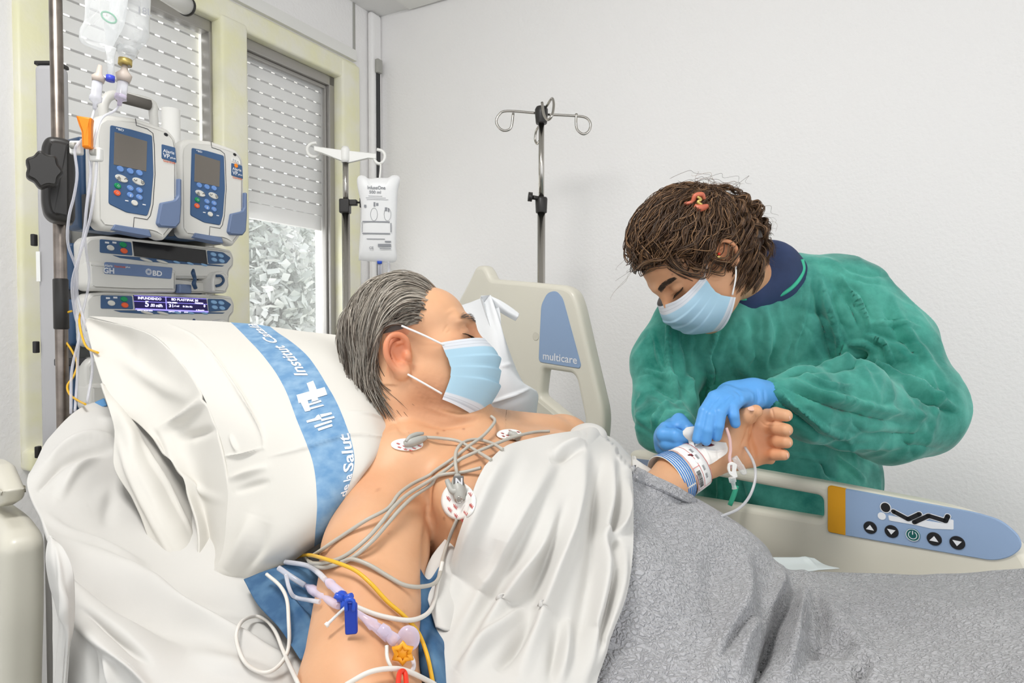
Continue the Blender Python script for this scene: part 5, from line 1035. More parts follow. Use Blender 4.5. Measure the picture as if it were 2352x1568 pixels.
gt = mat('gown_trim', '#3cb592', .55)
mk('neck_trim', tube([on(DG0, a, b, .003, 1.30) for a, b in ((1692, 684), (1715, 686), (1742, 686), (1778, 682), (1808, 668), (1832, 646), (1845, 620), (1842, 596))], .0042, 8, 6), gt, gown, world=True)
for (a, b, r) in ((1692, 736, .0052), (1687, 843, .0042)): c_ = on(DG, a, b, .007, 1.3); mk('snap_ring', tube([c_+np.array([r*math.cos(q), -.0, r*math.sin(q)]) for q in np.linspace(0, 2*math.pi, 21)], .0006, 6, 0), M['prt'], gown, world=True)
mk('waist_tie', tube([P(1692, 1115, 1.245), P(1686, 1135, 1.243), P(1676, 1160, 1.243)], [.0045, .005, .0045], 8, 4), gt, gown, world=True)
# gloves
GL = mat('glove_blue', '#5b9fe0', .42, bump=(60, .25, .003), spec=.5)
Fl = Field()
ga = nrm(P(1760, 905, 1.12)-P(1660, 915, 1.09)); gc = nrm([.0, -.75, .66]); gc = nrm(gc-ga*(gc@ga)); gb = np.cross(ga, gc)
Fl.cap(P(1790, 912, 1.135), P(1735, 905, 1.118), .026, .027, .02); Fl.ell(P(1698, 908, 1.098), (.044, .030, .017), np.stack([ga, gb, gc]), .02)
for pl, rr in (([(1668, 903, 1.085), (1640, 912, 1.068), (1618, 945, 1.050), (1608, 980, 1.043), (1601, 1008, 1.042)], (.0135, .0115, .0105, .0095, .0085)), ([(1676, 907, 1.080), (1654, 922, 1.060), (1633, 955, 1.042), (1625, 988, 1.036), (1622, 1012, 1.038)], (.0135, .0118, .0108, .0098, .0088)),
               ([(1690, 912, 1.080), (1675, 920, 1.060), (1654, 948, 1.040), (1650, 978, 1.036), (1646, 1002, 1.040)], (.013, .0115, .0108, .0098, .0088)), ([(1712, 912, 1.083), (1697, 920, 1.064), (1683, 935, 1.050), (1685, 954, 1.044), (1689, 972, 1.046)], (.0125, .011, .0105, .0098, .0088))):
    q = [P(*a) for a in pl]; Fl.cap(q[0], q[1], rr[0]*.95, rr[1]*.95, .008)
    for i in (1, 2, 3): Fl.cap(q[i], q[i+1], rr[i]*.92, rr[i+1]*.92, .0014)
Fl.chain([P(1735, 915, 1.105), P(1710, 940, 1.12), P(1690, 955, 1.125)], [.016, .0125, .010], .01)
v, f = Fl.mesh(*bounds([P(1800, 900, 1.16), P(1590, 1025, 1.03), P(1700, 870, 1.08)], .03), .0016)
v = folds(v, f, [([(1738, 892), (1742, 915), (1738, 935)], -.0022, 3), ([(1726, 895), (1730, 912), (1726, 930)], .0016, 3), ([(1684, 893), (1700, 905), (1702, 922)], -.002, 3), ([(1660, 930), (1668, 915), (1682, 905)], -.0018, 3), ([(1640, 925), (1655, 905)], -.0015, 3), ([(1755, 892), (1758, 925)], -.002, 3)])
mk('glove', (v, f), GL, nurse, world=True, label='glove whose fingers hold the dressing down')
Fl = Field(); Fl.cap(P(1560, 988, 1.20), P(1550, 1000, 1.15), .030, .030, .02); Fl.ell(P(1545, 1005, 1.125), (.033, .022, .030), None, .015)
for pl, rr in (([(1560, 985, 1.11), (1530, 985, 1.105), (1524, 998, 1.09), (1552, 1000, 1.075), (1588, 1008, 1.068)], (.014, .0125, .0125, .0115, .009)), ([(1535, 1000, 1.12), (1520, 1008, 1.11), (1532, 1018, 1.09), (1558, 1018, 1.078), (1586, 1018, 1.072)], (.014, .012, .0125, .011, .009)),
               ([(1530, 1020, 1.13), (1522, 1028, 1.115), (1540, 1036, 1.10), (1562, 1034, 1.095)], (.014, .0125, .012, .010)), ([(1560, 965, 1.12), (1580, 985, 1.09), (1598, 1000, 1.075)], (.013, .011, .009))):
    q = [P(*a) for a in pl]; Fl.cap(q[0], q[1], rr[0], rr[1], .010)
    for i in range(1, len(q)-1): Fl.cap(q[i], q[i+1], rr[i], rr[i+1], .0025)
v, f = Fl.mesh(*bounds([P(1500, 1055, 1.08), P(1610, 950, 1.2), P(1560, 1000, 1.05)], .03), .0016); v = folds(v, f, [([(1545, 975), (1556, 985), (1566, 990)], -.0018, 3), ([(1530, 975), (1545, 985)], -.0015, 3)]); mk('glove', (v, f), GL, nurse, world=True, label='glove pinching the end of the dressing')
# hair: combed back to the clip, curls falling behind
CP = HN.l(P(1612, 478, 1.235))
def wcond(q):
    x, y, z = q.T; return ((z > .012) & (y < .036+.5*z-.15*np.abs(x)-.014*(x > .02)) | ((z > .085) & (y < .076)) | ((y < -.035) & (z > -.06)))
n = 5200; ro = scalp(n, wcond); nc = 420; cc = ro[rng.integers(0, n, nc)]; cid = np.argmin(((ro[:, None]-cc[None])**2).sum(2), 1); wv_ = (rng.normal(size=(nc, 3))*.34)[cid]+rng.normal(size=(n, 3))*.05
def wflow(q, t): d = CP-q; d /= np.linalg.norm(d, axis=1)[:, None]+.02; return d+wv_*(1-t)+np.stack([.6*np.sin(q[:, 1]*150+cc[cid][:, 2]*260), 0*q[:, 0], .6*np.cos(q[:, 1]*130+cc[cid][:, 0]*260)], 1)*(1-t)
lay = rng.random(n); D_ = np.linalg.norm(CP-ro, axis=1); S_ = 22
PT = grow(ro, D_/S_*1.12, S_, wflow, .006+lay*.018, .010+lay*.032, .7, False); tt = np.linspace(0, 1, S_)
k2 = cid*1.7; PT = PT+(.35*(cc[cid]-ro))[:, None]*np.sin(tt*math.pi)[None, :, None]; PT[..., 0] += .0022*np.sin(tt*15+k2[:, None]); PT[..., 2] += .0022*np.cos(tt*13+k2[:, None]*1.3)
def wcol(n, seed, hi=.3): r = np.random.default_rng(seed); c = np.array([.075, .040, .022])*(.45+1.1*r.random((n, 1))); m = r.random(n) < hi; c[m] = np.array([.27, .15, .075])*(.5+.7*r.random((m.sum(), 1))); return c
v, f, c = strands(HN.w(PT.reshape(-1, 3)).reshape(n, S_, 3), .0011, .4, wcol(n, 5, .4)); mk('hair', (v, f), HR, nurse, world=True, attrs=c)
Hc = Field(); HN.E(Hc, (0, -.014, .043), (.0765, .090, .077)); HN.E(Hc, (0, .075, .02), (.2, .05, .060), .01, True); HN.E(Hc, (-.085, .03, -.02), (.045, .040, .045), .012, True)
cv, cf = Hc.mesh(hb_[0]-.01, hb_[1]+.01, .004); mk('hair_base', (cv, cf), HR, nurse, world=True, attrs=np.tile(np.array([.035, .018, .010]), (len(cv), 1)))
def curls(n, starts, ends, sag, S, rad, per, spread, clump=20):
    r = rng; g_ = max(1, n//clump); rep = lambda z: np.repeat(z, clump, 0)[:n]; n0 = g_
    a = rep(np.array([P(*q) for q in starts])[r.integers(0, len(starts), n0)]+r.normal(size=(n0, 3))*.012); b = rep(np.array([P(*q) for q in ends])[r.integers(0, len(ends), n0)]+r.normal(size=(n0, 3))*spread); n = len(a)
    t = np.linspace(0, 1, S); m = (a+b)/2+rep(np.array(sag)*(.5+.8*r.random((n0, 1)))+r.normal(size=(n0, 3))*.014); b = b+r.normal(size=(n, 3))*.002; a = a+r.normal(size=(n, 3))*.002; p = a[:, None]*((1-t)**2)[None, :, None]+2*m[:, None]*(t*(1-t))[None, :, None]+b[:, None]*(t**2)[None, :, None]
    L = np.linalg.norm(b-a, axis=1); w = 2*math.pi*L/per*rep(.7+.6*r.random(n0)); ph = rep(r.random(n0)*6.28)+r.normal(size=n)*.22; ax = nrm([.5, 0, -.85]); e1 = nrm(np.cross(ax, [0, 1, 0])); e2 = np.cross(ax, e1); R_ = rad*rep(.5+r.random(n0))*(.85+.3*r.random(n)); en = np.clip(t*3, 0, 1)
    return p+(R_[:, None]*en*np.cos(w[:, None]*t+ph[:, None]))[..., None]*e1+(R_[:, None]*en*np.sin(w[:, None]*t+ph[:, None]))[..., None]*e2
PT = curls(6800, [(1615, 470, 1.235), (1630, 490, 1.23), (1640, 520, 1.22), (1650, 550, 1.225), (1625, 455, 1.25)], [(1738, 560, 1.28), (1734, 596, 1.27), (1722, 618, 1.25), (1704, 642, 1.24), (1688, 650, 1.22), (1682, 605, 1.21), (1708, 590, 1.22), (1728, 520, 1.29), (1712, 652, 1.235), (1698, 630, 1.22)], (.045, 0, .045), 34, .0085, .045, .011)
v, f, c = strands(PT, .0008, .4, wcol(len(PT), 9, .35)); mk('curls', (v, f), HR, nurse, world=True, attrs=c)
Fb = Field(); Fb.chain([P(1640, 515, 1.26), P(1680, 545, 1.265), P(1700, 595, 1.26)], [.028, .034, .026], .03); Fb.chain([P(1700, 560, 1.25), P(1698, 620, 1.23)], [.04, .022], .02); v, f = Fb.mesh(*bounds([P(1560, 420, 1.2), P(1790, 680, 1.32)], .05), .005); v = v+vnormals(v, f)*(vnoise(v, 90, 4)*.006)[:, None]; mk('hair_base', (v, f), HR, nurse, world=True, attrs=np.tile(np.array([.032, .016, .009]), (len(v), 1)))
PT = curls(90, [(1620, 450, 1.235), (1560, 440, 1.22), (1680, 480, 1.25)], [(1700, 450, 1.27), (1640, 425, 1.24), (1755, 520, 1.28), (1765, 590, 1.28), (1600, 425, 1.22), (1770, 600, 1.27), (1425, 640, 1.17)], (.01, 0, .03), 30, .008, .05, .012, 1)
v, f, c = strands(PT, .00035, .5, wcol(len(PT), 3)); mk('flyaway_hair', (v, f), HR, nurse, world=True, attrs=c)
PK = mat('pink_clip', '#c4694f', .35); c_ = P(1606, 462, 1.175)
cl = mk('hair_clip', tube([P(1572, 468, 1.175), P(1590, 464, 1.170), P(1597, 450, 1.166), P(1612, 447, 1.166), P(1618, 458, 1.168)], [.003, .004, .005, .005, .003], 8, 5), PK, nurse, world=True, label='small pink claw clip')
mk('clip_jaw', tube([P(1595, 474, 1.166), P(1608, 478, 1.163), P(1625, 474, 1.168)], [.005, .008, .005], 8, 5), PK, cl, world=True); mk('clip_spring', tube([P(1602, 452, 1.162), P(1610, 458, 1.160), P(1603, 464, 1.160), P(1612, 470, 1.160)], .0028, 6, 5), M['brass'], cl, world=True)
er = mk('earring', tube([P(1646, 575, 1.182), P(1652, 582, 1.180), P(1650, 590, 1.180), P(1644, 584, 1.181), P(1646, 575, 1.182)], .0009, 6, 4), M['brass'], nurse, world=True, label='small hoop earring with coloured beads')
v, f = sphere(P(1651, 583, 1.178), .0028); mk('bead', (v, f), M['redp'], er, world=True); st = []
for k in range(10): q = k*math.pi/5; r = .0042 if k % 2 == 0 else .0018; st.append((r*math.sin(q), r*math.cos(q)))
v, f = plate(st, -.0006, .0006, .0002, 1, True); c_ = P(1651, 590, 1.178); mk('star', ([c_+np.array(q) for q in v], f), M['brass'], er, world=True)
# ================================================================ BED LINEN
def cloth(name, col, bump=(220, .12, .0006), var=None, rough=.75): return mat(name, col, rough, 0, bump, var, spec=.25, sheen=.1)
LW = cloth('white_linen', '#d0ceca'); LP = cloth('pillow_cotton', '#d5d2cb'); LF = cloth('paper_white', '#dcdee0', (90, .2, .0008))
def linen(name, rows, nu, nv, m, label, cat, lines=(), t=.003, clamp=None, off=.006, wr=(.0, 20, 1), uvmat=False, facing=True, parent=None):
    v, f, st = patch(rows, nu, nv)
    if clamp is not None: v = clampto(v, clamp, off)
    for _ in range(14): v = relax(v, f, .6) if clamp is not None else v
    w_ = v
    for _ in range(30 if clamp is not None else 2): w_ = relax(w_, f, .8)
    v = folds(v, f, lines, facing, vn_(w_, f)) if lines else v
    if wr[0]:
        N = vn_(v, f); a = vnoise(v, wr[1], wr[2], 3); b = 1-np.abs(vnoise(v, wr[1]*1.4, wr[2]+9, 2)*2); v = v+N*(a*wr[0]+np.clip(b, -.3, 1)*wr[0]*.6)[:, None]
    vis = v.copy(); v2, f2, st2 = thick(v, f, t, st); base = v.mean(0); base = np.array([base[0], base[1], v[:, 2].min()])
    if parent is None: o = mk(name, (v2-base, f2), m, None, uv=st2); o.location = base; tag(o, label, cat)
    else: o = mk(name, (v2, f2), m, parent, world=True, uv=st2, label=label)
    return o, vis
SL = [([(118, 1245), (220, 1292), (330, 1352), (450, 1425), (600, 1500), (700, 1530)], .020, 16), ([(130, 1290), (230, 1345), (330, 1400), (450, 1480)], -.016, 20), ([(172, 1425), (230, 1470), (300, 1530), (360, 1600)], .014, 12), ([(185, 1400), (260, 1450), (340, 1520)], -.012, 12),
      ([(105, 1060), (150, 1020), (210, 1000), (275, 1008)], .012, 10), ([(120, 1080), (180, 1045), (240, 1030), (280, 1020)], -.010, 12), ([(130, 1150), (170, 1080), (230, 1040)], .009, 12), ([(85, 1130), (120, 1090), (150, 1060)], -.007, 9), ([(200, 1160), (300, 1120), (420, 1110)], .006, 22), ([(240, 1220), (250, 1160), (270, 1110)], -.005, 18), ([(100, 1190), (150, 1230), (230, 1260), (330, 1310)], .008, 10), ([(225, 960), (270, 975), (310, 1000)], .007, 9),
      ([(330, 1330), (420, 1380), (560, 1400), (700, 1440)], -.008, 24), ([(240, 1500), (260, 1540), (270, 1600)], .010, 9), ([(210, 1480), (215, 1540), (212, 1600)], -.009, 8), ([(430, 1490), (520, 1530), (650, 1560)], .008, 20)]
bs_, bsv = linen('bed_sheet', [
 [(75, 1072, .86), (115, 1000, .96), (215, 925, 1.06), (400, 905, 1.14), (560, 900, 1.16), (720, 900, 1.16), (850, 1000, 1.12), (1000, 1000, 1.2)],
 [(62, 1110, .80), (130, 1045, .88), (250, 1000, .97), (400, 1000, 1.03), (560, 1000, 1.03), (720, 1050, 1.0), (850, 1150, .98), (1000, 1180, 1.0)],
 [(78, 1160, .75), (170, 1150, .80), (260, 1130, .87), (400, 1130, .90), (560, 1150, .90), (720, 1200, .87), (850, 1280, .85), (1000, 1310, .86)],
 [(100, 1215, .70), (180, 1250, .72), (280, 1260, .76), (400, 1270, .79), (560, 1290, .79), (720, 1330, .77), (850, 1380, .76), (1000, 1420, .75)],
 [(112, 1262, .66), (190, 1335, .655), (300, 1390, .665), (420, 1430, .68), (580, 1440, .69), (720, 1460, .69), (850, 1490, .69), (1000, 1520, .68)],
 [(125, 1400, .64), (180, 1450, .62), (300, 1500, .60), (430, 1540, .605), (580, 1560, .615), (720, 1580, .62), (850, 1600, .62), (1000, 1620, .61)],
 [(125, 1620, .62), (180, 1690, .60), (300, 1720, .57), (430, 1740, .56), (580, 1740, .56), (720, 1760, .56), (850, 1780, .56), (1000, 1790, .56)],
 [(125, 1900, .62), (180, 1950, .60), (300, 1980, .57), (430, 1990, .56), (580, 1990, .55), (720, 1990, .55), (850, 1990, .55), (1000, 1990, .55)]], 300, 320, LW, 'rumpled white bed sheet over the mattress head, left of the patient', 'bed sheet', SL, .004, None, .006, (.0035, 16, 3))
linen('sheet_edge', [[(112, 1228, .635), (118, 1232, .63), (130, 1242, .63)], [(104, 1280, .615), (122, 1285, .60), (148, 1262, .61)], [(112, 1340, .61), (135, 1345, .59), (168, 1310, .60)], [(125, 1385, .61), (145, 1390, .585), (172, 1380, .60)], [(135, 1440, .61), (155, 1450, .585), (170, 1440, .60)], [(128, 1520, .61), (150, 1530, .59), (160, 1500, .60)], [(120, 1640, .61), (140, 1650, .59), (150, 1650, .60)]], 80, 30, LW, 'narrow folded white sheet edge hanging beside the near rail', 'bed sheet', [([(130, 1260), (142, 1340), (150, 1420), (142, 1520)], .006, 5)], .003)
# second pillow behind the head
pb, pbv = linen('pillow', [
 [(1010, 760, 1.38), (1040, 712, 1.36), (1085, 692, 1.32), (1124, 678, 1.27), (1126, 680, 1.28), (1130, 684, 1.32)],
 [(1010, 820, 1.30), (1050, 780, 1.26), (1100, 760, 1.22), (1140, 752, 1.20), (1158, 780, 1.23), (1166, 795, 1.30)],
 [(1010, 890, 1.26), (1060, 860, 1.20), (1115, 845, 1.17), (1160, 840, 1.17), (1186, 862, 1.21), (1200, 875, 1.30)],
 [(1010, 960, 1.24), (1070, 930, 1.18), (1130, 920, 1.16), (1180, 905, 1.17), (1222, 898, 1.22), (1234, 900, 1.32)],
 [(1010, 1010, 1.24), (1080, 985, 1.20), (1140, 975, 1.18), (1190, 968, 1.20), (1222, 950, 1.25), (1234, 935, 1.33)],
 [(1010, 1060, 1.26), (1080, 1050, 1.24), (1140, 1040, 1.24), (1190, 1030, 1.26), (1215, 1010, 1.3), (1225, 990, 1.36)]], 120, 120, LF, 'small white pillow behind the patient\'s head, against the tall rail', 'pillow', [([(1126, 684), (1145, 750), (1180, 850), (1200, 880)], .010, 5), ([(1130, 925), (1170, 910), (1218, 892)], .008, 3), ([(1130, 940), (1180, 922), (1225, 902)], -.004, 6), ([(1150, 842), (1165, 838), (1182, 836)], .004, 3)], .02)
linen('pillow_flap', [[(1124, 678, 1.265), (1128, 684, 1.262), (1130, 700, 1.268)], [(1150, 690, 1.262), (1148, 700, 1.255), (1142, 712, 1.262)], [(1175, 706, 1.262), (1168, 716, 1.255), (1160, 724, 1.262)], [(1193, 720, 1.262), (1190, 728, 1.257), (1184, 737, 1.262)]], 40, 24, LF, 'folded white corner', 'pillow', [], .004, parent=None)
fo = bpy.data.objects['pillow_flap']; fo.parent = pb; fo.location = fo.location-pb.location
for k in ('category',):
    if k in fo: del fo[k]
# ---------------- main pillow
PR = [
 [(205, 728, 1.10), (400, 733, 1.10), (530, 741, 1.10), (620, 750, 1.09), (720, 762, 1.08), (795, 772, 1.06)],
 [(340, 765, 1.00), (480, 798, .98), (600, 812, .97), (700, 812, .97), (780, 818, .97), (835, 845, .99)],
 [(430, 850, .92), (545, 882, .90), (650, 885, .89), (752, 885, .89), (822, 890, .90), (866, 905, .93)],
 [(490, 960, .86), (590, 978, .83), (682, 965, .82), (790, 962, .83), (850, 962, .85), (890, 970, .89)],
 [(520, 1070, .82), (620, 1080, .785), (718, 1060, .775), (814, 1050, .79), (860, 1040, .81), (893, 1015, .86)],
 [(522, 1180, .79), (625, 1185, .755), (728, 1150, .745), (798, 1125, .765), (830, 1100, .79), (850, 1075, .84)],
 [(505, 1285, .77), (610, 1270, .745), (724, 1225, .745), (770, 1195, .76), (785, 1175, .79), (800, 1140, .83)],
 [(440, 1386, .765), (590, 1330, .765), (722, 1255, .775), (738, 1246, .78), (745, 1238, .79), (752, 1228, .81)]]
def pillowmat():
    m = cloth('pillow_printed', '#d5d2cb', (200, .12, .0006)); n, l = nt(m); b = n['Principled BSDF']; at = n.new('ShaderNodeAttribute'); at.attribute_name = 'st'; sx = n.new('ShaderNodeSeparateXYZ'); l.new(at.outputs['Vector'], sx.inputs[0])
    r = n.new('ShaderNodeValToRGB'); r.color_ramp.interpolation = 'CONSTANT'; e = r.color_ramp.elements; e[0].position = 0; e[0].color = lin('#d5d2cb'); e[1].position = .4; e[1].color = (0, 0, 0, 1); q = e.new(.6); q.color = lin('#d5d2cb')
    tc = n.new('ShaderNodeTexCoord'); t = n.new('ShaderNodeTexNoise'); t.inputs['Scale'].default_value = 60; t.inputs['Detail'].default_value = 8; l.new(tc.outputs['Object'], t.inputs['Vector'])
    x = n.new('ShaderNodeMix'); x.data_type = 'RGBA'; x.inputs['A'].default_value = lin('#6590b8'); x.inputs['B'].default_value = lin('#8aabc8'); mr = n.new('ShaderNodeMapRange'); mr.inputs['From Min'].default_value = .35; mr.inputs['From Max'].default_value = .7; l.new(t.outputs['Fac'], mr.inputs['Value']); l.new(mr.outputs[0], x.inputs['Factor'])
    a1 = n.new('ShaderNodeMath'); a1.operation = 'GREATER_THAN'; a1.inputs[1].default_value = .4; a2 = n.new('ShaderNodeMath'); a2.operation = 'LESS_THAN'; a2.inputs[1].default_value = .6; a3 = n.new('ShaderNodeMath'); a3.operation = 'MULTIPLY'
    l.new(sx.outputs['X'], a1.inputs[0]); l.new(sx.outputs['X'], a2.inputs[0]); l.new(a1.outputs[0], a3.inputs[0]); l.new(a2.outputs[0], a3.inputs[1])
    y = n.new('ShaderNodeMix'); y.data_type = 'RGBA'; y.inputs['A'].default_value = lin('#d5d2cb'); l.new(a3.outputs[0], y.inputs['Factor']); l.new(x.outputs['Result'], y.inputs['B']); l.new(y.outputs['Result'], b.inputs['Base Color']); return m
PL = [([(385, 742), (450, 775), (500, 830), (560, 920), (600, 990), (606, 1030)], .010, 3, True), ([(415, 755), (470, 790), (530, 870), (590, 960)], -.005, 5), ([(515, 1048), (560, 1043), (605, 1028)], .006, 3), ([(618, 1048), (700, 1030), (800, 1000), (885, 1003)], .005, 3, True), ([(800, 945), (850, 950), (888, 962)], .003, 3), ([(525, 1100), (570, 1085), (615, 1070)], .006, 8), ([(540, 1130), (580, 1115), (620, 1105)], -.005, 8), ([(580, 1180), (560, 1240), (520, 1310)], .008, 14), ([(615, 1200), (590, 1270), (540, 1340)], -.006, 14), ([(530, 1000), (545, 1040)], .005, 5), ([(520, 1330), (470, 1370), (450, 1385)], -.006, 10), ([(800, 780), (830, 830), (860, 890)], -.005, 10), ([(690, 1260), (650, 1290), (600, 1320)], .004, 10)]
pil = thing('pillow', 'large white pillow with printed blue band and cross, propped beside the patient\'s head', 'pillow', (P(640, 1100, .85)[0], P(640, 1100, .85)[1], 1.05))
v, f, st = patch(PR, 260, 220); v = folds(v, f, PL, True, vn_(v, f)); N = vn_(v, f); PV = v+N*(vnoise(v, 18, 31)*.0035)[:, None]
# back face of the pillow
BR = []
for i, r in enumerate(PR):
    row = []
    for j, q in enumerate(r): e = min(j, 5-j)/2.5*min(i, 7-i)/3.5; p = P(*q); row.append(p+np.array([-.25, .62, -.42])*.24*min(1, e*1.6) if e > 0 else p)
    BR.append(row)
bv, bf_, bst = patch(BR, 60, 50)
mk('pillowcase', (PV, f), pillowmat(), pil, world=True, uv=st); mk('pillow_back', (bv, bf_), LP, pil, world=True)
mouth = [[(195, 735, 1.11), (205, 730, 1.10)], [(225, 850, 1.0), (290, 800, 1.04), (340, 765, 1.00)], [(262, 930, .95), (345, 885, .97), (430, 850, .92)], [(320, 975, .93), (410, 965, .92), (490, 960, .86)], [(384, 1045, .88), (450, 1060, .88), (520, 1070, .82)], [(430, 1130, .85), (475, 1165, .85), (522, 1180, .79)], [(455, 1250, .80), (485, 1275, .81), (505, 1285, .77)], [(440, 1385, .766), (440, 1385, .765)]]
mouth = [r if len(r) == 3 else [r[0], tuple((np.array(r[0])+r[1])/2), r[1]] for r in mouth]
linen('case_mouth', mouth, 140, 60, LP, None, None, [([(230, 800), (330, 860), (440, 920)], .008, 18), ([(360, 995), (420, 960), (480, 910)], .012, 9), ([(400, 1010), (450, 1000), (500, 985)], -.008, 10), ([(390, 1075), (450, 1120), (510, 1150)], .006, 10), ([(350, 985), (375, 1025), (388, 1080)], -.006, 6)], .003, None, 0, (.003, 22, 5), parent=pil)
linen('case_flap', [[(232, 880, .97), (262, 900, .99), (300, 925, 1.02), (330, 950, 1.05)], [(262, 985, .91), (300, 985, .90), (330, 990, .95), (400, 1000, 1.02)], [(262, 1072, .86), (310, 1060, .855), (365, 1060, .89), (440, 1060, .97)], [(305, 1145, .835), (350, 1140, .83), (400, 1140, .86), (470, 1140, .92)], [(338, 1222, .81), (380, 1215, .805), (432, 1215, .83), (480, 1220, .88)], [(362, 1292, .79), (400, 1285, .785), (450, 1290, .80), (490, 1290, .84)], [(402, 1362, .775), (430, 1350, .77), (455, 1340, .78), (470, 1330, .80)], [(436, 1389, .768), (442, 1388, .768), (448, 1386, .768), (452, 1384, .768)]], 120, 60, LP, None, None, [([(268, 1000), (300, 1090), (350, 1190), (400, 1290)], .005, 7), ([(300, 960), (340, 1045), (385, 1120), (440, 1230)], .006, 4)], .003, None, 0, (.0025, 26, 6), parent=pil)
# lettering wrapped on the pillow surface
PXs, PYs, _ = proj(PV)
def onpillow(u, w):
    i = np.clip(w*259, 0, 258.999); j = np.clip(u*219, 0, 218.999); a, b = i.astype(int), j.astype(int); fa, fb_ = (i-a)[:, None], (j-b)[:, None]; g = PV.reshape(260, 220, 3); Ng_ = NPV.reshape(260, 220, 3)
    def s_(X): return (X[a, b]*(1-fa)*(1-fb_)+X[a+1, b]*fa*(1-fb_)+X[a, b+1]*(1-fa)*fb_+X[a+1, b+1]*fa*fb_)
    return s_(g)+s_(Ng_)*.0009
NPV = vn_(PV, f)
gg = PV.reshape(260, 220, 3); mid_ = gg[:, 110]; cum = np.concatenate([[0], np.cumsum(np.linalg.norm(np.diff(mid_, axis=0), axis=1))]); wid = np.linalg.norm(gg[:, 131]-gg[:, 88], axis=1)
def s2w(s_): return np.interp(s_, cum, np.linspace(0, 1, 260))
def finegrid(v, f, n):
    bm = bmesh.new(); vv = [bm.verts.new(q) for q in v]; bm.verts.ensure_lookup_table()
    for q in f:
        try: bm.faces.new([vv[i] for i in q])
        except ValueError: pass
    for _ in range(n):
        es = [e for e in bm.edges if e.calc_length() > .12]
        if not es: break
        bmesh.ops.subdivide_edges(bm, edges=es, cuts=1); bmesh.ops.triangulate(bm, faces=[q for q in bm.faces if len(q.verts) > 3])
    return frombm(bm)
def pillowtext(s, s_start, s_end, u0, u1):
    """text running along the band; its top points to the right side of the band"""
    v_, f_ = txt2d(s, 0, .02); W_ = v_[:, 0].max(); v_, f_ = finegrid(v_, f_, 4); v_ = np.array(v_); w = s2w(s_start+(s_end-s_start)*v_[:, 0]/W_); u = u0+(u1-u0)*v_[:, 1]; return onpillow(u, w), f_
wof = lambda py: cum[int(np.argmin(np.abs(proj(mid_)[1]-py)))]
PT_ = mat('pillow_print', '#e9edf2', .7); tx_ = MB()
tx_.add(pillowtext('Institut Catal\u00e0', wof(858), wof(858)-.33, .60-.085, .60-.145))
tx_.add(pillowtext('de la Salut', wof(1195), wof(1005), .60-.085, .60-.145))
tx_ = MB()
def run(s, ya, yb, u0, u1): tx_.add(pillowtext(s, wof(ya), wof(yb), u0, u1))
run('Institut', 862, 795, .535, .475); run('Catal\u00e0', 788, 742, .53, .47); run('Salut', 1088, 1002, .595, .535); run('de la', 1150, 1096, .597, .545)
mk('lettering', tx_.vf(), PT_, pil, world=True, smooth=False)
def pxuv(px, py):
    """pillow parameters of a point measured on the band"""
    d = (PXs-px)**2+(PYs-py)**2; k = int(np.argmin(d)); return (k % 220)/219, (k//220)/259
def pillowpoly(L, n=6):
    q = np.array([pxuv(*a) for a in L]); m = []
    for i in range(len(q)): a, b = q[i], q[(i+1) % len(q)]; m += [a+(b-a)*k/n for k in range(n)]
    m = np.array(m); c = m.mean(0); v_ = np.concatenate([m, c+(m-c)*.5, [c]]); N_ = len(m); f_ = [[i, (i+1) % N_, N_+(i+1) % N_, N_+i] for i in range(N_)]+[[N_+i, N_+(i+1) % N_, 2*N_] for i in range(N_)]; return onpillow(v_[:, 0], v_[:, 1]), f_
lg = MB()
for L in ([(704, 880), (719, 875), (732, 912), (717, 918)], [(682, 908), (746, 890), (751, 907), (687, 927)], [(690, 925), (706, 920), (714, 943), (700, 946)],
          [(716, 918), (730, 914), (733, 919), (716, 925)], [(708, 928), (738, 920), (740, 924), (709, 934)], [(710, 937), (742, 929), (744, 933), (712, 943)],
          [(704, 968), (730, 960), (727, 955), (733, 953), (740, 963), (706, 973)], [(735, 953), (762, 947), (764, 951), (738, 958)], [(722, 978), (762, 966), (763, 970), (724, 983)], [(730, 986), (762, 976), (763, 980), (732, 991)], [(738, 963), (768, 956), (769, 960), (740, 968)]): lg.add(pillowpoly(L))
mk('cross_logo', lg.vf(), PT_, pil, world=True, smooth=False)
# blue corner of a further pillowcase at the back left
linen('blue_pad', [[(196, 940, 1.06), (215, 925, 1.06), (238, 914, 1.06)], [(200, 945, 1.05), (222, 938, 1.05), (244, 930, 1.05)]], 12, 16, mat('pad_blue', '#5b93c6', .6), 'light blue cloth corner showing left of the large pillow', 'cloth')
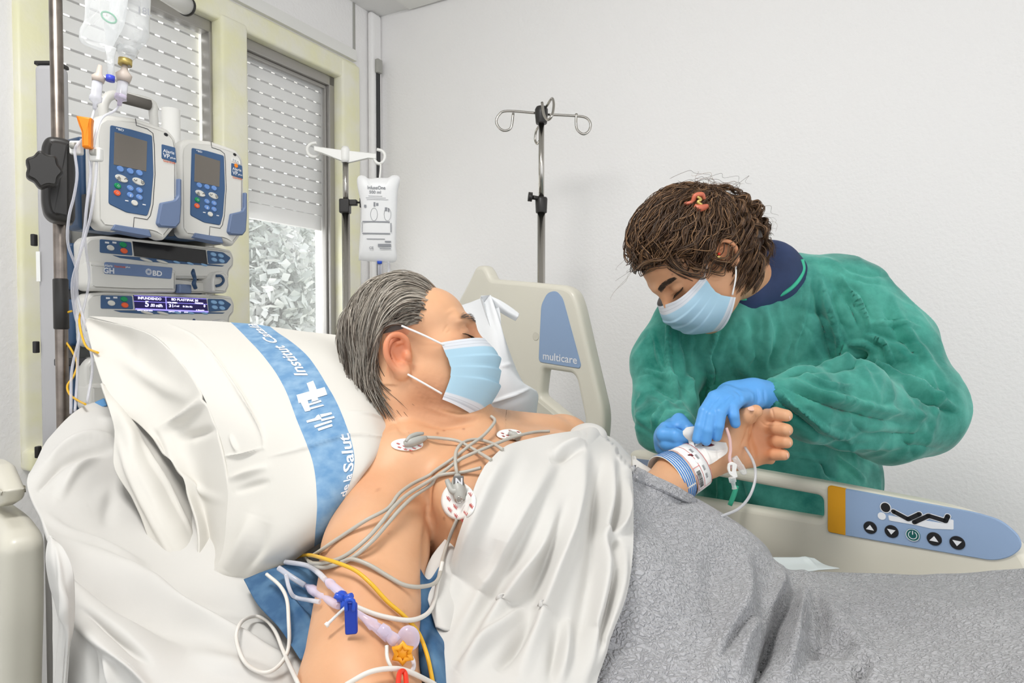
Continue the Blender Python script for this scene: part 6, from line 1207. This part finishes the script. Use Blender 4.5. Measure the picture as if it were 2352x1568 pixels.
# ---------------- blue printed pad under the arm
PB = mat('printed_blue', '#2d567d', .65, var=(30, '#557b9c', .4, .65))
pad, padv = linen('underpad', [[(560, 1330, .735), (640, 1300, .75), (720, 1290, .76), (800, 1290, .77)], [(590, 1385, .70), (660, 1370, .70), (730, 1370, .71), (800, 1370, .72)], [(640, 1440, .665), (690, 1430, .665), (740, 1430, .67), (800, 1430, .68)], [(690, 1515, .625), (720, 1505, .625), (760, 1500, .63), (800, 1500, .63)]], 60, 60, PB, 'blue printed pad on the sheet under the patient\'s arm', 'pad', [([(620, 1330), (690, 1400), (740, 1480)], .006, 8), ([(650, 1330), (720, 1420)], -.006, 10)], .002, None, 0, (.002, 40, 3))
D2 = Depth(9).add(padv).fill(2).blur(1)
def drape_text(s, p0, p1, h, dm, off, parent, m, dz=.7):
    v_, f_ = txt2d(s, 0, .02); v_ = v_.copy(); a = np.array(p0, float); d = (np.array(p1)-a); L = np.linalg.norm(d); d /= L; nn = np.array([d[1], -d[0]]); W_ = v_[:, 0].max(); out = []
    for q in v_: p = a+d*(q[0]/W_*L)+nn*q[1]*h; out.append(on(dm, p[0], p[1], off, dz))
    return mk('lettering', (out, f_), m, parent, world=True, smooth=False)
drape_text('Institut', (632, 1352), (692, 1462), 26, D2, .003, pad, mat('faded_print', '#cfdbe3', .7))
lo2, lv2 = linen('underpad', [[(962, 1300, .70), (985, 1330, .70), (1010, 1300, .72)], [(964, 1400, .66), (985, 1420, .66), (1010, 1420, .68)], [(960, 1500, .62), (995, 1500, .61), (1020, 1490, .63)], [(985, 1600, .59), (1015, 1600, .58), (1050, 1600, .60)]], 40, 24, PB, 'blue pad edge between the arm and the white cover', 'pad', [], .002, None, 0, (.002, 30, 3))
linen('gown_corner', [[(1034, 1226, .775), (1062, 1215, .78), (1110, 1215, .80)], [(990, 1280, .735), (1035, 1290, .735), (1100, 1300, .76)], [(973, 1335, .70), (1020, 1350, .70), (1090, 1350, .73)], [(985, 1385, .675), (1020, 1400, .67), (1090, 1410, .70)], [(1000, 1440, .65), (1030, 1450, .65), (1090, 1460, .68)]], 40, 30, LW, 'white cloth corner under the cover beside the armpit', 'cloth', [], .002, None, 0, (.002, 30, 3))
# ---------------- white cover over chest
DB = Depth(10).add(mq).fill(2).blur(3)
CL = [([(1300, 1010), (1240, 1120), (1160, 1260), (1100, 1380), (1030, 1500)], .010, 14), ([(1290, 1050), (1220, 1190), (1150, 1320), (1060, 1480)], -.009, 16), ([(1325, 1010), (1295, 1130), (1260, 1230), (1210, 1310), (1130, 1430), (1060, 1560)], .013, 13), ([(1300, 1060), (1285, 1180), (1240, 1320), (1200, 1400)], -.014, 14), ([(1345, 1000), (1330, 1120), (1290, 1280), (1250, 1400), (1190, 1560)], .016, 15), ([(1240, 1400), (1200, 1460), (1140, 1540)], -.013, 12), ([(1210, 1385), (1180, 1420), (1110, 1490), (1050, 1545)], .009, 9),
      ([(1360, 1010), (1372, 1120), (1368, 1250), (1340, 1400), (1300, 1560)], -.010, 16), ([(1400, 1020), (1400, 1140), (1382, 1240), (1388, 1330), (1360, 1480), (1340, 1568)], .013, 10), ([(1385, 1060), (1378, 1160), (1366, 1240)], -.009, 9), ([(1425, 1060), (1420, 1150), (1410, 1230), (1420, 1300)], -.010, 8), ([(1440, 1100), (1432, 1200), (1405, 1225), (1375, 1228)], .010, 7), ([(1435, 1260), (1425, 1350), (1395, 1450), (1365, 1540)], .009, 8), ([(1410, 1300), (1395, 1400), (1365, 1500)], -.008, 8),
      ([(1180, 1020), (1130, 1100), (1085, 1210), (1030, 1380)], .007, 12), ([(1200, 1050), (1150, 1150), (1100, 1260)], -.006, 14), ([(1270, 1040), (1310, 1030), (1345, 1020)], .010, 8), ([(1260, 1060), (1300, 1050), (1340, 1035)], -.009, 8), ([(1330, 992), (1350, 985), (1372, 1005)], .014, 14), ([(1285, 1420), (1275, 1500), (1262, 1568)], -.009, 12), ([(1310, 1420), (1300, 1500), (1285, 1568)], .008, 10), ([(1150, 1240), (1135, 1290), (1110, 1330)], -.006, 12)]
CL = [(a[0], a[1]*(1.35 if a[1] > 0 else 1.1), a[2]*1.35) for a in CL]
cov, covv = linen('sheet', [
 [(1112, 1072, .99), (1165, 1022, 1.02), (1245, 1000, 1.06), (1330, 990, 1.09), (1400, 1002, 1.10), (1452, 1050, 1.08)],
 [(1092, 1110, .90), (1165, 1062, .93), (1245, 1040, .96), (1330, 1030, .99), (1400, 1045, 1.0), (1452, 1085, .99)],
 [(1068, 1180, .84), (1150, 1150, .85), (1235, 1140, .86), (1320, 1130, .87), (1395, 1140, .88), (1456, 1160, .90)],
 [(1040, 1270, .76), (1125, 1250, .77), (1215, 1245, .77), (1300, 1245, .77), (1385, 1250, .78), (1456, 1260, .81)],
 [(1012, 1370, .695), (1100, 1365, .70), (1190, 1365, .70), (1280, 1365, .70), (1365, 1365, .71), (1440, 1360, .73)],
 [(985, 1460, .645), (1075, 1470, .64), (1165, 1475, .635), (1255, 1475, .635), (1335, 1470, .645), (1405, 1460, .67)],
 [(1000, 1545, .605), (1070, 1575, .59), (1150, 1590, .585), (1235, 1595, .585), (1315, 1590, .595), (1372, 1565, .62)],
 [(1010, 1700, .56), (1080, 1720, .55), (1150, 1720, .545), (1230, 1720, .545), (1310, 1720, .55), (1350, 1700, .57)]], 340, 260, LW, 'white cover gathered in long folds over the patient\'s chest', 'sheet', CL, .004, DB, .026, (.0012, 16, 12))
ff = bpy.data.objects['sheet']
kn_ = Field().ell(P(1352, 1003, 1.04), (.030, .03, .022)).ell(P(1330, 1010, 1.03), (.02, .02, .015)); v, f = kn_.mesh(*bounds([P(1352, 1003, 1.04)], .06), .003); v = folds(v, f, [([(1335, 1000), (1352, 1015), (1350, 1040)], .004, 4)])
v = v-np.array(ff.location); o = mk('gathered_fold', (v, f), LW, None); o.parent = ff
DC = Depth(10).add(mq).add(covv).fill(2).blur(3)
# ---------------- grey fleece blanket
def fleece():
    m = bpy.data.materials.new('fleece'); m.use_nodes = True; n, l = nt(m); b = n['Principled BSDF']; b.inputs['Roughness'].default_value = .95; b.inputs['Specular IOR Level'].default_value = .1; b.inputs['Sheen Weight'].default_value = .35
    tc = n.new('ShaderNodeTexCoord'); w = n.new('ShaderNodeTexNoise'); w.inputs['Scale'].default_value = 60; w.inputs['Detail'].default_value = 3; l.new(tc.outputs['Object'], w.inputs['Vector'])
    ad = n.new('ShaderNodeVectorMath'); ad.operation = 'MULTIPLY_ADD'; ad.inputs[1].default_value = (.02, .02, .02); l.new(w.outputs['Color'], ad.inputs[0]); l.new(tc.outputs['Object'], ad.inputs[2])
    v = n.new('ShaderNodeTexVoronoi'); v.feature = 'DISTANCE_TO_EDGE'; v.inputs['Scale'].default_value = 150; l.new(ad.outputs[0], v.inputs['Vector']); mr = n.new('ShaderNodeMapRange'); mr.inputs['From Max'].default_value = .28; mr.interpolation_type = 'SMOOTHSTEP'; l.new(v.outputs['Distance'], mr.inputs['Value'])
    t = n.new('ShaderNodeTexNoise'); t.inputs['Scale'].default_value = 500; l.new(tc.outputs['Object'], t.inputs['Vector']); g = n.new('ShaderNodeTexNoise'); g.inputs['Scale'].default_value = 5; g.inputs['Detail'].default_value = 4; l.new(tc.outputs['Object'], g.inputs['Vector'])
    k = n.new('ShaderNodeBump'); k.inputs['Strength'].default_value = .75; k.inputs['Distance'].default_value = .0042; l.new(mr.outputs[0], k.inputs['Height'])
    k2 = n.new('ShaderNodeBump'); k2.inputs['Strength'].default_value = .3; k2.inputs['Distance'].default_value = .001; l.new(t.outputs['Fac'], k2.inputs['Height']); l.new(k.outputs[0], k2.inputs['Normal']); l.new(k2.outputs[0], b.inputs['Normal'])
    r = n.new('ShaderNodeValToRGB'); e = r.color_ramp.elements; e[0].position = .35; e[0].color = lin('#a9a9ad'); e[1].position = .65; e[1].color = lin('#b8b8bb'); l.new(g.outputs['Fac'], r.inputs[0]); l.new(r.outputs[0], b.inputs['Base Color']); return m
BL = [([(1828, 1332), (1800, 1400), (1768, 1490), (1732, 1590)], -.026, 15), ([(1852, 1345), (1838, 1420), (1820, 1500), (1800, 1568)], .020, 16), ([(1700, 1245), (1712, 1320), (1700, 1400), (1660, 1500), (1620, 1590)], .016, 26), ([(1640, 1240), (1640, 1340), (1620, 1420)], -.008, 30), ([(1755, 1270), (1790, 1330), (1770, 1400)], .018, 16), ([(1810, 1322), (1845, 1325), (1870, 1350)], .012, 12), ([(1862, 1350), (1890, 1420), (1880, 1500)], -.012, 14), ([(1880, 1340), (1920, 1420), (1990, 1500), (2010, 1568)], .010, 22), ([(1850, 1500), (1900, 1480), (1960, 1500)], -.012, 20), ([(1740, 1420), (1710, 1480), (1680, 1568)], .012, 16), ([(1720, 1400), (1690, 1450), (1640, 1540)], -.012, 14), ([(2000, 1520), (1960, 1560)], -.010, 16), ([(2060, 1330), (2200, 1420), (2352, 1450)], .006, 40)]
linen('blanket', [
 [(1452, 1105, 1.10), (1560, 1150, 1.10), (1670, 1205, 1.10), (1760, 1262, 1.08), (1800, 1330, 1.10), (1900, 1335, 1.10), (2050, 1335, 1.02), (2200, 1335, .96), (2420, 1330, .86)],
 [(1452, 1077, 1.0), (1550, 1122, 1.02), (1660, 1178, 1.0), (1745, 1242, .98), (1795, 1304, 1.02), (1900, 1314, 1.04), (2050, 1318, .98), (2200, 1314, .91), (2420, 1302, .82)],
 [(1440, 1140, .92), (1545, 1160, .93), (1650, 1202, .93), (1730, 1262, .93), (1797, 1322, .96), (1900, 1330, .98), (2050, 1336, .93), (2200, 1336, .87), (2420, 1330, .79)],
 [(1440, 1230, .83), (1530, 1240, .84), (1625, 1270, .84), (1715, 1320, .85), (1800, 1365, .875), (1900, 1375, .88), (2050, 1385, .85), (2200, 1388, .80), (2420, 1388, .73)],
 [(1425, 1330, .755), (1520, 1345, .755), (1612, 1365, .76), (1708, 1400, .77), (1800, 1430, .79), (1900, 1440, .79), (2050, 1448, .77), (2200, 1455, .73), (2420, 1455, .67)],
 [(1395, 1440, .69), (1500, 1455, .685), (1600, 1465, .69), (1700, 1490, .70), (1800, 1510, .71), (1900, 1520, .71), (2050, 1525, .69), (2200, 1530, .66), (2420, 1530, .61)],
 [(1358, 1580, .625), (1480, 1600, .615), (1590, 1605, .615), (1700, 1620, .62), (1800, 1635, .63), (1900, 1640, .63), (2050, 1640, .615), (2200, 1645, .59), (2420, 1645, .55)],
 [(1330, 1760, .565), (1450, 1780, .55), (1580, 1790, .55), (1700, 1800, .55), (1800, 1810, .56), (1900, 1810, .56), (2050, 1810, .55), (2200, 1815, .53), (2420, 1815, .50)]], 300, 400, fleece(), 'thick grey fleece blanket over the patient\'s belly and legs', 'blanket', [(a[0], a[1]*1.35, a[2]) for a in BL], .008, DB, .013, (.004, 14, 8))
linen('sheet_corner', [[(1452, 1046, 1.06), (1456, 1050, 1.05), (1462, 1056, 1.05)], [(1452, 1066, 1.04), (1476, 1068, 1.035), (1495, 1076, 1.04)], [(1452, 1085, 1.02), (1490, 1092, 1.02), (1535, 1104, 1.03)]], 24, 24, LW, 'small white sheet corner above the blanket beside the wrist', 'sheet')
linen('paper_sheet', [[(1768, 1279, 1.06), (1830, 1279, 1.08), (1845, 1278, 1.09), (1870, 1281, 1.10)], [(1778, 1292, 1.05), (1835, 1296, 1.06), (1868, 1292, 1.08), (1895, 1296, 1.09)], [(1790, 1308, 1.03), (1850, 1311, 1.03), (1890, 1307, 1.05), (1928, 1304, 1.06)]], 24, 40, mat('cool_paper', '#dfe6e6', .7), 'crumpled pale paper wrap lying between the blanket and the side rail', 'paper', [([(1845, 1278), (1862, 1292), (1880, 1306)], .006, 4)], .001)
# ================================================================ WIRES, ELECTRODES, LINES
DA = Depth(6).add(mq).add(covv).add(padv).add(lv2).add(bsv).fill(2).blur(1); DP = Depth(6).add(PV).fill(1)
def wire(name, pts, r, m, label, cat='wire', group=None, lift=None, parent=None, dflt=.75, extra=0.0, n=5):
    L = cr(np.array([q[:2] for q in pts], float), 4); out = []
    z = np.array([float(DA(*q)) for q in L]); z = np.where(z > 3, np.nan, z); i = np.arange(len(z)); ok = ~np.isnan(z); z = np.interp(i, i[ok], z[ok]) if ok.any() else np.full(len(z), dflt)
    zz_ = z.copy()
    for k in range(len(z)): zz_[k] = z[max(0, k-2):k+3].min()
    zz_ = np.convolve(np.pad(zz_, 2, 'edge'), np.ones(5)/5, 'valid'); zz_ = np.minimum(zz_, z+.002)-r-extra
    p = [P(q[0], q[1], zz_[k]) for k, q in enumerate(L)]; b = np.array(p[len(p)//2]); v, f = tube(p, r, 8, 3)
    if parent is not None: return mk(name, (v, f), m, parent, world=True)
    o = mk(name, (np.array(v)-b, f), m); o.location = b; return tag(o, label, cat, group)
GR = 'grey monitoring wires across the chest'
wire('electrode_wire', [(700, 1282), (722, 1273), (770, 1241), (840, 1195), (891, 1167), (916, 1134), (947, 1111), (983, 1093), (1003, 1078), (1044, 1050), (1077, 1024), (1110, 1000), (1133, 974), (1136, 963), (1127, 955)], .0022, M['tubeg'], 'grey wire running from the pillow up to the chin and throat', 'wire', GR)
wire('electrode_wire', [(704, 1280), (717, 1293), (757, 1290), (796, 1274), (841, 1238), (873, 1203), (904, 1164), (937, 1134), (983, 1106), (1018, 1083), (1060, 1053), (1120, 1027), (1172, 1006), (1223, 993), (1262, 990)], .0022, M['tubeg'], 'grey wire crossing the chest to the far shoulder by the rail hinge', 'wire', GR, extra=.003)
wire('electrode_wire', [(712, 1290), (738, 1303), (770, 1297), (810, 1280), (857, 1240), (886, 1207), (918, 1170), (950, 1140), (990, 1113), (1008, 1092), (1064, 1084), (1105, 1074)], .0022, M['tubeg'], 'grey wire ending under the white cover beside the lower electrode', 'wire', GR)
wire('electrode_wire', [(978, 1004), (1010, 1006), (1050, 1012), (1078, 1026), (1102, 1040), (1128, 1056)], .0022, M['tubeg'], 'short grey wire leaving the collarbone electrode clip', 'wire', GR, extra=.002)
wire('electrode_wire', [(1050, 1090), (1046, 1062), (1048, 1036), (1064, 1016), (1095, 1009), (1130, 1018), (1155, 1032)], .0022, M['tubeg'], 'looped grey wire rising from the clip marked N', 'wire', GR, extra=.003)
wire('electrode_wire', [(783, 1291), (810, 1284), (849, 1298), (889, 1322), (928, 1343), (968, 1347), (1004, 1333), (1018, 1280), (1034, 1230), (1050, 1192)], .0022, M['tubeg'], 'grey wire crossing the upper arm and rising along the white cover edge', 'wire', GR)
wire('electrode_wire', [(804, 1382), (823, 1395), (875, 1414), (941, 1424), (981, 1409), (997, 1380), (1004, 1345), (1016, 1290)], .0023, M['tubew'], 'pale wire curving across the arm below the blue stopcock', 'wire', GR)
wire('yellow_line', [(672, 1283), (704, 1274), (743, 1282), (809, 1306), (849, 1337), (889, 1380), (928, 1414), (960, 1451), (981, 1504), (996, 1575)], .0020, M['yel'], 'thin yellow line crossing the arm from the pillow to the lower edge', 'line', extra=.004)
wire('white_cable', [(612, 1318), (643, 1345), (659, 1377), (663, 1424), (664, 1477), (654, 1511), (628, 1538), (599, 1543), (567, 1525), (549, 1493), (543, 1456), (556, 1427), (585, 1415), (612, 1424), (633, 1451), (649, 1490), (664, 1525), (686, 1572)], .0019, M['tubew'], 'white cable coiled in a loop on the bed sheet', 'cable', extra=.002)
wire('white_cable', [(795, 1572), (849, 1543), (902, 1535), (941, 1543), (1000, 1572)], .0022, M['tubew'], 'white cable arching over the arm at the lower edge', 'cable', extra=.004)
def on2(px, py, off): return on(DA, px, py, off, .7)
# electrodes
def electrode(c, rx, ry, lbl, clip, nrmv=None, N_=False, hide=None):
    o0 = on2(c[0], c[1], .001); t = thing('electrode', lbl, 'electrode', o0, 0, 'chest electrodes')
    v = []; f = []; R_ = 5; n = 32
    for i in range(R_+1):
        for k in range(n): q = 2*math.pi*k/n; v.append(on2(c[0]+rx*i/R_*math.cos(q), c[1]+ry*i/R_*math.sin(q), .0022))
    f = [[i*n+k, (i+1)*n+k, (i+1)*n+(k+1) % n, i*n+(k+1) % n] for i in range(R_) for k in range(n)]; v = np.array(v); f = np.array(f); v = relax(v, f, .6); v2, f2, _ = thick(v, f, .0015); mk('pad', (v2, f2), M['stick'], t, world=True)
    mb = MB(); r = np.random.default_rng(int(c[0]))
    for (a, b) in [(-.62, -.25), (-.55, .30), (-.2, .62), (.1, .78), (.55, -.5), (.62, .1), (.3, .45), (-.25, .15), (-.05, -.75)]:
        for k in range(3): x0, y0 = c[0]+rx*a+k*rx*.06, c[1]+ry*b+k*ry*.06; mb.add(tube([on2(x0, y0, .0030), on2(x0+rx*.03, y0+ry*.16, .0030), on2(x0+rx*.10, y0+ry*.02, .0030)], .0004, 4, 0))
    mk('red_print', mb.vf(), M['prtr'], t, world=True)
    k = mk('clip', tube([on2(a, b, h) for a, b, h in clip[0]], clip[1], 10, 5), M['grey'], t, world=True)
    if len(clip) > 2: mk('clip_lever', tube([on2(a, b, h) for a, b, h in clip[2]], clip[3], 8, 5), M['grey'], k, world=True)
    return t, k
t, k = electrode((1052, 1150), 42, 46, 'round white electrode with red print and clip marked N, beside the armpit', ([(1051, 1092, .006), (1051, 1110, .008), (1055, 1130, .007), (1056, 1150, .006)], [.004, .008, .0085, .006], [(1052, 1128, .010), (1040, 1128, .012), (1032, 1115, .014), (1027, 1103, .014)], [.005, .004, .0035, .003]))
q = on2(1053, 1106, .0175); mk('letter_plate', rbox(q[0]-.006, q[0]+.006, q[1]-.001, q[1]+.002, q[2]-.006, q[2]+.007, .0015), mat('plate_grey', '#6c6b69', .5), k, world=True)
v, f = txt2d('N', 0, .04); mk('lettering', ([(q[0]-.0034+a*.0088, q[1]-.0014, q[2]-.0040+b*.0088) for a, b, _ in v], f), M['prt'], k, world=True, smooth=False)
q = on2(1055, 1146, .014); mk('ring', tube([q+np.array([.0035*math.cos(a), -.002, .0035*math.sin(a)]) for a in np.linspace(0, 2*math.pi, 17)], .0008, 6, 0), M['chrome'], k, world=True)
electrode((935, 1020), 40, 15, 'white electrode with grey clip on the near collarbone', ([(928, 1020, .006), (945, 1016, .007), (962, 1010, .008), (978, 1005, .006)], [.004, .006, .0055, .003], [(932, 1014, .012), (942, 1003, .014), (956, 997, .015), (972, 995, .013)], [.002, .003, .003, .002]))
electrode((1170, 996), 31, 12, 'white electrode below the chin on the far side of the chest', ([(1168, 994, .006), (1180, 1000, .007), (1190, 1006, .006)], [.004, .006, .004]))
# infusion lines and valves on the near arm
lt = thing('central_line', 'clear infusion connectors with blue and orange stopcocks lying on the near upper arm', 'infusion line', on2(790, 1375, .01))
wire('tube', [(655, 1290), (704, 1298), (730, 1314), (749, 1333)], .0028, M['clear'], None, parent=lt, extra=.010)
wire('tube', [(640, 1304), (670, 1325), (700, 1344)], .0030, M['clear'], None, parent=lt, extra=.008); wire('tube', [(657, 1320), (664, 1350), (676, 1370), (705, 1377), (735, 1382)], .0022, M['clear'], None, parent=lt, extra=.006)
def con(a, b, prof, m, off=.012, name='connector'):
    prof = [(t_, r_*.82) for t_, r_ in prof]; return mk(name, lathe(on2(a[0], a[1], off), on2(b[0], b[1], off), prof), m, lt, world=True)
con((750, 1332), (790, 1368), [(0, .003), (.15, .005), (.3, .0055), (.32, .0045), (.8, .0052), (1, .0048)], M['clearp'], .014); con((704, 1345), (778, 1393), [(0, .003), (.12, .0045), (.2, .0062), (.35, .0062), (.38, .005), (.5, .0062), (.62, .0062), (.65, .005), (.9, .0045), (1, .003)], M['clearp'], .012)
sb = con((781, 1366), (801, 1385), [(0, .0055), (.2, .0068), (.4, .005), (.6, .0068), (.8, .005), (1, .0055)], M['bluep'], .016, 'blue_stopcock')
for k in range(3): a = 2*math.pi*k/3+.5; c0 = on2(790, 1376, .020); mk('wing', tube([c0, c0+np.array([.009*math.cos(a), -.002, .009*math.sin(a)])], [.0035, .0028], 8, 1), M['bluep'], sb, world=True)
c0 = on2(806, 1420, .022); mk('blue_clamp', ([c0+np.array(q) for q in (lambda m: m[0])(plate(rnd([(-.0055, .014), (.0055, .014), (.0058, -.013), (-.0048, -.014)], .002, 3), -.002, .002, .0008, 2, True))], plate(rnd([(-.0055, .014), (.0055, .014), (.0058, -.013), (-.0048, -.014)], .002, 3), -.002, .002, .0008, 2, True)[1]), mat('deep_blue', '#1f3fae', .35), lt, world=True)
mk('clamp_hook', tube([c0+np.array(q) for q in ((-.003, -.003, .008), (-.003, -.003, .017), (.003, -.003, .017), (.003, -.003, .008))], .0018, 6, 4), M['bluep'], lt, world=True)
con((794, 1393), (748, 1437), [(0, .0015), (.85, .0017), (.88, .0028), (1, .0028)], M['white'], .018, 'white_stem')
con((815, 1402), (893, 1462), [(0, .0025), (.3, .004), (.55, .0065), (.6, .005), (1, .0065)], M['clearp'], .012); con((873, 1440), (912, 1475), [(0, .0055), (.3, .0068), (.5, .0055), (.8, .0068), (1, .006)], M['clearp'], .014)
v, f = sphere(on2(938, 1466, .014), .0105, (1, .8, 1.1)); mk('dome', (v, f), M['clearp'], lt, world=True)
c0 = on2(926, 1497, .018); og = mat('amber_plastic', '#f5a623', .35)
mk('orange_stopcock', tube([c0+np.array([.0085*math.cos(a)*(1 if k % 2 else .6), -.002, .0085*math.sin(a)*(1 if k % 2 else .6)]) for k, a in enumerate(np.linspace(0, 2*math.pi, 13))], .0026, 6, 1), og, lt, world=True); v, f = sphere(c0, .006, (1, .6, 1)); mk('orange_hub', (v, f), og, lt, world=True)
wire('tube', [(888, 1482), (890, 1512), (902, 1540)], .0016, M['tubew'], None, parent=lt, extra=.005); wire('tube', [(938, 1500), (948, 1515), (950, 1532), (940, 1548)], .0020, M['clear'], None, parent=lt, extra=.005)
rc = thing('red_clamp', 'small red plastic clamp on the white cable at the lower edge', 'clamp', on2(924, 1555, .01)); mk('clamp', tube([on2(914, 1580, .012), on2(917, 1548, .014), on2(924, 1541, .014), on2(931, 1548, .014), on2(934, 1580, .012)], .0022, 8, 4), M['redp'], rc, world=True)
# dressing and fittings at the wrist
DH = Depth(4).add(mv[(lambda a, b, c: (a > 1480) & (a < 1840))(*proj(mv))]).fill(3).blur(1)
GZ = mat('gauze', '#eae6e0', .85, bump=(500, .4, .0008))
def gz(rows, name, m, t, ln=(), off=.004, nu=50, nv=50, th=.0012, label=None):
    R_ = []
    for r in rows:
        q_ = []
        for q in r: z = float(DH(q[0], q[1])); z = z if z < 3 else 1.07; q_.append((q[0], q[1], min(z, 1.11)-off-(q[2] if len(q) > 2 else 0)))
        R_.append(q_)
    v, f, st = patch(R_, nu, nv); v = folds(v, f, ln, True, vn_(v, f)) if ln else v; v2, f2, _ = thick(v, f, th); return mk(name, (v2, f2), m, t, world=True, label=label)
dr = thing('dressing', 'white gauze and tape dressing with dried blood on the patient\'s wrist', 'dressing', P(1625, 1040, 1.05))
gz([[(1585, 1012), (1600, 1010), (1630, 1012), (1668, 1016)], [(1590, 1030), (1605, 1028), (1635, 1030), (1672, 1030)], [(1598, 1055), (1612, 1052), (1640, 1048), (1668, 1042)], [(1611, 1078), (1622, 1070), (1636, 1064), (1648, 1056)]], 'gauze', GZ, dr, [([(1610, 1020), (1625, 1045), (1632, 1066)], .002, 3), ([(1640, 1018), (1648, 1035), (1650, 1052)], -.0018, 3), ([(1615, 1030), (1640, 1036), (1668, 1032)], .0016, 2.5)])
gz([[(1568, 990, .012), (1578, 982, .014), (1600, 980, .014), (1606, 985, .012)], [(1570, 1000, .012), (1580, 998, .014), (1598, 996, .012), (1604, 1000, .01)], [(1582, 1012, .006), (1588, 1012, .006), (1598, 1012, .006), (1602, 1012, .005)]], 'pad_roll', GZ, dr, [], .006, 30, 30, .004)
gz([[(1580, 1008, .005), (1586, 1008, .006), (1592, 1010, .005)], [(1583, 1022, .004), (1590, 1024, .005), (1597, 1028, .004)], [(1588, 1036, .003), (1594, 1038, .004), (1600, 1042, .003)]], 'tape', M['stick'], dr, [], .004, 24, 14)
gz([[(1593, 1048), (1600, 1045), (1608, 1042)], [(1600, 1062), (1608, 1058), (1618, 1056)], [(1611, 1079), (1620, 1076), (1627, 1071)]], 'tape', M['stick'], dr, [], .006, 24, 14)
BLD = mat('dried_blood', '#5a1518', .35)
for (cx_, cy_, rx, ry) in ((1588, 1042, 8, 5), (1627, 1021, 13, 3.5), (1600, 1034, 3, 4)):
    v = [on(DH, cx_, cy_, .0075, 1.07)]+[on(DH, cx_+rx*math.cos(a)*(1+.25*math.sin(3*a)), cy_+ry*math.sin(a)*(1+.2*math.cos(5*a)), .0065, 1.07) for a in np.linspace(0, 2*math.pi, 25)[:-1]]; mk('blood_spot', (v, [[0, 1+k, 1+(k+1) % 24] for k in range(24)]), BLD, dr, world=True)
ct = thing('cannula', 'clear cannula tubing with white slide clamp hanging from the patient\'s wrist', 'cannula', P(1685, 1060, 1.04))
mk('tube', tube([P(1668, 982, 1.035), P(1676, 1007, 1.032), P(1678, 1033, 1.030), P(1676, 1052, 1.028), P(1680, 1075, 1.026)], .0026, 8, 6), mat('pink_tube', '#d9b3ae', .3), ct, world=True)
mk('cap', lathe(P(1687, 1050, 1.03), P(1711, 1088, 1.03), [(0, .005), (.5, .0052), (.55, .006), (.9, .005), (1, .0035)]), M['clearb'], ct, world=True)
kf = Frame(P(1682, 745, 1.018)*[1, 1, 0], (1, 0)); out = rnd(kf.pts([(1672, 1064), (1682, 1060), (1693, 1066), (1690, 1080), (1694, 1095), (1686, 1097), (1674, 1088), (1670, 1076)]), .002, 3)
v, f = cplate(out, [rnd(kf.pts([(1676, 1068), (1681, 1067), (1681, 1083), (1677, 1081)]), .0006, 2)], -.002, .002, .0008); mk('slide_clamp', ([kf.w(*q) for q in v], f), M['white'], ct, world=True)
mk('luer', lathe(P(1681, 1096, 1.02), P(1687, 1122, 1.02), [(0, .0055), (.4, .0055), (.42, .0035), (.8, .003), (1, .0042)]), M['clearb'], ct, world=True)
cable('infusion_line', [(1711, 1027, 1.06), (1728, 1055, 1.03), (1735, 1080, 1.02), (1733, 1109, 1.01), (1720, 1142, 1.0), (1696, 1168, .99), (1655, 1186, .97)], .0022, glassy('grey_clear', '#c9c9cc', .6), 'clear line curving down from the patient\'s palm over the side rail')
# thin shadowless hairs of the pillow case end here; switch plate on the wall at the far left
tag(mk('cable_trunking', box(-.03, 0, -.012, -.001, .4, 1.05), M['white'], None, smooth=False), 'white cable duct on the window wall below the strap', 'cable duct')
o = bpy.data.objects['cable_trunking']; o.location = W.o+W.ex*(-.05); o.rotation_euler = (0, 0, W.rz)
